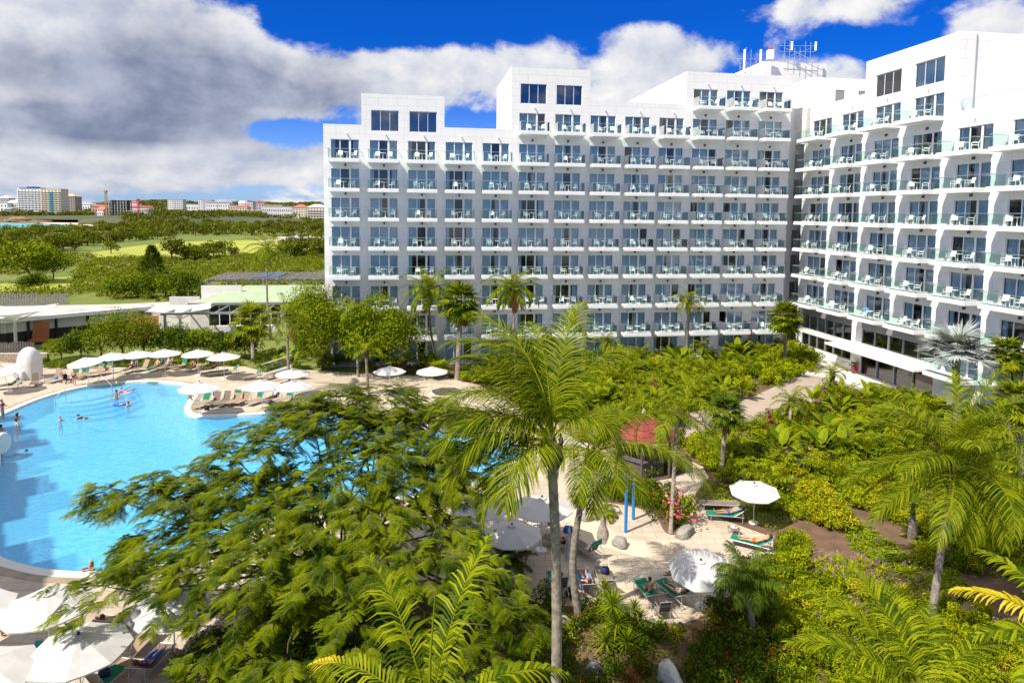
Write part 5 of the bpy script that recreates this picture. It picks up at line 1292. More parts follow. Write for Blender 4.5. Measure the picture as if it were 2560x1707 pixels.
palm('fan', g(1051,872), ad(1058,693,67.2), 'tall fan palm with a brown leaf skirt before the long wing', 6, vcp, .30, .22, 'fan_palm', [M['Lpalm'], M['Lpalmy'], M['Lbrownleaf']])
coco(gt(1095,905), ad(985,668,70), 'coconut palm with drooping head just left of the skirted fan palm', 7, 3.9, 24, (-.2,0), bend=(-.35,0,0), nl=36, ll=.85, w=.035)
coco(g(1187,880), ad(1176,668,67), 'coconut palm behind the top of the tallest palm', 8, 3.7, 24, (-.15,0), nl=36, ll=.85, w=.035, dead=1)
coco(g(1577,835), ad(1583,690,72.5), 'short crowned coconut palm with brown hanging fronds before the right bays', 9, 2.6, 20, (0,0), nl=26, ll=.6, dead=3, emin=-40)
vcp = fan_crown(R_(10), 46, 1.25, 1.2, 88, -60, nseg=24)
palm('fan', g(1803,848), ad(1805,730,71.2), 'round headed cabbage palm with a bare pinkish trunk near the inner corner', 10, vcp, .19, .16, 'fan_palm', [M['Lpalm'], M['Lpalmy'], M['Lbrownleaf']])
coco(ad(624,770,86).xy.to_3d(), ad(613,572,86), 'lone coconut palm standing up behind the green roofed pavilion', 11, 3.9, 24, (-.12,0), nl=30, ll=.8, bend=(-.3,0,0))
coco(g(671,918), ad(660,728,59.5), 'slender coconut palm on the peninsula with a dark leaning trunk', 12, 3.9, 20, (.15,0), nl=34, ll=.75, emin=-32, dead=1, bend=(-.15,0,0), r0=.13)
vcp = fan_crown(R_(13), 38, 1.7, 1.35, 86, -50, skirt=6)
palm('fan', g(582,836), ad(577,738,75), 'light green fan palm by the hedge left of the mango trees', 13, vcp, .22, .18, 'fan_palm', [M['Lpalmy'], M['Lpalm'], M['Lbrownleaf']])
coco(ad(822,790,67).xy.to_3d(), ad(818,716,67), 'coconut palm sticking out above the round mango trees', 14, 2.8, 15, (.1,0), nl=30, ll=.7)
coco(g(846,905), ad(840,806,60), 'young coconut palm with long arching fronds under the mango tree', 15, 2.9, 9, (0,0), nl=34, ll=.6, emin=10)
coco(g(1396,835), ad(1392,783,66), 'small feathery palm in front of the long wing, right of the tallest palm', 16, 1.9, 14, (0,0), nl=24, ll=.55)
coco(g(1614,838), ad(1612,795,72), 'small feathery palm right of the brown fronded one', 17, 1.6, 13, (0,0), nl=22, ll=.5)
coco(g(1905,893), ad(1912,858,62.5), 'young spreading palm at the edge of the pinkish path near the lobby', 18, 2.4, 11, (0,0), nl=30, ll=.55, emin=5)
coco(g(1812,985), ad(1818,925,53), 'young spreading palm on the near side of the pinkish path', 19, 2.3, 13, (0,0), nl=30, ll=.55, emin=0)
# silver Bismarck palm, fan palms at the right edge
vcp = fan_crown(R_(20), 28, 1.6, 1.65, 82, -5, nseg=30, droop=.08)
palm('fan', ad(2200,1000,51).xy.to_3d(), ad(2195,815,51), 'silver blue fan palm in front of the lobby', 20, vcp, .28, .24, 'silver_fan_palm', [M['Lsilver'], M['Lsilver'], M['Lbrownleaf']])
for i, (bx, by, tx, ty, lab) in enumerate(((2316,1000,2312,815,'upper fan palm at the right edge above the wind swept palm'),(2352,1130,2338,925,'lower fan palm at the right edge behind the wind swept fronds'))):
    vcp = fan_crown(R_(21+i), 38, 1.0, 1.0, 85, -50, nseg=20)
    b_ = g(bx, by); palm('fan', b_, ad(tx, ty, b_.y), lab, 21, vcp, .2, .17, 'fan_palm', [M['Lpalm'], M['Lpalmy'], M['Lbrownleaf']])
coco(g(2400,1330), ad(2395,1120,31), 'coconut palm at the right edge, fronds hanging into the frame', 23, 3.4, 20, (-.3,0), nl=44, ll=.9)
# bottle palm on the sand bed
vcp = coco_crown(R_(24), 6, 1.35, 60, 25, 26, .38, .022, bend=(90,130), droop=.3)
palm('bottle', g(1384,1250), ad(1384,1178,36), 'bottle palm with a swollen grey trunk on the sand bed', 24, vcp, .17, .09, 'bottle_palm', bulge=.17, shaft=.35)
vcp = coco_crown(R_(25), 7, 1.4, 70, 25, 26, .4, .022, bend=(80,120), droop=.3)
palm('bottle', g(2095,1240), ad(2098,1155,33), 'young bottle palm with yellow crownshaft on bare soil, right garden', 25, vcp, .14, .09, 'bottle_palm', [M['Lpalmy'], M['Lyellow'], M['Lbrownleaf']], bulge=.12, shaft=.6)
# dark cycad-like palm by the shaded parasols, feathery dark palm bottom right
vcp = coco_crown(R_(26), 15, 1.5, 82, 0, 30, .42, .024, bend=(40,80), droop=.25)
palm('cycad', g(1165,1330), ad(1165,1290,29), 'dark stiff feathery cycad before the shaded parasol', 26, vcp, .16, .14, 'cycad', [M['Lpalmd'], M['Lpalm'], M['Lbrownleaf']])
vcp = coco_crown(R_(27), 26, 1.75, 86, -10, 40, .6, .016, bend=(50,95), droop=.8)
palm('date', g(1735,1480), ad(1715,1335,25.5), 'fine leaved dark pygmy date palm right of the dappled parasol', 27, vcp, .12, .1, 'pygmy_date_palm', [M['Lpalmd'], M['Lpalm'], M['Lbrownleaf']])
# near palms whose trunks are below the frame
vc = VC(); rg = R_(28)
frond(vc, rg, (0,0,0), 128, 62, 2.7, 62, 44, .62, .017, .6, .35, roll=.15); frond(vc, rg, (0,0,0), 62, 70, 2.6, 50, 46, .6, .017, .65, .35, roll=-.2)
frond(vc, rg, (0,0,-.1), 158, 38, 2.2, 70, 32, .55, .020, .75, .4, kl=1, tipk=3); frond(vc, rg, (0,0,-.1), 15, 40, 2.2, 70, 30, .5, .028, .8, .4); frond(vc, rg, (0,0,-.2), -80, 30, 2.4, 70, 30, .5, .028, .8, .4); frond(vc, rg, (0,0,-.2), -140, 30, 2.4, 70, 30, .5, .028, .8, .4)
top_ = ad(985,1650,8.6); b_ = Vector((top_.x-.2, top_.y, 0))
r = palm('near', b_, top_, 'nearest palm at the bottom centre, only its upper fronds and pointed spear in frame', 28, vc, .13, .09)
mb = MB(); mb.tube([(0,0,0),(.02,.0,.9),(.09,.02,1.9)], [.028,.020,.004], 6); mb.obj('spear_leaf', M['Lpalmy'], r, top_-b_)
vc = VC(); rg = R_(29)
for az, el, L, bd in ((140,55,3.0,60),(110,62,3.2,55),(165,40,3.0,60),(80,50,3.0,60),(195,25,2.8,60),(55,45,3.0,70),(20,40,3.0,70),(-60,30,2.6,70),(-120,30,2.6,70),(125,30,2.6,60)):
    frond(vc, rg, (0,0,0), az, el, L, bd, 56, .68, .017, .42, .3)
top_ = ad(2120,1600,13.5); b_ = Vector((top_.x, top_.y+.2, 0)); palm('near', b_, top_, 'near feather palm at the bottom right with broad glossy fronds', 29, vc, .13, .1)
vc = VC(); rg = R_(30)
for az, el, L, bd in ((150,40,2.8,60),(175,30,2.6,60),(120,55,2.8,60),(90,40,2.6,60),(200,20,2.4,60)): frond(vc, rg, (0,0,0), az, el, L, bd, 34, .6, .034, .6, .4, kl=3 if az == 150 else 0)
top_ = ad(2500,1500,14); b_ = Vector((top_.x, top_.y, 0)); palm('near', b_, top_, 'palm at the lower right edge, bright yellow frond poking into the frame', 30, vc, .13, .1)

# --- the big feathery flamboyant tree
rg = R_(40)
CL = [(690,912,30,60),(780,895,30,70),(880,892,30,70),(975,897,29,55),(1010,930,28.5,50),(560,985,28,60),(500,1000,28,45),(650,990,27.5,75),(760,960,28,85),(870,955,28,85),(960,985,27,65),
 (440,1062,26.5,60),(395,1072,26,35),(530,1065,26,70),(640,1085,25,85),(760,1060,25.5,95),(880,1060,25,85),(980,1060,25,75),(1055,1060,26,60),(1060,1115,24.5,45),
 (262,1122,25,42),(228,1132,25,26),(325,1122,24.5,55),(405,1132,24,60),(340,1192,23.5,45),(305,1215,23.5,26),(425,1200,23,65),(525,1160,23.5,75),(620,1185,22.5,85),(740,1180,22.5,95),(860,1180,22.5,85),(960,1170,23.5,75),(1040,1190,22.5,60),
 (312,1285,21.5,36),(385,1275,21.5,55),(475,1275,21,70),(580,1275,20.5,85),(205,1340,21.5,40),(160,1350,21.5,22),(265,1345,21,45),(345,1352,20.5,50),(430,1355,20,60),(520,1375,19.5,75),
 (650,1300,20.5,90),(760,1290,20.5,95),(880,1290,20.5,85),(990,1280,20.5,75),(1080,1275,20.5,55),(1140,1330,20,50),(1195,1378,19.8,40),(1060,1360,19.5,75),(940,1370,19,85),(820,1390,18.8,90),(700,1400,18.5,85),(590,1440,18.3,75),(485,1445,18.8,50),(450,1495,19,36),(560,1515,17.8,65),(660,1500,17.5,80),(760,1500,17.5,80),(1120,1435,18.5,55),(1075,1510,18,45),(870,1480,17.8,80),(960,1460,18,70)]
tb = Vector((-6.3, 24.2, 0)); r = empty('flamboyant_tree', tb); tag(r, 'wide feathery leaved flamboyant tree spreading over the near side of the pool', 'tree')
CL = [c for i, c in enumerate(CL) if not (c[1] > 1350 and 560 < c[0] < 1000 and i % 2)]+[(600,1035,26,60),(700,1030,26.5,70),(820,1010,26.8,70),(920,1020,26.3,70),(1000,1010,27,50),(700,1120,24,70),(820,1110,24,70),(920,1110,24.3,60),(560,1110,24.5,60),(470,1110,25,50),(1020,1110,25,50),(1090,1005,27,50),(1050,960,27.8,50),(720,930,29,60),(830,925,29,60),(930,935,28.8,60)]
vc = VC(); mb = MB(); mb.tube([(0,0,-.2),(.1,-.1,1.0),(.0,.1,2.4)], [.42,.32,.28], 12)
for dx, dy, Y, px in CL:
    c = ad(dx, dy, Y); w_ = px/1511*Y; lc = np.array(c-tb); out = nrm(np.array([lc[0], lc[1], 0]))
    f_ = Vector((0,.1,2.3)); e = Vector(lc); m1 = f_.lerp(e, .35)+Vector((rg.uniform(-.5,.5),rg.uniform(-.5,.5),.9)); m2 = f_.lerp(e, .72)+Vector((rg.uniform(-.7,.7),rg.uniform(-.7,.7),.1))
    mb.tube(catmull([f_, m1, m2, e], 3, False), [.07,.065,.06,.05,.042,.035,.028,.022,.016,.01], 6, False)
    lo = dy > 1320 and dx < 500; dn = dy > 1330 and not lo; w_ *= .8 if lo else 1.0; ns = int(6+7*w_**2) if lo else int((10+12*w_**2) if dn else (18+26*w_**2)*(1.5 if dy < 965 else 1)); lc[2] += rg.uniform(-.9,.3)-(.5 if dn else 0)
    for k in range(ns):
        th = rg.uniform(0,2*pi); q = sqrt(rg.uniform(0,1)); off = np.array([cos(th)*q*w_, sin(th)*q*w_*1.15, rg.normal(0,.22)-.35*q*q*w_])
        a = lc+off; dirv_ = nrm(out*.8+np.array([cos(th),sin(th),0])*.9+np.array([0,0,rg.uniform(-.25,.25)]))
        tl = rg.uniform(.5,.9); hz = nrm(np.cross(dirv_, [0,0,1.0])); nlv = 13
        t_ = np.repeat(np.linspace(.1,1,(nlv+1)//2+1), 2)[:nlv]; sg = np.where(np.arange(nlv) % 2 == 0, 1.0, -1.0)
        tw = np.stack([a+dirv_*tl*u_+np.array([0,0,-.18*u_*u_]) for u_ in np.linspace(0,1,4)])
        V, qd = strips(tw[None], np.array([.014,.011,.009,.004])[None], np.broadcast_to(hz,(1,4,3))); vc.add(V, qd, 1)
        lb = a+dirv_*tl*t_[:,None]+np.array([0,0,-.18])*(t_**2)[:,None]
        ld = nrm(hz*(sg*.85)[:,None]+dirv_*rg.uniform(.35,.9,(nlv,1))+np.array([0,0,1.0])*rg.uniform(-.32,.15,(nlv,1)))
        ll_ = rg.uniform(.24,.36,nlv)
        npn = 8; s = np.linspace(.12,.98,npn)
        ax = lb[:,None,:]+ld[:,None,:]*(ll_[:,None]*s)[...,None]+np.array([0,0,-.11])*(s**2)[None,:,None]
        pn = nrm(np.cross(ld, np.array([0,0,1.0]))); wd = .072*np.sin(pi*(.14+.80*s))**.6*(ll_/.30)[:,None]
        for sg2 in (-1,1):
            ed_ = nrm(pn[:,None,:]*sg2*.92+ld[:,None,:]*.42+np.array([0,0,-.18]))
            tip = ax+ed_*wd[...,None]; hw = ld[:,None,:]*(ll_[:,None]*.055)[...,None]
            V = np.stack([ax-hw, ax+hw, tip+hw*.75, tip-hw*.75], 2).reshape(-1,4,3)
            vc.add(V, np.arange(len(V)*4).reshape(-1,4), 0)
link('crown', vc.mesh('crown', [M['Ltree'], M['bark']]), r); mb.obj('trunk', M['bark'], r, smooth=True)

# --- leafy trees
def leafy(name, base, c, rad, n, leaf, m, lab, seed, cat='tree', lumps=22, group=None, trunk=True, lr=.42):
    """tree or tall shrub with trunk, limbs and a lumpy crown; c and rad are relative to the base"""
    r = empty(name, base); tag(r, lab, cat, group); vc = VC(); rg = R_(seed)
    cloud(vc, rg, n, c, rad, leaf, lumps, lr); link('crown', vc.mesh('crown', [M[m]]), r)
    if trunk:
        mb = MB(); mb.tube([(0,0,-.1),(.05*c[2],0,c[2]*.4),(c[0]*.6,c[1]*.6,c[2]*.9)], [.05*c[2],.04*c[2],.02*c[2]], 8)
        for k in range(6):
            a = k*1.05; mb.tube([(c[0]*.3,c[1]*.3,c[2]*.5),(c[0]+cos(a)*rad[0]*.3,c[1]+sin(a)*rad[1]*.3,c[2]*.95),(c[0]+cos(a)*rad[0]*.7,c[1]+sin(a)*rad[1]*.7,c[2]+rad[2]*.2)], [.025*c[2],.015*c[2],.006*c[2]], 5)
        mb.obj('trunk', M['bark'], r)
    return r
b_ = g(872,862); leafy('mango_tree', b_, (0,0,4.2), (4.4,4.0,4.4), 17000, .30, 'Lbush', 'round bright green mango tree, smaller and right of the pair', 41, lumps=34, lr=.36)
b_ = g(742,848); leafy('mango_tree', b_, (0,0,4.4), (5.2,4.4,4.9), 18000, .30, 'Lbush', 'broader darker mango tree left of the pair, behind the slender palm', 42, lumps=36, lr=.34)
rg = R_(43)
for i, (dx, dy, rx, h, m_) in enumerate(((112,836,1.6,2.6,'Lbush'),(158,838,2.2,3.6,'Ldark'),(205,838,2.6,4.8,'Lbush'),(255,838,2.9,5.6,'Lbush'),(305,836,2.7,5.6,'Lbush'),(355,836,2.3,4.0,'Ldark'),(400,836,2.4,3.8,'Ldark'),(450,834,2.2,3.4,'Lbush'),(500,832,2.1,3.2,'Ldark'),(545,831,1.9,3.2,'Lbush'))):
    b_ = g(dx, dy)+Vector((0, 2.0, 0)); leafy('hedge_shrub', b_, (0,0,h*.5), (rx,1.9,h*.55), 2600, .26, m_, 'tall leafy hedge shrub behind the back row of parasols', 50+i, 'shrub', 18, 'hedge shrubs behind the back deck')
# --- broad-leaved planting: prototypes
def proto_plant(name, build, mats):
    cache = {}
    def f(loc, rz, sc, lab, cat, group, var):
        if var not in cache:
            cache[var] = build(R_(hash(name) % 1000 + var*7 if False else sum(map(ord, name))+var*7))
        parts = cache[var]
        if len(parts) == 1: o = link(name, parts[0][1], None, loc, rz, sc)
        else:
            o = empty(name, loc, rz, None, sc)
            for pn, me in parts:
                q = link(pn, me, o)
                if pn == 'flowers': q['kind'] = 'stuff'
        return tag(o, lab, cat, group)
    return f
def one(fn, mats): 
    def b(rg):
        vc = VC(); fn(vc, rg); return [('leaves', vc.mesh('leaves', mats))]
    return b
def flowered(fn, ff, mats, fm):
    def b(rg):
        vc = VC(); fn(vc, rg); v2 = VC(); ff(v2, rg); return [('leaves', vc.mesh('leaves', mats)), ('flowers', v2.mesh('flowers', fm))]
    return b
def straps_fl(vc, rg): rosette(vc, rg, (0,0,0), 38, .85, .032, 88, 20, 75)
def stalkflowers(n, h, r, m=0):
    def f(v2, rg):
        for k in range(n):
            a = rg.uniform(0,2*pi); q = rg.uniform(.1,r); cloud(v2, rg, 6, (q*cos(a), q*sin(a), h*rg.uniform(.8,1.2)), (.05,.05,.07), .07, 3, .6, wr=.8)
    return f
PL = dict(
  shrub=proto_plant('garden_shrub', one(lambda v, r: cloud(v, r, 620, (0,0,.5), (.75,.75,.6), .17, 12), [M['Lbush']]), None),
  limeshrub=proto_plant('lime_shrub', one(lambda v, r: cloud(v, r, 560, (0,0,.45), (.7,.7,.55), .20, 11), [M['Llime']]), None),
  darkshrub=proto_plant('dark_shrub', one(lambda v, r: cloud(v, r, 620, (0,0,.55), (.8,.8,.65), .16, 12), [M['Ldark']]), None),
  croton=proto_plant('croton', flowered(lambda v, r: cloud(v, r, 480, (0,0,.5), (.6,.6,.6), .19, 10), lambda v, r: cloud(v, r, 170, (0,0,.62), (.6,.6,.55), .15, 10), [M['Llime']], [M['Lyellow']]), None),
  orange=proto_plant('flowering_shrub', flowered(lambda v, r: cloud(v, r, 460, (0,0,.45), (.6,.6,.5), .2, 10), lambda v, r: cloud(v, r, 70, (0,0,.55), (.62,.62,.52), .10, 10, shell=.98), [M['Llime']], [M['Lorangef']]), None),
  redflower=proto_plant('flowering_shrub', flowered(lambda v, r: cloud(v, r, 560, (0,0,.55), (.75,.75,.65), .16, 12), lambda v, r: cloud(v, r, 26, (0,0,.6), (.76,.76,.66), .11, 12, shell=1.0, wr=.9), [M['Ldark']], [M['Lredf']]), None),
  pinkflower=proto_plant('flowering_shrub', flowered(lambda v, r: cloud(v, r, 520, (0,0,.6), (.7,.7,.75), .15, 12), lambda v, r: cloud(v, r, 120, (0,0,.65), (.72,.72,.76), .12, 9, shell=1.0, wr=.9), [M['Lbush']], [M['Lpinkf']]), None),
  purple=proto_plant('purple_orchid_clump', flowered(straps_fl, stalkflowers(9, .62, .5), [M['Llime']], [M['Lpurple']]), None),
  straps=proto_plant('strap_leaf_clump', one(straps_fl, [M['Llime']]), None),
  spiky=proto_plant('spiky_dracaena', one(lambda v, r: [rosette(v, r, (x, y, z), 55, .62, .020, 88, -25, 18, taper=.05, seg=3) for x, y, z in ((0,0,.75),(.35,.2,.45),(-.3,.15,.35),(.1,-.3,.3),(-.15,-.1,1.15))], [M['Lbush']]), None),
  banana=proto_plant('broad_leaf_plant', one(lambda v, r: paddle(v, r, (0,0,0), 9, 1.15, .26, .7), [M['Lbush'], M['Llime']]), None),
  elephant=proto_plant('elephant_ear_plant', one(lambda v, r: paddle(v, r, (0,0,0), 10, .75, .33, .8, 80, 30, 60), [M['Lbush'], M['Llime']]), None),
  magenta=proto_plant('magenta_cordyline', one(lambda v, r: [rosette(v, r, (x, y, z), 22, .5, .045, 88, 0, 45, k=0) for x, y, z in ((0,0,.3),(.15,.1,.8),(-.15,0,1.2),(.05,-.1,1.6))], [M['Lmagleaf']]), None),
  areca=proto_plant('areca_palm', one(lambda v, r: coco_crown(r, 15, 2.1, 86, 45, 26, .46, .022, bend=(45,80), droop=.45, vc=v), [M['Lpalm'], M['Lpalmy'], M['Lbrownleaf']]), None),
  ypalm=proto_plant('young_palm', one(lambda v, r: coco_crown(r, 10, 1.6, 80, 15, 24, .42, .022, bend=(45,80), droop=.4, vc=v), [M['Lpalm'], M['Lpalmy'], M['Lbrownleaf']]), None),
  fern=proto_plant('low_fern_clump', one(lambda v, r: rosette(v, r, (0,0,0), 46, .45, .03, 85, 15, 90), [M['Lmat_']]), None),
  grassy=proto_plant('brown_ornamental_grass', one(lambda v, r: rosette(v, r, (0,0,0), 160, .65, .008, 88, 25, 60, taper=.2, seg=4), [M['Lbrownleaf']]), None),
)
CNT = {}
prs = random.Random(77)
def put(kind, dx, dy, lab, cat='plant', sc=1.0, group=None, z=0.0):
    n = CNT.get(kind, 0); CNT[kind] = n+1
    return PL[kind](g(dx, dy, z), prs.uniform(0, 6.28), sc*prs.uniform(.85,1.15), lab, cat, group, n % 3)
def scatter(poly, kinds, n, lab, sc=1.0, mind=.8, avoid=(), group=None):
    """plant one bed: kinds = [(kind, weight)]"""
    P_ = [g(*p) for p in poly]; x0, x1 = min(p.x for p in P_), max(p.x for p in P_); y0, y1 = min(p.y for p in P_), max(p.y for p in P_)
    pts = []; tries = 0; av = [[g(*p) for p in a] for a in avoid]
    while len(pts) < n and tries < n*60:
        tries += 1; x, y = prs.uniform(x0, x1), prs.uniform(y0, y1)
        if not inside(x, y, P_) or any((x-a)**2+(y-b)**2 < (mind)**2 for a, b in pts): continue
        if any(inside(x, y, a) for a in av): continue
        pts.append((x, y)); k = prs.choices([k for k, w in kinds], [w for k, w in kinds])[0]
        c = CNT.get(k, 0); CNT[k] = c+1
        nm = NAMES[k]; PL[k](Vector((x, y, 0)), prs.uniform(0, 6.28), sc*prs.uniform(.75,1.25), f'{nm} {lab}', 'plant', f'{nm} {lab}'[:60], c % 3)
NAMES = dict(shrub='leafy green shrub', limeshrub='lime green shrub', darkshrub='dark green shrub', croton='yellow leaved croton', orange='shrub with small orange flowers', redflower='dark shrub dotted with red flowers', pinkflower='shrub with pink flowers', purple='strap leaved clump with purple flowers', straps='lime strap leaved clump', spiky='spiky dracaena', banana='broad leaved banana like plant', elephant='large leaved elephant ear', magenta='magenta cordyline', areca='clumping areca palm', ypalm='young feathery palm', fern='low feathery fern', grassy='brown ornamental grass')
# bed along the long wing
FAC = [(1030,872),(1100,842),(1330,806),(1560,806),(1560,830),(1400,858),(1330,905),(1300,955),(1260,955),(1190,920),(1100,882)]
FAC2 = [(1330,905),(1400,858),(1560,828),(1790,800),(1860,830),(1840,858),(1740,898),(1690,920),(1600,940),(1520,953),(1430,980),(1390,1030),(1335,1005),(1300,960)]
scatter(FAC, [('shrub',3),('limeshrub',3),('darkshrub',2),('areca',1.2),('fern',1),('banana',.7)], 80, 'in the bed before the long wing, left part', 1.15, 1.0)
scatter(FAC2, [('shrub',3),('limeshrub',3),('areca',1.5),('banana',1.6),('croton',1.2),('elephant',.8),('fern',1),('magenta',.25)], 125, 'in the bed before the long wing, right part', 1.2, 1.0)
scatter([(1735,845),(1800,805),(1880,830),(1850,858),(1760,890)], [('shrub',3),('croton',2),('limeshrub',3)], 46, 'in the mound by the cabbage palm', 1.4, .8)
# right garden
BARE = [(1905,1160),(2010,1180),(2090,1240),(2110,1300),(2020,1270),(1930,1215)]
BARE2 = [(2180,1330),(2352,1370),(2352,1440),(2230,1400)]
G1 = [(1900,905),(2000,908),(2110,918),(2250,962),(2340,1000),(2340,1110),(2150,1110),(1960,1080),(1850,1060),(1720,1090),(1640,1090),(1612,1060),(1570,1045),(1520,1036),(1570,1012),(1690,980),(1800,956),(1875,930)]
scatter(G1, [('shrub',3),('limeshrub',3.4),('areca',.8),('banana',1.2),('elephant',1.2),('ypalm',1),('redflower',1.2),('fern',1.5),('straps',1)], 210, 'in the right garden behind the leaning palm', 1.05, .75)
G2 = [(1620,1120),(1720,1095),(1850,1062),(1960,1085),(2150,1115),(2352,1115),(2352,1330),(2120,1310),(2090,1235),(2010,1175),(1905,1155),(1860,1200),(1800,1190),(1720,1180),(1660,1165)]
scatter(G2, [('shrub',2),('limeshrub',3.2),('fern',2.6),('straps',1.6),('orange',1),('ypalm',.7),('croton',.9)], 170, 'in the right garden behind the bare soil', .85, .6)
scatter([(1845,1130),(1900,1140),(1945,1185),(1950,1225),(1890,1215),(1850,1180)], [('orange',2),('croton',1.5)], 26, 'in the orange flower bed left of the bare soil', .9, .45)
scatter([(1770,1030),(1850,1040),(1890,1090),(1830,1095),(1775,1060)], [('purple',2),('straps',1)], 18, 'in the upper purple flower bed', 1.0, .5)
scatter([(1860,1280),(1960,1285),(2130,1330),(2180,1390),(2080,1390),(1960,1360),(1860,1330)], [('purple',4),('straps',1)], 44, 'in the long purple bed left of the leaning trunk', .85, .42)
G3 = [(1800,1240),(1850,1230),(1860,1330),(1960,1365),(2080,1395),(2200,1400),(2352,1450),(2352,1700),(1860,1700),(1790,1480),(1760,1400),(1730,1340),(1790,1290)]
scatter(G3, [('limeshrub',4),('straps',2.4),('shrub',2.4),('fern',2.2),('croton',.7),('purple',.12)], 215, 'in the lush bed at the lower right', .72, .42)
scatter([(1930,1200),(2000,1210),(2080,1270),(2200,1320),(2240,1380),(2160,1370),(2050,1310),(1960,1265)], [('fern',1)], 70, 'in the bright green strip beside the bare soil', .8, .33)
G4 = [(1590,1568),(1640,1420),(1720,1370),(1770,1420),(1800,1500),(1850,1568),(1850,1700),(1590,1700)]
scatter(G4, [('redflower',4),('darkshrub',2),('straps',.6)], 70, 'in the shaded bed under the date palm', .75, .5)
G5 = [(880,1400),(1120,1360),(1260,1395),(1390,1408),(1480,1440),(1560,1460),(1560,1700),(880,1700)]
scatter(G5, [('darkshrub',3),('redflower',1.6),('shrub',1),('straps',.5),('fern',.8)], 80, 'in the shade below the two palm trunks', .75, .6, avoid=([(1480,1480),(1590,1480),(1590,1600),(1480,1600)],[(1330,1500),(1400,1500),(1400,1580),(1330,1580)]))
G6 = [(410,1568),(450,1500),(560,1460),(720,1410),(880,1400),(880,1700),(410,1700)]
scatter(G6, [('darkshrub',2),('shrub',2),('limeshrub',1)], 60, 'under the feathery tree at the bottom left', .85, .6)
G7 = [(575,835),(640,872),(700,862),(740,850),(900,860),(1010,862),(1035,845),(940,815),(700,805),(580,815)]
scatter(G7, [('darkshrub',3),('shrub',2),('banana',1),('ypalm',.8)], 60, 'at the foot of the mango trees', 1.1, .8)
scatter([(95,842),(545,834),(548,840),(98,848)], [('shrub',2),('darkshrub',2),('banana',.4)], 40, 'along the back edge of the deck', .8, .6)
for k, (a, n) in enumerate((([(1365,1135),(1450,1125),(1525,1133),(1555,1165),(1560,1210),(1535,1215),(1500,1175),(1430,1155)], 26),([(1440,1078),(1530,1063),(1565,1080),(1540,1094),(1470,1100)], 10))):
    scatter(a, [('darkshrub',2),('shrub',2),('redflower',1)], n, ('on the dark island bed by the blue poles','on the small island bed behind the second palm')[k], .8, .5)
put('pinkflower', 1566, 1205, 'bushy shrub full of pink flowers before the tan boulder', sc=1.25); put('pinkflower', 1572, 1190, 'pink flowered shrub behind the tan boulder', sc=1.1)
put('magenta', 1768, 1008, 'tall magenta cordyline clump in the right garden', sc=1.15); put('magenta', 1790, 1055, 'small magenta cordyline beside the purple flowers', sc=.5)
put('spiky', 1395, 1415, 'upper spiky dracaena clump beside the second palm trunk', sc=1.2); put('spiky', 1415, 1490, 'large spiky dracaena clump with sunlit blades below the deck', sc=1.65); put('spiky', 1460, 1450, 'spiky dracaena clump right of the large one', sc=1.0)
put('straps', 1650, 1560, 'tall lime strap leaf clump at the bottom, right of the pale rock', sc=1.3); put('grassy', 1470, 1545, 'brown grass tuft left of the pale rock', sc=1.1); put('grassy', 1445, 1565, 'second brown grass tuft at the bottom edge', sc=.9)
for dx, dy, s in ((1700,822,1.5),(1735,812,1.6),(1668,838,1.3)): put('elephant', dx, dy, 'huge paddle leaves in front of the right bays of the long wing', sc=s, group='giant leaves before the right bays')
for dx, dy, s in ((1900,1000,1.5),(1935,995,1.3),(1870,1015,1.2)): put('elephant', dx, dy, 'huge glossy leaf clump in the middle of the right garden', sc=s, group='giant leaves in the right garden')
for dx, dy, s in ((1420,885,1.5),(1500,868,1.5),(1560,862,1.6),(1625,868,1.4),(1575,930,1.7),(1465,965,1.6),(1545,972,1.5),(1380,920,1.5),(1350,880,1.3),(1640,935,1.4),(1480,905,1.3),(1540,895,1.5),(1600,905,1.4),(1510,945,1.4),(1655,880,1.2),(1430,930,1.2),(1450,860,1.0)): put('areca', dx, dy, 'tall feathery areca palm between the kiosk and the long wing', 'palm', s, 'areca palms behind the kiosk')
for dx, dy, s in ((1690,1055,1.5),(1760,1125,1.4),(1960,935,1.4),(2050,945,1.5),(1830,1075,1.4),(1930,1110,1.3),(2080,1010,1.6),(1750,1080,1.2),(1850,1000,1.2),(2010,980,1.1),(1880,1150,.9)): put('ypalm', dx, dy, 'young feathery palm among low plants in the right garden', 'palm', s, 'young palms in the right garden')
PL['elephant'](Vector((0,0,.8)), 0, .55, 'plant', 'plant', None, 1); o = COL.objects[-1]; o.parent = POT; del o['category']; del o['label']; o.name = 'pot_plant'
vcp = fan_crown(R_(31), 18, .9, .9, 80, 5, nseg=24); o = link('fan_palm_clump', vcp.mesh('leaves', [M['Llime'], M['Lpalmy'], M['Lbrownleaf']]), None, g(1007,868)+Vector((0,0,.6))); tag(o, 'low lime fan palm clump beside the parasol, left of the skirted fan palm', 'palm')
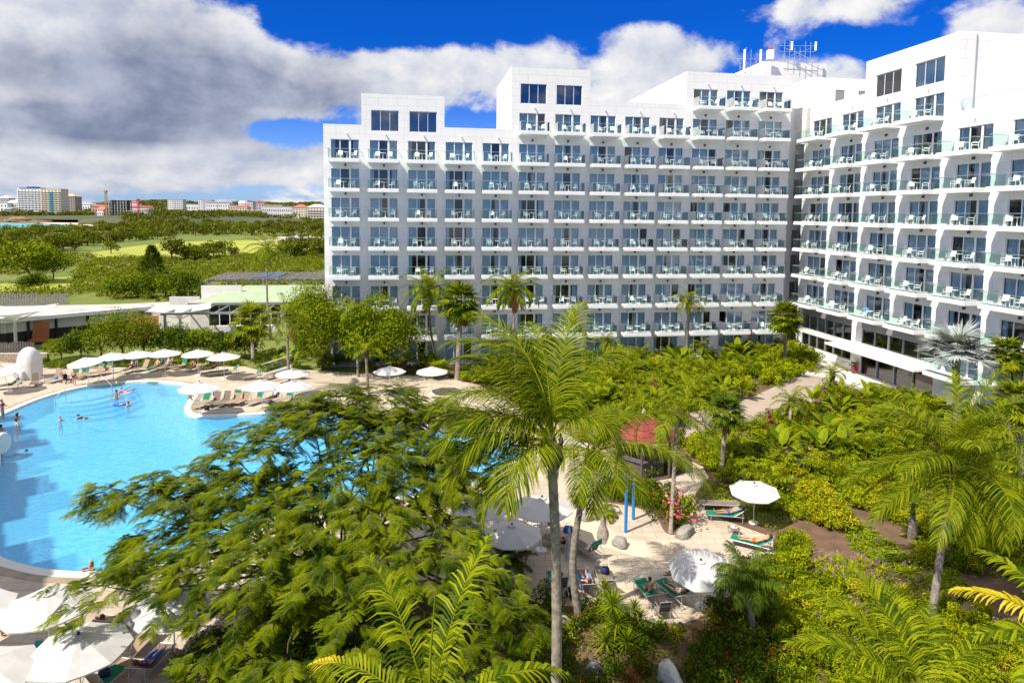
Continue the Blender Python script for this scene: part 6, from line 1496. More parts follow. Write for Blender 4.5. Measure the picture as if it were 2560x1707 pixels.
# creeping ground cover (nobody could count it)
def cover(name, polys, n, leaf, m, h=.16):
    vc = VC(); rg = R_(len(polys)+n)
    for poly, hh in polys:
        P_ = [g(*p) for p in poly]; x0, x1 = min(p.x for p in P_), max(p.x for p in P_); y0, y1 = min(p.y for p in P_), max(p.y for p in P_)
        A_ = abs(sum(P_[i].x*P_[(i+1) % len(P_)].y-P_[(i+1) % len(P_)].x*P_[i].y for i in range(len(P_))))/2
        k = int(n*A_); X = rg.uniform(x0,x1,k*3); Y = rg.uniform(y0,y1,k*3); ok = [i for i in range(k*3) if inside(X[i], Y[i], P_)][:k]
        X, Y = X[ok], Y[ok]; bumpy = .5+.5*np.sin(X*2.1+np.sin(Y*1.3)*1.5)*np.sin(Y*1.9+np.cos(X*.9)); p = np.stack([X, Y, hh*(.35+bumpy)*rg.uniform(.5,1,len(X))], 1)
        N_ = nrm(rg.normal(0,.5,(len(X),3))+np.array([0,0,1])); a = nrm(np.cross(N_, rg.normal(size=(len(X),3)))); b = np.cross(N_, a); l = leaf*rg.uniform(.7,1.3,len(X))[:,None]
        vc.add(np.stack([p-a*l*.5, p+b*l*.25, p+a*l*.5, p-b*l*.25], 1), np.arange(len(X)*4).reshape(-1,4), 0)
    tag(link(name, vc.mesh(name, [M[m]])), kind='stuff')
cover('ground_cover', [(G1, .25),(G2, .22),(FAC, .25),(FAC2, .3),([(2340,1000),(2800,1130),(3000,1400),(2800,1600),(2340,1450)], .5)], 26, .22, 'Lbush')
cover('ground_cover', [(G3, .22),(G4, .2),(G5, .12)], 60, .14, 'Lbush')
cover('creeping_ground_cover', [([(1597,1130),(1625,1110),(1700,1120),(1800,1160),(1830,1200),(1770,1225),(1665,1185),(1603,1150)], .3),([(1790,1235),(1850,1225),(1862,1340),(1840,1430),(1790,1420),(1740,1350),(1790,1290)], .3),([(1930,1205),(1990,1205),(2090,1275),(2210,1325),(2230,1375),(2150,1365),(2040,1310),(1960,1265)], .25),([(1960,1120),(2060,1130),(2040,1175),(1950,1160)], .2)], 150, .11, 'Lmat_')
# ================================================================ THE UNSEEN SIDE WING (left, out of frame): casts the stepped shade on the pool
ww = empty('hotel_wing', (-34.5, 17.0, 0), atan2(.796, -.605)); tag(ww, 'unseen hotel side wing left of the frame, roof outline shaped to shade the pool edge', 'hotel', 'hotel wings')
mb = MB(); sg = [(i*1.65, (i+1)*1.65, 22.0+1.5*sin(i*.95)+.7*sin(i*2.3+1)) for i in range(20)]  # uneven roof heights shaped to roughen the shadow edge on the pool
opw = [(.6+4.2*c, .6+4.2*c+3.05, .3+3.2*r, .3+3.2*r+WH) for c in range(8) for r in range(5)]
panel(mb, 0, 33, 0, 17.4, opw)
for i, (a, b, h) in enumerate(sg):
    if h > 17.4: panel(mb, a, b, 17.4, h, [])
    pv = sg[i-1][2] if i else 0; nx = sg[i+1][2] if i < len(sg)-1 else 0
    shell(mb, a, b, 0, h, 12, min(pv,h) if i else 0, min(nx,h) if i < len(sg)-1 else 0)
mb.obj('wall', M['wall'], ww)
for a, b, c, d in opw:
    o = link('window', kitm['frame'], ww, (a, 0, c)); link('pane', kitm['pane'], o); link('curtain', kitm['cur'][0], o)

# ================================================================ POOLSIDE BUILDINGS, FENCES
# restaurant pavilion with the green roof
pv = empty('restaurant_pavilion', gt(523,833), radians(8.8)); tag(pv, 'white restaurant pavilion with a sloping pale green roof and glazed front', 'pavilion')
mb = MB(); panel(mb, -2.4, 17, 0, 4.2, [(0,9.6,1.0,3.9)], rev=.3); shell(mb, -2.4, 17, 0, 4.2, 11, 0, 0)
mb.box(-2.4,3.2,5.0,5.3,4.2,6.1); mb.box(14.5,17,4.0,4.3,4.2,6.0); mb.box(-6.5,-2.45,4.2,4.5,0,4.6); mb.box(-9,-6.5,4.3,4.6,0,3.6); mb.obj('wall', M['plaster'], pv)
mb = MB(); mb.add([(-2.6,-.3,4.26),(17.2,-.3,4.26),(17.2,8.4,5.75),(3.0,8.4,5.75),(-2.6,-.3,4.1),(17.2,-.3,4.1),(17.2,8.4,5.5),(3.0,8.4,5.5)], [(0,1,2,3),(0,4,5,1),(1,5,6,2),(2,6,7,3),(3,7,4,0)]); mb.obj('roof', M['greenroof'], pv)
mb = MB(); mb.box(-2.6,17.2,-.42,-.31,4.0,4.3); mb.obj('fascia', M['grey'], pv)
for i in range(7):
    f = MB(); a = i*9.6/7; b = a+9.6/7; f.box(a+.0,a+.06,.1,.22,1.0,3.9); f.box(b-.06,b,.1,.22,1.0,3.9); f.box(a+.06,b-.06,.1,.22,3.84,3.9); f.box(a+.06,b-.06,.1,.22,1.0,1.06)
    o = f.obj('window', M['white'], pv); q = MB(); q.quad((a+.05,.16,1.05),(b-.05,.16,1.05),(b-.05,.16,3.86),(a+.05,.16,3.86)); q.obj('pane', M['pane'], o)
mb = MB(); mb.box(-3.6,11,-7.5,-7.0,3.75,3.98)
for k in range(8): mb.box(-3.3+k*2,-3.1+k*2,-6.99,-.43,3.8,3.95)
mb.obj('terrace_pergola', M['alu'], pv)
for x in (-3.2, 10.6):
    mb = MB(); mb.box(x-.13,x+.13,-7.3,-7.04,0,3.75); mb.obj('column', M['alu'], pv)
r = empty('roof_pergola', pv.matrix_basis if False else (0,0,0), 0, None); r.location = Matrix.Translation(pv.location) @ Matrix.Rotation(radians(8.8),4,'Z') @ Vector((-2.6,7.5,5.3)); r.rotation_euler = (0,0,radians(8.8)); tag(r, 'weathered timber pergola on the roof of the green roofed pavilion', 'pergola')
mb = MB()
for y in (1.0,5.8,10.6): mb.box(0,20.5,y-.09,y+.09,1.0,1.22)
mb.obj('beam', M['woodlight'], r)
for i in range(11):
    x = i*2.02+.1; mb = MB(); mb.box(x-.11,x+.11,.6,11.2,1.22,1.42); mb.obj('rafter', M['woodlight'], r)
for i in range(6):
    for y in (1.0,10.6): mb = MB(); x = i*3.9+.3; mb.box(x-.1,x+.1,y-.1,y+.1,-.9,1.0); mb.obj('post', M['woodlight'], r)
mb = MB()
for k in range(6): mb.box(.2,20.3,.75+k*2.0,.93+k*2.0,1.43,1.55)
mb.obj('slats', M['woodlight'], r)
for i in (2,3):
    mb = MB(); mb.box(6.4+(i-2)*2.05,8.2+(i-2)*2.05,.9,9,1.57,1.63); mb.obj('solar_panel', mat('solar_panel', (.01,.015,.03), .15), r)
r2 = empty('service_block', gt(770,835)+Vector((0,8,0)), radians(8.8)); tag(r2, 'small white service block with pipes between the pavilion and the long wing', 'building')
mb = MB(); mb.box(-1.6,2.6,0,6,0,4.4); mb.box(-1.6,2.6,0,.2,4.4,4.9); mb.obj('wall', M['plaster'], r2)
for x in (-.8,.3,1.3): mb = MB(); mb.tube([(x,.6,4.4),(x,.6,5.5),(x+.5,.8,5.6),(x+.5,.8,4.9)], .12, 7); mb.obj('pipe', M['alu'], r2)
# low grey-roofed building
ZR = 3.2; rp = [gt(x, y, ZR).to_2d() for x, y in ((-120,800),(0,800),(146,787),(300,773),(420,763),(470,757),(470,752),(300,760),(0,766),(-120,770))]
lb = empty('low_building'); tag(lb, 'long low building with a weathered flat roof and white fascia behind the shade sails', 'building')
mb = MB(); mb.prism([(p.x,p.y) for p in rp], ZR-.05, ZR); mb.obj('roof', M['whiteroof'], lb)
mb = MB(); fr = rp[:6]
for i in range(5):
    a, b = fr[i], fr[i+1]; d = (b-a).normalized(); n_ = Vector((d.y,-d.x)); A_, B_ = a+n_*.12, b+n_*.12
    mb.add([(A_.x,A_.y,ZR-.42),(B_.x,B_.y,ZR-.42),(B_.x,B_.y,ZR+.06),(A_.x,A_.y,ZR+.06),(a.x-n_.x*.5,a.y-n_.y*.5,ZR+.06),(b.x-n_.x*.5,b.y-n_.y*.5,ZR+.06)], [(0,1,2,3),(3,2,5,4)])
mb.obj('fascia', M['white'], lb)
mb = MB(); m2 = MB(); m3 = MB()
for i in range(5):
    a, b = fr[i], fr[i+1]; d = (b-a).normalized(); n_ = Vector((-d.y,d.x)); a2, b2 = a+n_*1.0, b+n_*1.0
    mb.quad((a2.x,a2.y,1.35),(b2.x,b2.y,1.35),(b2.x,b2.y,ZR-.05),(a2.x,a2.y,ZR-.05)); m2.quad((a2.x,a2.y,-.3),(b2.x,b2.y,-.3),(b2.x,b2.y,1.35),(a2.x,a2.y,1.35))
    for f_ in (0,.5):
        c_ = a2.lerp(b2, f_); m3.box(c_.x-.12,c_.x+.12,c_.y-.2,c_.y+.02,-.3,ZR-.06)
mb.obj('wall', mat('white_board_panels', (.58,.58,.59), .7), lb); m2.obj('timber_base', M['darkwood'], lb); m3.obj('frame_posts', M['black'], lb)
# white tensile shade canopies
def sail(tx, ty, W2, zr, lab, rz):
    p = gt(tx, ty); r = empty('shade_canopy', p, rz); tag(r, lab, 'shade canopy', 'white tulip shade canopies')
    vc = VC(); n, K = 40, 8; V = []
    for q in range(K+1):
        u = q/K
        for k in range(n):
            a = 2*pi*k/n; sq = 1/max(abs(cos(a)), abs(sin(a))); corner = (sq-1)/.414; rr = .16+(W2*(sq*.94-.10*(1-abs(corner-.5)*2))-.16)*u**1.25
            V.append((rr*cos(a), rr*sin(a), (zr-1.55)+1.35*u**.42+.35*corner*u**3))
    V = np.array(V); q = np.array([[i*n+k, i*n+(k+1) % n, (i+1)*n+(k+1) % n, (i+1)*n+k] for i in range(K) for k in range(n)])
    link('membrane', npmesh('membrane', V, q, M['canvas'], smooth=True), r)
    mb = MB(); mb.tube([(0,0,-.2),(0,0,zr-1.5)], [.2,.16], 12); mb.obj('post', M['plaster'], r)
    mb = MB()
    for k in range(4):
        a = pi/4+k*pi/2; mb.tube([(.1*cos(a),.1*sin(a),zr-1.5),(W2*1.25*cos(a),W2*1.25*sin(a),zr+.1)], .03, 5)
    mb.obj('strut', M['alu'], r)
sail(40,868,3.9,4.7,'left white tulip shaped shade canopy over dark timber, at the left edge',.3)
sail(452,852,3.9,4.4,'right white tulip shaped shade canopy beside the pavilion column',.3)
# timber fences and the stone wall
def fence(a, b, z0, h, lab, gap=.28, w=.24, m='wood'):
    r = empty('timber_fence', a); tag(r, lab, 'fence'); d = Vector(b)-Vector(a); n = int(d.length/gap); rz = atan2(d.y, d.x); rg = random.Random(n)
    mb = MB(); M4 = Matrix.Rotation(rz, 3, 'Z')
    for i in range(n):
        x = i*gap; hh = h*rg.uniform(.93,1.05); mb.box(x, x+w*rg.uniform(.75,1), -.02, .02, z0, z0+hh, M4=M4)
    mb.obj('boards', M[m], r)
    mb = MB()
    for z in (.35,.8): mb.box(0, d.length, .03, .09, z0+h*z-.05, z0+h*z+.05, M4=M4)
    mb.obj('rails', M['darkwood'], r)
fence(at(-120,720,110).xy.to_3d(), at(172,720,112).xy.to_3d(), 0, 2.6, 'tall weathered picket fence behind the low building, golf course beyond', .42, .36, 'woodlight')
fence(gt(-90,905)+Vector((0,.6,0)), gt(80,905)+Vector((0,.6,0)), .85, 1.3, 'dark picket fence standing on the stone wall at the left')
fence(gt(500,868)+Vector((0,.5,0)), gt(560,862)+Vector((0,.5,0)), 0, 1.7, 'short dark timber fence by the pavilion column, half hidden by plants', .2, .19, 'darkwood')
a, b = gt(-90,907), gt(118,905); r = empty('stone_wall', a); tag(r, 'cream rubble stone retaining wall behind the white sculpture', 'wall'); d = b-a
mb = MB(); mb.box(0, d.length, 0, .45, -.1, .9); o = mb.obj('stonework', M['stone'], r); o.rotation_euler = (0,0,atan2(d.y,d.x))
mb = MB(); mb.box(-.05, d.length+.05, -.04, .49, .9, .98); o = mb.obj('coping', M['concrete'], r); o.rotation_euler = (0,0,atan2(d.y,d.x))
r = empty('green_roof_bar', gt(478,868), .15); tag(r, 'small timber bar with a bright grass roof by the pavilion column', 'bar')
mb = MB(); mb.box(-1.6,1.6,0,2.4,0,1.6); mb.obj('wall', M['darkwood'], r); mb = MB(); mb.box(-1.8,1.8,-.2,2.6,1.6,1.75); mb.obj('roof', M['lawn'], r)
for tx, ty, s, lab in ((338,850,1.15,'tall orange wicker daybed back beyond the hedge'),(368,855,1.2,'orange wicker daybed with a slanted back under the right shade canopy'),(95,858,1.0,'orange wicker daybed under the left shade canopy')):
    r = empty('wicker_daybed', gt(tx, ty), .3, None, s); tag(r, lab, 'daybed', 'orange wicker daybeds')
    mb = MB(); mb.box(-.9,.9,-.9,.9,.25,.5); mb.obj('seat', M['orange'], r)
    mb = MB(); mb.add([(-.95,.8,.5),(.95,.8,.5),(.85,1.5,2.6),(-.85,1.5,2.6),(-.95,.95,.5),(.95,.95,.5),(.85,1.62,2.6),(-.85,1.62,2.6)], [(0,1,2,3),(7,6,5,4),(0,4,5,1),(3,2,6,7),(0,3,7,4),(1,5,6,2)]); mb.obj('backrest', M['orange'], r)
    for x in (-.8,.8):
        for y in (-.8,.8): mb = MB(); mb.box(x-.06,x+.06,y-.06,y+.06,0,.25); mb.obj('leg', M['orange'], r)

# ================================================================ GOLF COURSE, SCRUB, SEA, TOWN
def px_t(pts): return [gt(*p).to_2d() for p in pts]
M['sea'] = bpy.data.materials.new('turquoise_sea'); M['sea'].use_nodes = True; t = NT(M['sea'].node_tree)
p = t.new('ShaderNodeBsdfPrincipled'); t.put(p.inputs['Base Color'], t.mix(t.noise(t.pos(), .01, 4), (.02,.33,.38), (.06,.46,.47))); p.inputs['Roughness'].default_value = .25
t.put(p.inputs['Normal'], t.bump(t.noise(t.pos(), .4, 4), .5, .4)); t.l.new(p.outputs[0], t.new('ShaderNodeOutputMaterial').inputs[0])
sheet('sea', px_t([(-900,556),(0,557),(100,558.5),(200,561.5),(140,565.5),(60,569),(0,575),(-900,600)]), [], .03, M['sea'])
sheet('beach', px_t([(95,556.5),(230,549),(330,554),(325,560),(280,567),(240,566),(200,562),(100,558.6)]), [], .06, M['sand'])
# raised land beyond
def hz(x, y):
    k = np.clip((y-690)/260, 0, 1); k = k*k*(3-2*k); f = np.clip((y-1500)/1500, 0, 1)
    q = np.clip((x+.78*y)/(.30*y), 0, 1)
    return k*(9+2*np.sin(x*.011)*np.cos(y*.007))+f*(20+34*np.exp(-((x/y+.53)/.07)**2)+22*np.exp(-((x/y+.40)/.05)**2)+24*np.exp(-((x/y+.30)/.06)**2)+14*np.exp(-((x/y+.62)/.05)**2))-.3
nx, ny = 120, 60; ys = np.geomspace(690, 4200, ny); us = np.linspace(-1.2, .2, nx)
Vg = np.array([[u*y, y, hz(u*y, y)] for y in ys for u in us]); qd = np.array([[j*nx+i, j*nx+i+1, (j+1)*nx+i+1, (j+1)*nx+i] for j in range(ny-1) for i in range(nx-1)])
M['hill'] = mat('far_hill_scrub', (.045,.065,.018), .95, (.10,.10,.045), .012, world=True, bump=.8, bscale=.06, bdist=4)
keep = [q for q in qd if not (Vg[q[0],1] < 800 and Vg[q[0],0]/Vg[q[0],1] < -.66)]
tag(link('hills', npmesh('hills', Vg, np.array(keep), M['hill'], smooth=True)), kind='structure')
for i, (tx, ty, sx, sz) in enumerate(((5,555,26,8.5),(45,556,24,7.5),(80,556.5,22,5),(112,556,18,3.5),(-40,556,30,9))):
    rock(gt(tx, ty), sx, 9, sz, 30+i, 'rugged brown coastal rock outcrop above the turquoise sea', 'browrock', 'coastal rocks')
# scattered scrub clumps (one mass) and trees (individuals)
def clumps(name, polys, m, dens, h, leaf, nl, seed, wf=1.3, zf=None):
    rg = R_(seed); vc = VC()
    for poly in polys:
        P_ = [gt(*p) for p in poly]; x0, x1 = min(p.x for p in P_), max(p.x for p in P_); y0, y1 = min(p.y for p in P_), max(p.y for p in P_)
        k = int((x1-x0)*(y1-y0)*dens); X = rg.uniform(x0,x1,k); Y = rg.uniform(y0,y1,k)
        ok = np.array([inside(a, b, P_) for a, b in zip(X, Y)]); X, Y = X[ok], Y[ok]; n = len(X)
        hh = h*rg.uniform(.35,1.3,n)*(.6+.6*(np.sin(X*.06+1)*np.cos(Y*.045) > 0))
        c = np.stack([X, Y, hh*.35+(zf(X, Y) if zf else 0)], 1)
        d = nrm(rg.normal(size=(n,nl,3))+np.array([0,0,.5])); d[...,2] = np.abs(d[...,2])
        p = c[:,None,:]+d*(hh[:,None,None]*np.array([wf,wf,.75]))*rg.uniform(.7,1.05,(n,nl,1))
        p = p.reshape(-1,3); N_ = nrm(d.reshape(-1,3)+rg.normal(0,.5,(n*nl,3))); a = nrm(np.cross(N_, rg.normal(size=(n*nl,3)))); b = np.cross(N_, a); l = leaf*rg.uniform(.6,1.3,n*nl)[:,None]
        vc.add(np.stack([p-a*l*.5, p+b*l*.32, p+a*l*.5, p-b*l*.32], 1), np.arange(n*nl*4).reshape(-1,4), 0)
    tag(link(name, vc.mesh(name, [M[m]])), kind='stuff')
clumps('scrub', [[(195,668),(235,650),(430,645),(620,638),(806,630),(806,745),(640,752),(470,755),(300,752),(215,742),(180,715)]], 'Lscrub', .30, 1.15, .45, 34, 60)
clumps('scrub', [[(0,735),(180,728),(215,742),(200,752),(-60,755),(-60,735)],[(-60,690),(30,690),(165,672),(200,660),(240,645),(140,640),(-60,650)]], 'Lscrub', .2, 1.5, .5, 34, 61)
BELT = [[(-60,584),(60,574),(250,566),(420,558),(600,556),(806,560),(806,596),(640,592),(520,592),(400,598),(260,610),(190,624),(100,640),(-60,650)]]
clumps('far_scrub', BELT, 'Lfar', .012, 3.0, 1.3, 40, 62)
clumps('far_scrub', [[(110,545),(330,546),(806,545),(806,562),(600,558),(420,560),(330,566),(290,550),(200,552)],[(-20,547),(230,546),(806,548),(806,557),(330,554),(230,552),(-20,552)]], 'Lfar', .012, 4.8, 2.4, 34, 63, zf=hz)
clumps('far_wood', [[(0,534.5),(806,534.5),(806,546),(0,551)]], 'Lfar', .0012, 6.5, 4.0, 30, 64, zf=hz)
mset = []
for i in range(6):
    rg = R_(70+i); vc = VC(); cloud(vc, rg, 520, (0,0,.55), (.62,.62,.46), .15, 12, .45); me = vc.mesh('crown', [M['Lbushfar' if i % 2 else 'Lfar']])
    mb = MB(); mb.tube([(0,0,-.05),(.03,0,.3),(0,.02,.6)], [.05,.035,.02], 6)
    for a in range(4): mb.tube([(.02,0,.25),(.25*cos(a*1.6),.25*sin(a*1.6),.5)], [.025,.01], 4)
    mset.append((me, mb.mesh('trunk', M['bark'])))
TREE_N = 0
rt_ = random.Random(9)
def wildtree(p, h, w, lab, group):
    global TREE_N
    me, tr_ = mset[TREE_N % 6]; TREE_N += 1; r = empty('wild_tree', p, rt_.uniform(0,6.28)); r.scale = (w, w, h); tag(r, lab, 'tree', group); link('crown', me, r); link('trunk', tr_, r); return r
def grove(poly, n, h0, h1, lab, mind):
    P_ = [gt(*p) for p in poly]; x0, x1 = min(p.x for p in P_), max(p.x for p in P_); y0, y1 = min(p.y for p in P_), max(p.y for p in P_); pts = []; k = 0
    while len(pts) < n and k < n*80:
        k += 1; x, y = rt_.uniform(x0,x1), rt_.uniform(y0,y1)
        if inside(x, y, P_) and all((x-a)**2+(y-b)**2 > mind*mind for a, b in pts):
            pts.append((x, y)); h = rt_.uniform(h0,h1); wildtree(Vector((x,y,0)), h, h*rt_.uniform(.9,1.35), lab, lab[:60])
grove([(-30,646),(100,636),(190,622),(260,610),(330,603),(430,596),(430,588),(300,598),(180,610),(60,620),(-30,628)], 34, 4, 7.5, 'dark bushy tree in the belt along the far side of the long fairway', 5)
grove([(430,596),(540,590),(640,590),(806,600),(806,580),(640,575),(430,582)], 26, 5, 8.5, 'dark bushy tree behind the right end of the long fairway', 6)
grove([(430,648),(520,640),(590,634),(600,640),(520,650),(440,655)], 12, 3.5, 6, 'rounded dark tree in the thicket in front of the long fairway', 3.2)
grove([(700,625),(806,625),(806,648),(720,645)], 14, 4, 7.5, 'dark tree in the thicket beside the long wing', 3.5)
grove([(-40,628),(150,606),(420,580),(806,574),(806,560),(420,562),(150,585),(-40,600)], 70, 4, 8, 'small far tree scattered over the scrubland', 11)
for tx, ty, h, w, lab in ((430,652,8,7.5,'tallest dark tree at the right end of the long fairway'),(563,634,5.5,6.2,'single round tree standing on the long fairway'),(187,627,5.5,6,'small flat topped tree alone at the left of the long fairway'),(278,634,5.0,4.5,'tree just behind the middle of the long fairway'),(480,642,4.5,5.5,'low spreading tree left of the round one'),(740,700,3,3.2,'small bush in the scrub near the long wing')):
    wildtree(gt(tx, ty), h, w, lab, None)
b_ = gt(72,706); leafy('sea_almond_tree', b_, (-1.2,0,5.4), (9.2,6,4.6), 5200, .75, 'Lsilverg' if 'Lsilverg' in M else 'Lbush', 'big broad leaved tree with pale shining leaves on the near fairway, left', 80, lumps=34, lr=.33)
leafy('round_tree', gt(118,703)+Vector((0,2,0)), (0,0,3.6), (4.6,4,3.3), 2600, .45, 'Ldark', 'dark round tree beside the pale leaved one on the near fairway', 81, lumps=20)
# feathery casuarina
b_ = gt(382,700); r = empty('casuarina_tree', b_); tag(r, 'feathery upright casuarina tree in the middle of the scrub', 'tree'); vc = VC(); rg = R_(82)
n = 2600; u = rg.uniform(0,1,n); a = rg.uniform(0,2*pi,n); rr = 2.9*(1-u)**.7*(.35+.65*np.sqrt(rg.uniform(0,1,n)))*(1+.3*np.sin(a*3+u*9)); P_ = np.stack([rr*np.cos(a), rr*np.sin(a), 1+7*u+rg.normal(0,.2,n)], 1); D_ = nrm(np.stack([np.cos(a), np.sin(a), rg.uniform(.3,1.4,n)], 1)); L_ = rg.uniform(.6,1.1,n)[:,None]
V, q = strips(np.stack([P_, P_+D_*L_*.6, P_+D_*L_+np.array([0,0,-.12])], 1), np.array([.06,.05,.01]), nrm(np.cross(D_, rg.normal(size=(n,3))))); vc.add(V, q, 0); link('crown', vc.mesh('crown', [M['Ldark']]), r)
mb = MB(); mb.tube([(0,0,-.2),(.1,0,3),(0,0,7.5)], [.2,.13,.03], 7); mb.obj('trunk', M['bark'], r)
for i, (tx, ty, rx, h) in enumerate(((205,762,3,3.4),(235,762,3.6,4.2),(270,762,4.0,4.6),(305,763,4.2,5.4),(340,762,4.2,6.0),(375,764,4.4,6.4),(412,764,3.4,5.0),(8,742,2.6,3.4),(-15,744,2.6,3.6))):
    leafy('sea_grape_bush', gt(tx, ty)+Vector((0,10,0)), (0,0,h*.5), (rx,2.6,h*.55), 1500, .42, 'Lbush' if i % 2 else 'Ldark', 'big leaved sea grape bush behind the low building' if i < 7 else 'dark bush at the left edge behind the picket fence', 90+i, 'bush', 16, 'bushes behind the low building')
# street lamps at the far car park
for tx, y0, y1 in ((727,561,586),(703,560,580),(763,565,588),(745,556,572)):
    p_ = gt(tx, y1); hh = at(tx, y0, p_.y).z; r = empty('street_lamp', p_); tag(r, 'thin grey street lamp at the car park beside the long wing', 'street lamp', 'far street lamps')
    mb = MB(); mb.tube([(0,0,0),(0,0,hh)], [.16,.10], 6); mb.obj('pole', M['metalpole'], r); mb = MB(); mb.box(-1.0,.1,-.15,.15,hh,hh+.12); mb.obj('lamp_head', M['metalpole'], r)
sheet('car_park', px_t([(690,594),(720,585),(765,588),(806,592),(806,605),(770,600),(730,603)]), [], .03, M['concrete'])
# --- the town
BC = {}
def bmat(c):
    if c not in BC: BC[c] = mat('stucco_%d' % len(BC), c, .8, tuple(x*.92 for x in c), .1)
    return BC[c]
winm = {}
def building(x0, x1, ytop, Y, fl, bays, col, lab, roof='flat', rcol=(.5,.48,.45), dep=14, wcol='lamp', balc=False, name='apartment_building', ang=0.0, cat='building', wf=.38, hf=.42):
    A_, B_ = at(x0, ytop, Y), at(x1, ytop, Y); w = (B_.x-A_.x); zb = float(hz(np.float64(A_.x), np.float64(Y))) if Y > 700 else 0; zb = max(zb, 0)-1; h = A_.z-zb
    r = empty(name, (A_.x, Y, zb), ang); tag(r, lab, cat, None)
    wm_ = bmat(col); mb = MB(); mb.box(0, w, 0, dep, 0, h); mb.obj('wall', wm_, r)
    n = 0; fh = h/(fl+.35); bw = w/bays; key = (round(bw*wf,2), round(fh*hf,2), wcol)
    if key not in winm:
        q = MB(); q.box(-bw*wf/2, bw*wf/2, -.12, .3, 0, fh*hf); winm[key] = q.mesh('window', M[wcol])
    for f in range(fl):
        for b in range(bays):
            if n >= 98: continue
            n += 1; o = link('window', winm[key], r, ((b+.5)*bw, 0, .25*fh+f*fh+.1*fh))
        if balc: q = MB(); q.box(.3, w-.3, -1.3, -.13, f*fh-.05*fh, f*fh+.28*fh); q.obj('balcony', wm_, r)
    e = .6; rm = bmat(rcol); q = MB()
    if roof == 'flat': q.box(-.3, w+.3, -.3, dep+.3, h, h+.7)
    elif roof == 'hip': q.add([(-e,-e,h),(w+e,-e,h),(w+e,dep+e,h),(-e,dep+e,h),(min(dep/2,w*.4),dep/2,h+dep*.28),(w-min(dep/2,w*.4),dep/2,h+dep*.28)], [(0,1,5,4),(1,2,5),(2,3,4,5),(3,0,4),(3,2,1,0)])
    elif roof == 'gable': q.add([(-e,-e,h),(w+e,-e,h),(w+e,dep+e,h),(-e,dep+e,h),(-e,dep/2,h+dep*.3),(w+e,dep/2,h+dep*.3)], [(0,1,5,4),(2,3,4,5),(0,4,3),(1,2,5),(3,2,1,0)])
    elif roof == 'multi':
        k = max(2, round(w/9)); ww_ = w/k
        for i in range(k): q.add([(i*ww_-.2,-e,h),(i*ww_+ww_+.2,-e,h),(i*ww_+ww_+.2,dep,h),(i*ww_-.2,dep,h),(i*ww_+ww_/2,0,h+3.2),(i*ww_+ww_/2,dep,h+3.2)], [(0,1,4),(1,2,5,4),(3,0,4,5),(2,3,5)])
    elif roof == 'arc':
        for i in range(3):
            a0, a1 = w*(.18+.24*i), w*(.18+.24*(i+1))
            q.prism([(a0,0),(a1,0),(a1,dep),(a0,dep)], h, h+1.2+1.5*(i == 1))
        q.box(w*.1,w*.9,-.4,dep,h-.02,h+.6)
    q.obj('roof', rm, r); return r
cream, whit, grey_, pink, ochre = (.70,.62,.48), (.76,.75,.72), (.36,.36,.36), (.60,.36,.30), (.62,.50,.30)
b1_ = building(42,101,471,960,12,7,whit,'tallest white beachfront tower block with a blue arched roof','arc',(.05,.12,.38),16,balc=True)
b2_ = building(101,152,473,958,12,6,cream,'cream wing of the tallest beachfront tower with a teal glass strip','flat',(.55,.5,.42),16,balc=True)
q = MB(); w_ = at(132,473,958).x-at(125,473,958).x; x_ = at(125,473,958).x-at(101,473,958).x; q.box(x_,x_+w_,-1.6,-.2,3,at(125,480,958).z-b2_.location.z); q.obj('glass_strip', mat('teal_glass', (.02,.20,.27), .15), b2_)
building(152,187,491,1000,7,6,(.34,.31,.27),'grey brown mid rise with a small domed roof right of the white tower','hip',(.45,.36,.24),16)
building(-6,22,495,1050,5,4,(.45,.45,.44),'grey apartment block at the left edge beside the tower','hip',(.62,.62,.62))
building(-10,18,508,1020,3,3,whit,'low white terrace house at the left edge under the grey block','flat'); building(20,42,507,1030,3,3,cream,'small cream house between the grey block and the tower','gable',whit)
building(12,62,523,1010,1,6,(.45,.47,.5),'low grey roofed shed row below the white tower','multi',(.42,.44,.47),10); building(86,144,523,1000,2,8,(.52,.53,.54),'low white two storey block below the cream tower','flat',(.5,.5,.5))
building(162,205,531,1020,1,4,whit,'white pointed tent like roof right of the towers','hip',(.60,.61,.63),22)
building(228,262,517,1000,2,4,pink,'pink roofed villas left of the concrete frame building','multi',(.55,.20,.17)); building(242,258,525,900,1,3,whit,'small white house under the pink villas','gable',(.5,.16,.12))
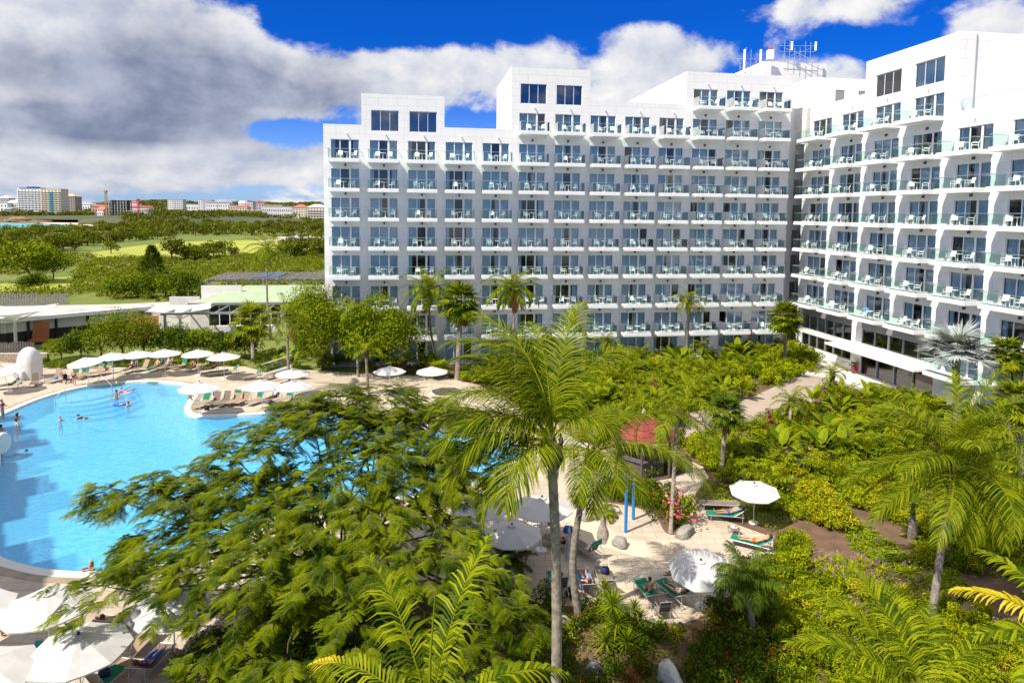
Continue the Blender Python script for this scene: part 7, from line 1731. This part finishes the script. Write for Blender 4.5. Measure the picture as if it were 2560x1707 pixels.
# concrete frame under construction, with its crane
A_, B_ = at(263,500,900), at(315,500,900); r = empty('building_under_construction', (A_.x,900,0)); tag(r, 'bare grey concrete frame of a building under construction', 'building'); w_ = B_.x-A_.x; h_ = A_.z
for i in range(9): mb = MB(); mb.box(0,w_,0,14,i*h_/8-.35,i*h_/8); mb.obj('floor_slab', M['concrete'], r)
for i in range(8):
    mb = MB(); x = i*(w_-.9)/7; mb.box(x,x+.9,.3,1.2,-.4,h_); mb.box(x,x+.9,12.6,13.5,-.4,h_); mb.obj('column', M['concrete'], r)
mb = MB(); mb.box(w_*.3,w_*.7,6,9,0,h_); mb.box(.5,w_-.5,10,10.4,0,h_-.5); mb.obj('core_wall', M['wood'], r)
def crane(tx, ytop, Y, m, lab, jib):
    p_ = at(tx, ytop, Y); r = empty('tower_crane', (p_.x, Y, 0)); tag(r, lab, 'crane'); h_ = p_.z; mb = MB()
    for sx in (-1,1):
        for sy in (-1,1): mb.tube([(sx,sy,0),(sx,sy,h_)], .28, 4)
    for k in range(int(h_/3)): mb.tube([(-1,-1,k*3),(1,-1,k*3+3)], .16, 4); mb.tube([(1,1,k*3),(-1,1,k*3+3)], .16, 4)
    mb.obj('mast', M[m], r)
    mb = MB(); mb.box(-1.6,1.6,-1.6,1.6,h_,h_+3); mb.tube([(0,0,h_+2),(jib,0,h_+1)], .5, 4); mb.tube([(0,0,h_+2),(-jib*.3,0,h_+2)], .6, 4); mb.obj('jib', M[m], r)
M['cranetan'] = mat('tan_crane_paint', (.42,.26,.10), .6); M['cranered'] = mat('red_crane_paint', (.5,.05,.05), .6)
crane(264,482,895,'cranetan','tan crane mast rising from the concrete frame building',3); crane(345,503,900,'cranered','red lattice crane right of the concrete frame building',2)
building(316,372,519,1000,2,9,whit,'row of white villas with red gabled roofs right of the concrete frame','multi',(.55,.14,.10)); building(318,370,528,900,1,8,(.5,.5,.5),'low grey wall house in front of the red gabled villas','flat')
building(325,345,508,1250,2,3,whit,'white hillside house above the red roofs','gable',(.4,.1,.08)); building(192,225,511,1400,2,5,whit,'white hillside houses right of the brown mid rise','multi',(.6,.58,.55)); building(215,240,509,1500,1,4,cream,'cream hillside house far behind the pink villas','flat')
building(419,434,499.5,1150,7,3,whit,'left half of the white twin slab apartment block','flat',dep=12); building(435,457,499.5,1150,7,4,(.62,.60,.58),'right half of the white twin slab apartment block','flat',dep=12)
building(496,507,500.5,1200,7,2,whit,'narrow white slab left of a pair near the gabled houses','flat'); building(508,528,501,1200,7,4,(.60,.59,.58),'white slab right of a pair near the gabled houses','flat')
building(458,496,511,1200,2,6,whit,'low white building between the two slab blocks','flat'); building(514,543,507,1100,3,5,whit,'white house with three grey gables, left one','multi',(.35,.36,.38)); building(545,574,507.5,1100,3,5,whit,'white house with grey gables, right one','multi',(.35,.36,.38))
building(570,612,514,1050,3,7,(.66,.50,.38),'salmon coloured block with arcades at the middle of the town','flat',(.55,.2,.15)); building(592,618,517,980,3,4,(.68,.60,.44),'cream block with a red roof edge','hip',(.5,.15,.1)); building(612,632,505,1200,4,4,(.64,.58,.5),'pale pink tower house on top of the town','flat',(.55,.4,.35)); building(632,660,507,1250,4,4,(.5,.45,.42),'grey pink stepped building beside the tower house','multi',(.5,.15,.12)); building(596,614,508,1300,2,3,whit,'white hillside villa left of the tower house','gable',whit)
building(612,654,526,960,3,5,ochre,'ochre cream building with a plain front, lower right town','flat',(.66,.58,.42)); building(655,730,517,900,2,14,(.62,.64,.67),'long white building with two rows of small windows','flat',(.6,.5,.3)); building(660,705,513.5,960,1,6,ochre,'flat ochre roofed building behind the long white one','flat',(.62,.5,.26))
building(731,766,518,880,4,5,(.66,.58,.46),'cream hotel with a red hipped roof','hip',(.5,.13,.10)); building(768,812,518,860,5,6,(.66,.60,.48),'cream balconied hotel with a white hipped roof beside the long wing','hip',(.66,.65,.62),balc=True)
building(545,600,534,960,1,8,whit,'long low white wall building before the salmon block','flat',dep=8); building(520,560,536,960,1,5,whit,'low white shed at the left of the long wall building','flat',dep=8)
# rooftop antennas on the long wing's end tower
def antenna(tx, ytop, Y, n, lab, seed, panel_w=.24):
    p_ = at(tx, ytop, Y); z0 = 39.3 if tx > 1900 else 34.0; r = empty('roof_antenna', (p_.x, Y, z0)); tag(r, lab, 'antenna', 'rooftop antennas'); rg = random.Random(seed); hh = p_.z-z0
    for i in range(n):
        x = (i-(n-1)/2)*.75; mb = MB(); mb.tube([(x,0,0),(x,0,hh*rg.uniform(.6,1.0))], .035, 5); mb.obj('mast', M['metalpole'], r)
    mb = MB(); mb.tube([(-n*.45,0,hh*.45),(n*.45,0,hh*.45)], .025, 5); mb.tube([(-n*.45,.05,hh*.72),(n*.45,.05,hh*.72)], .025, 5); mb.tube([(-n*.4,0,.2),(n*.3,0,hh*.6)], .035, 4); mb.tube([(n*.4,0,.2),(-n*.3,0,hh*.6)], .035, 4); mb.obj('bracing', M['metalpole'], r)
    for x in (n*.42, -n*.15): mb = MB(); mb.box(x-panel_w/2,x+panel_w/2,-.25,-.06,hh*.5,hh*.9); mb.obj('panel_antenna', M['plastic'], r)
antenna(1872,112,95,4,'lattice antenna group with one tall white panel, left on the roof',1); antenna(1995,100,97,6,'larger antenna cluster with cross arms, right on the roof',2)
p_ = at(1925,148,96); r = empty('beacon_box', (p_.x,96,39.3)); tag(r, 'small white box with a red warning light on the roof edge', 'beacon'); mb = MB(); mb.box(-.4,.4,-.4,.4,0,1.3); mb.obj('box', M['white'], r); mb = MB(); mb.lathe([(.22,1.3),(.25,1.5),(.12,1.8)], 8); mb.obj('red_light', M['red'], r)
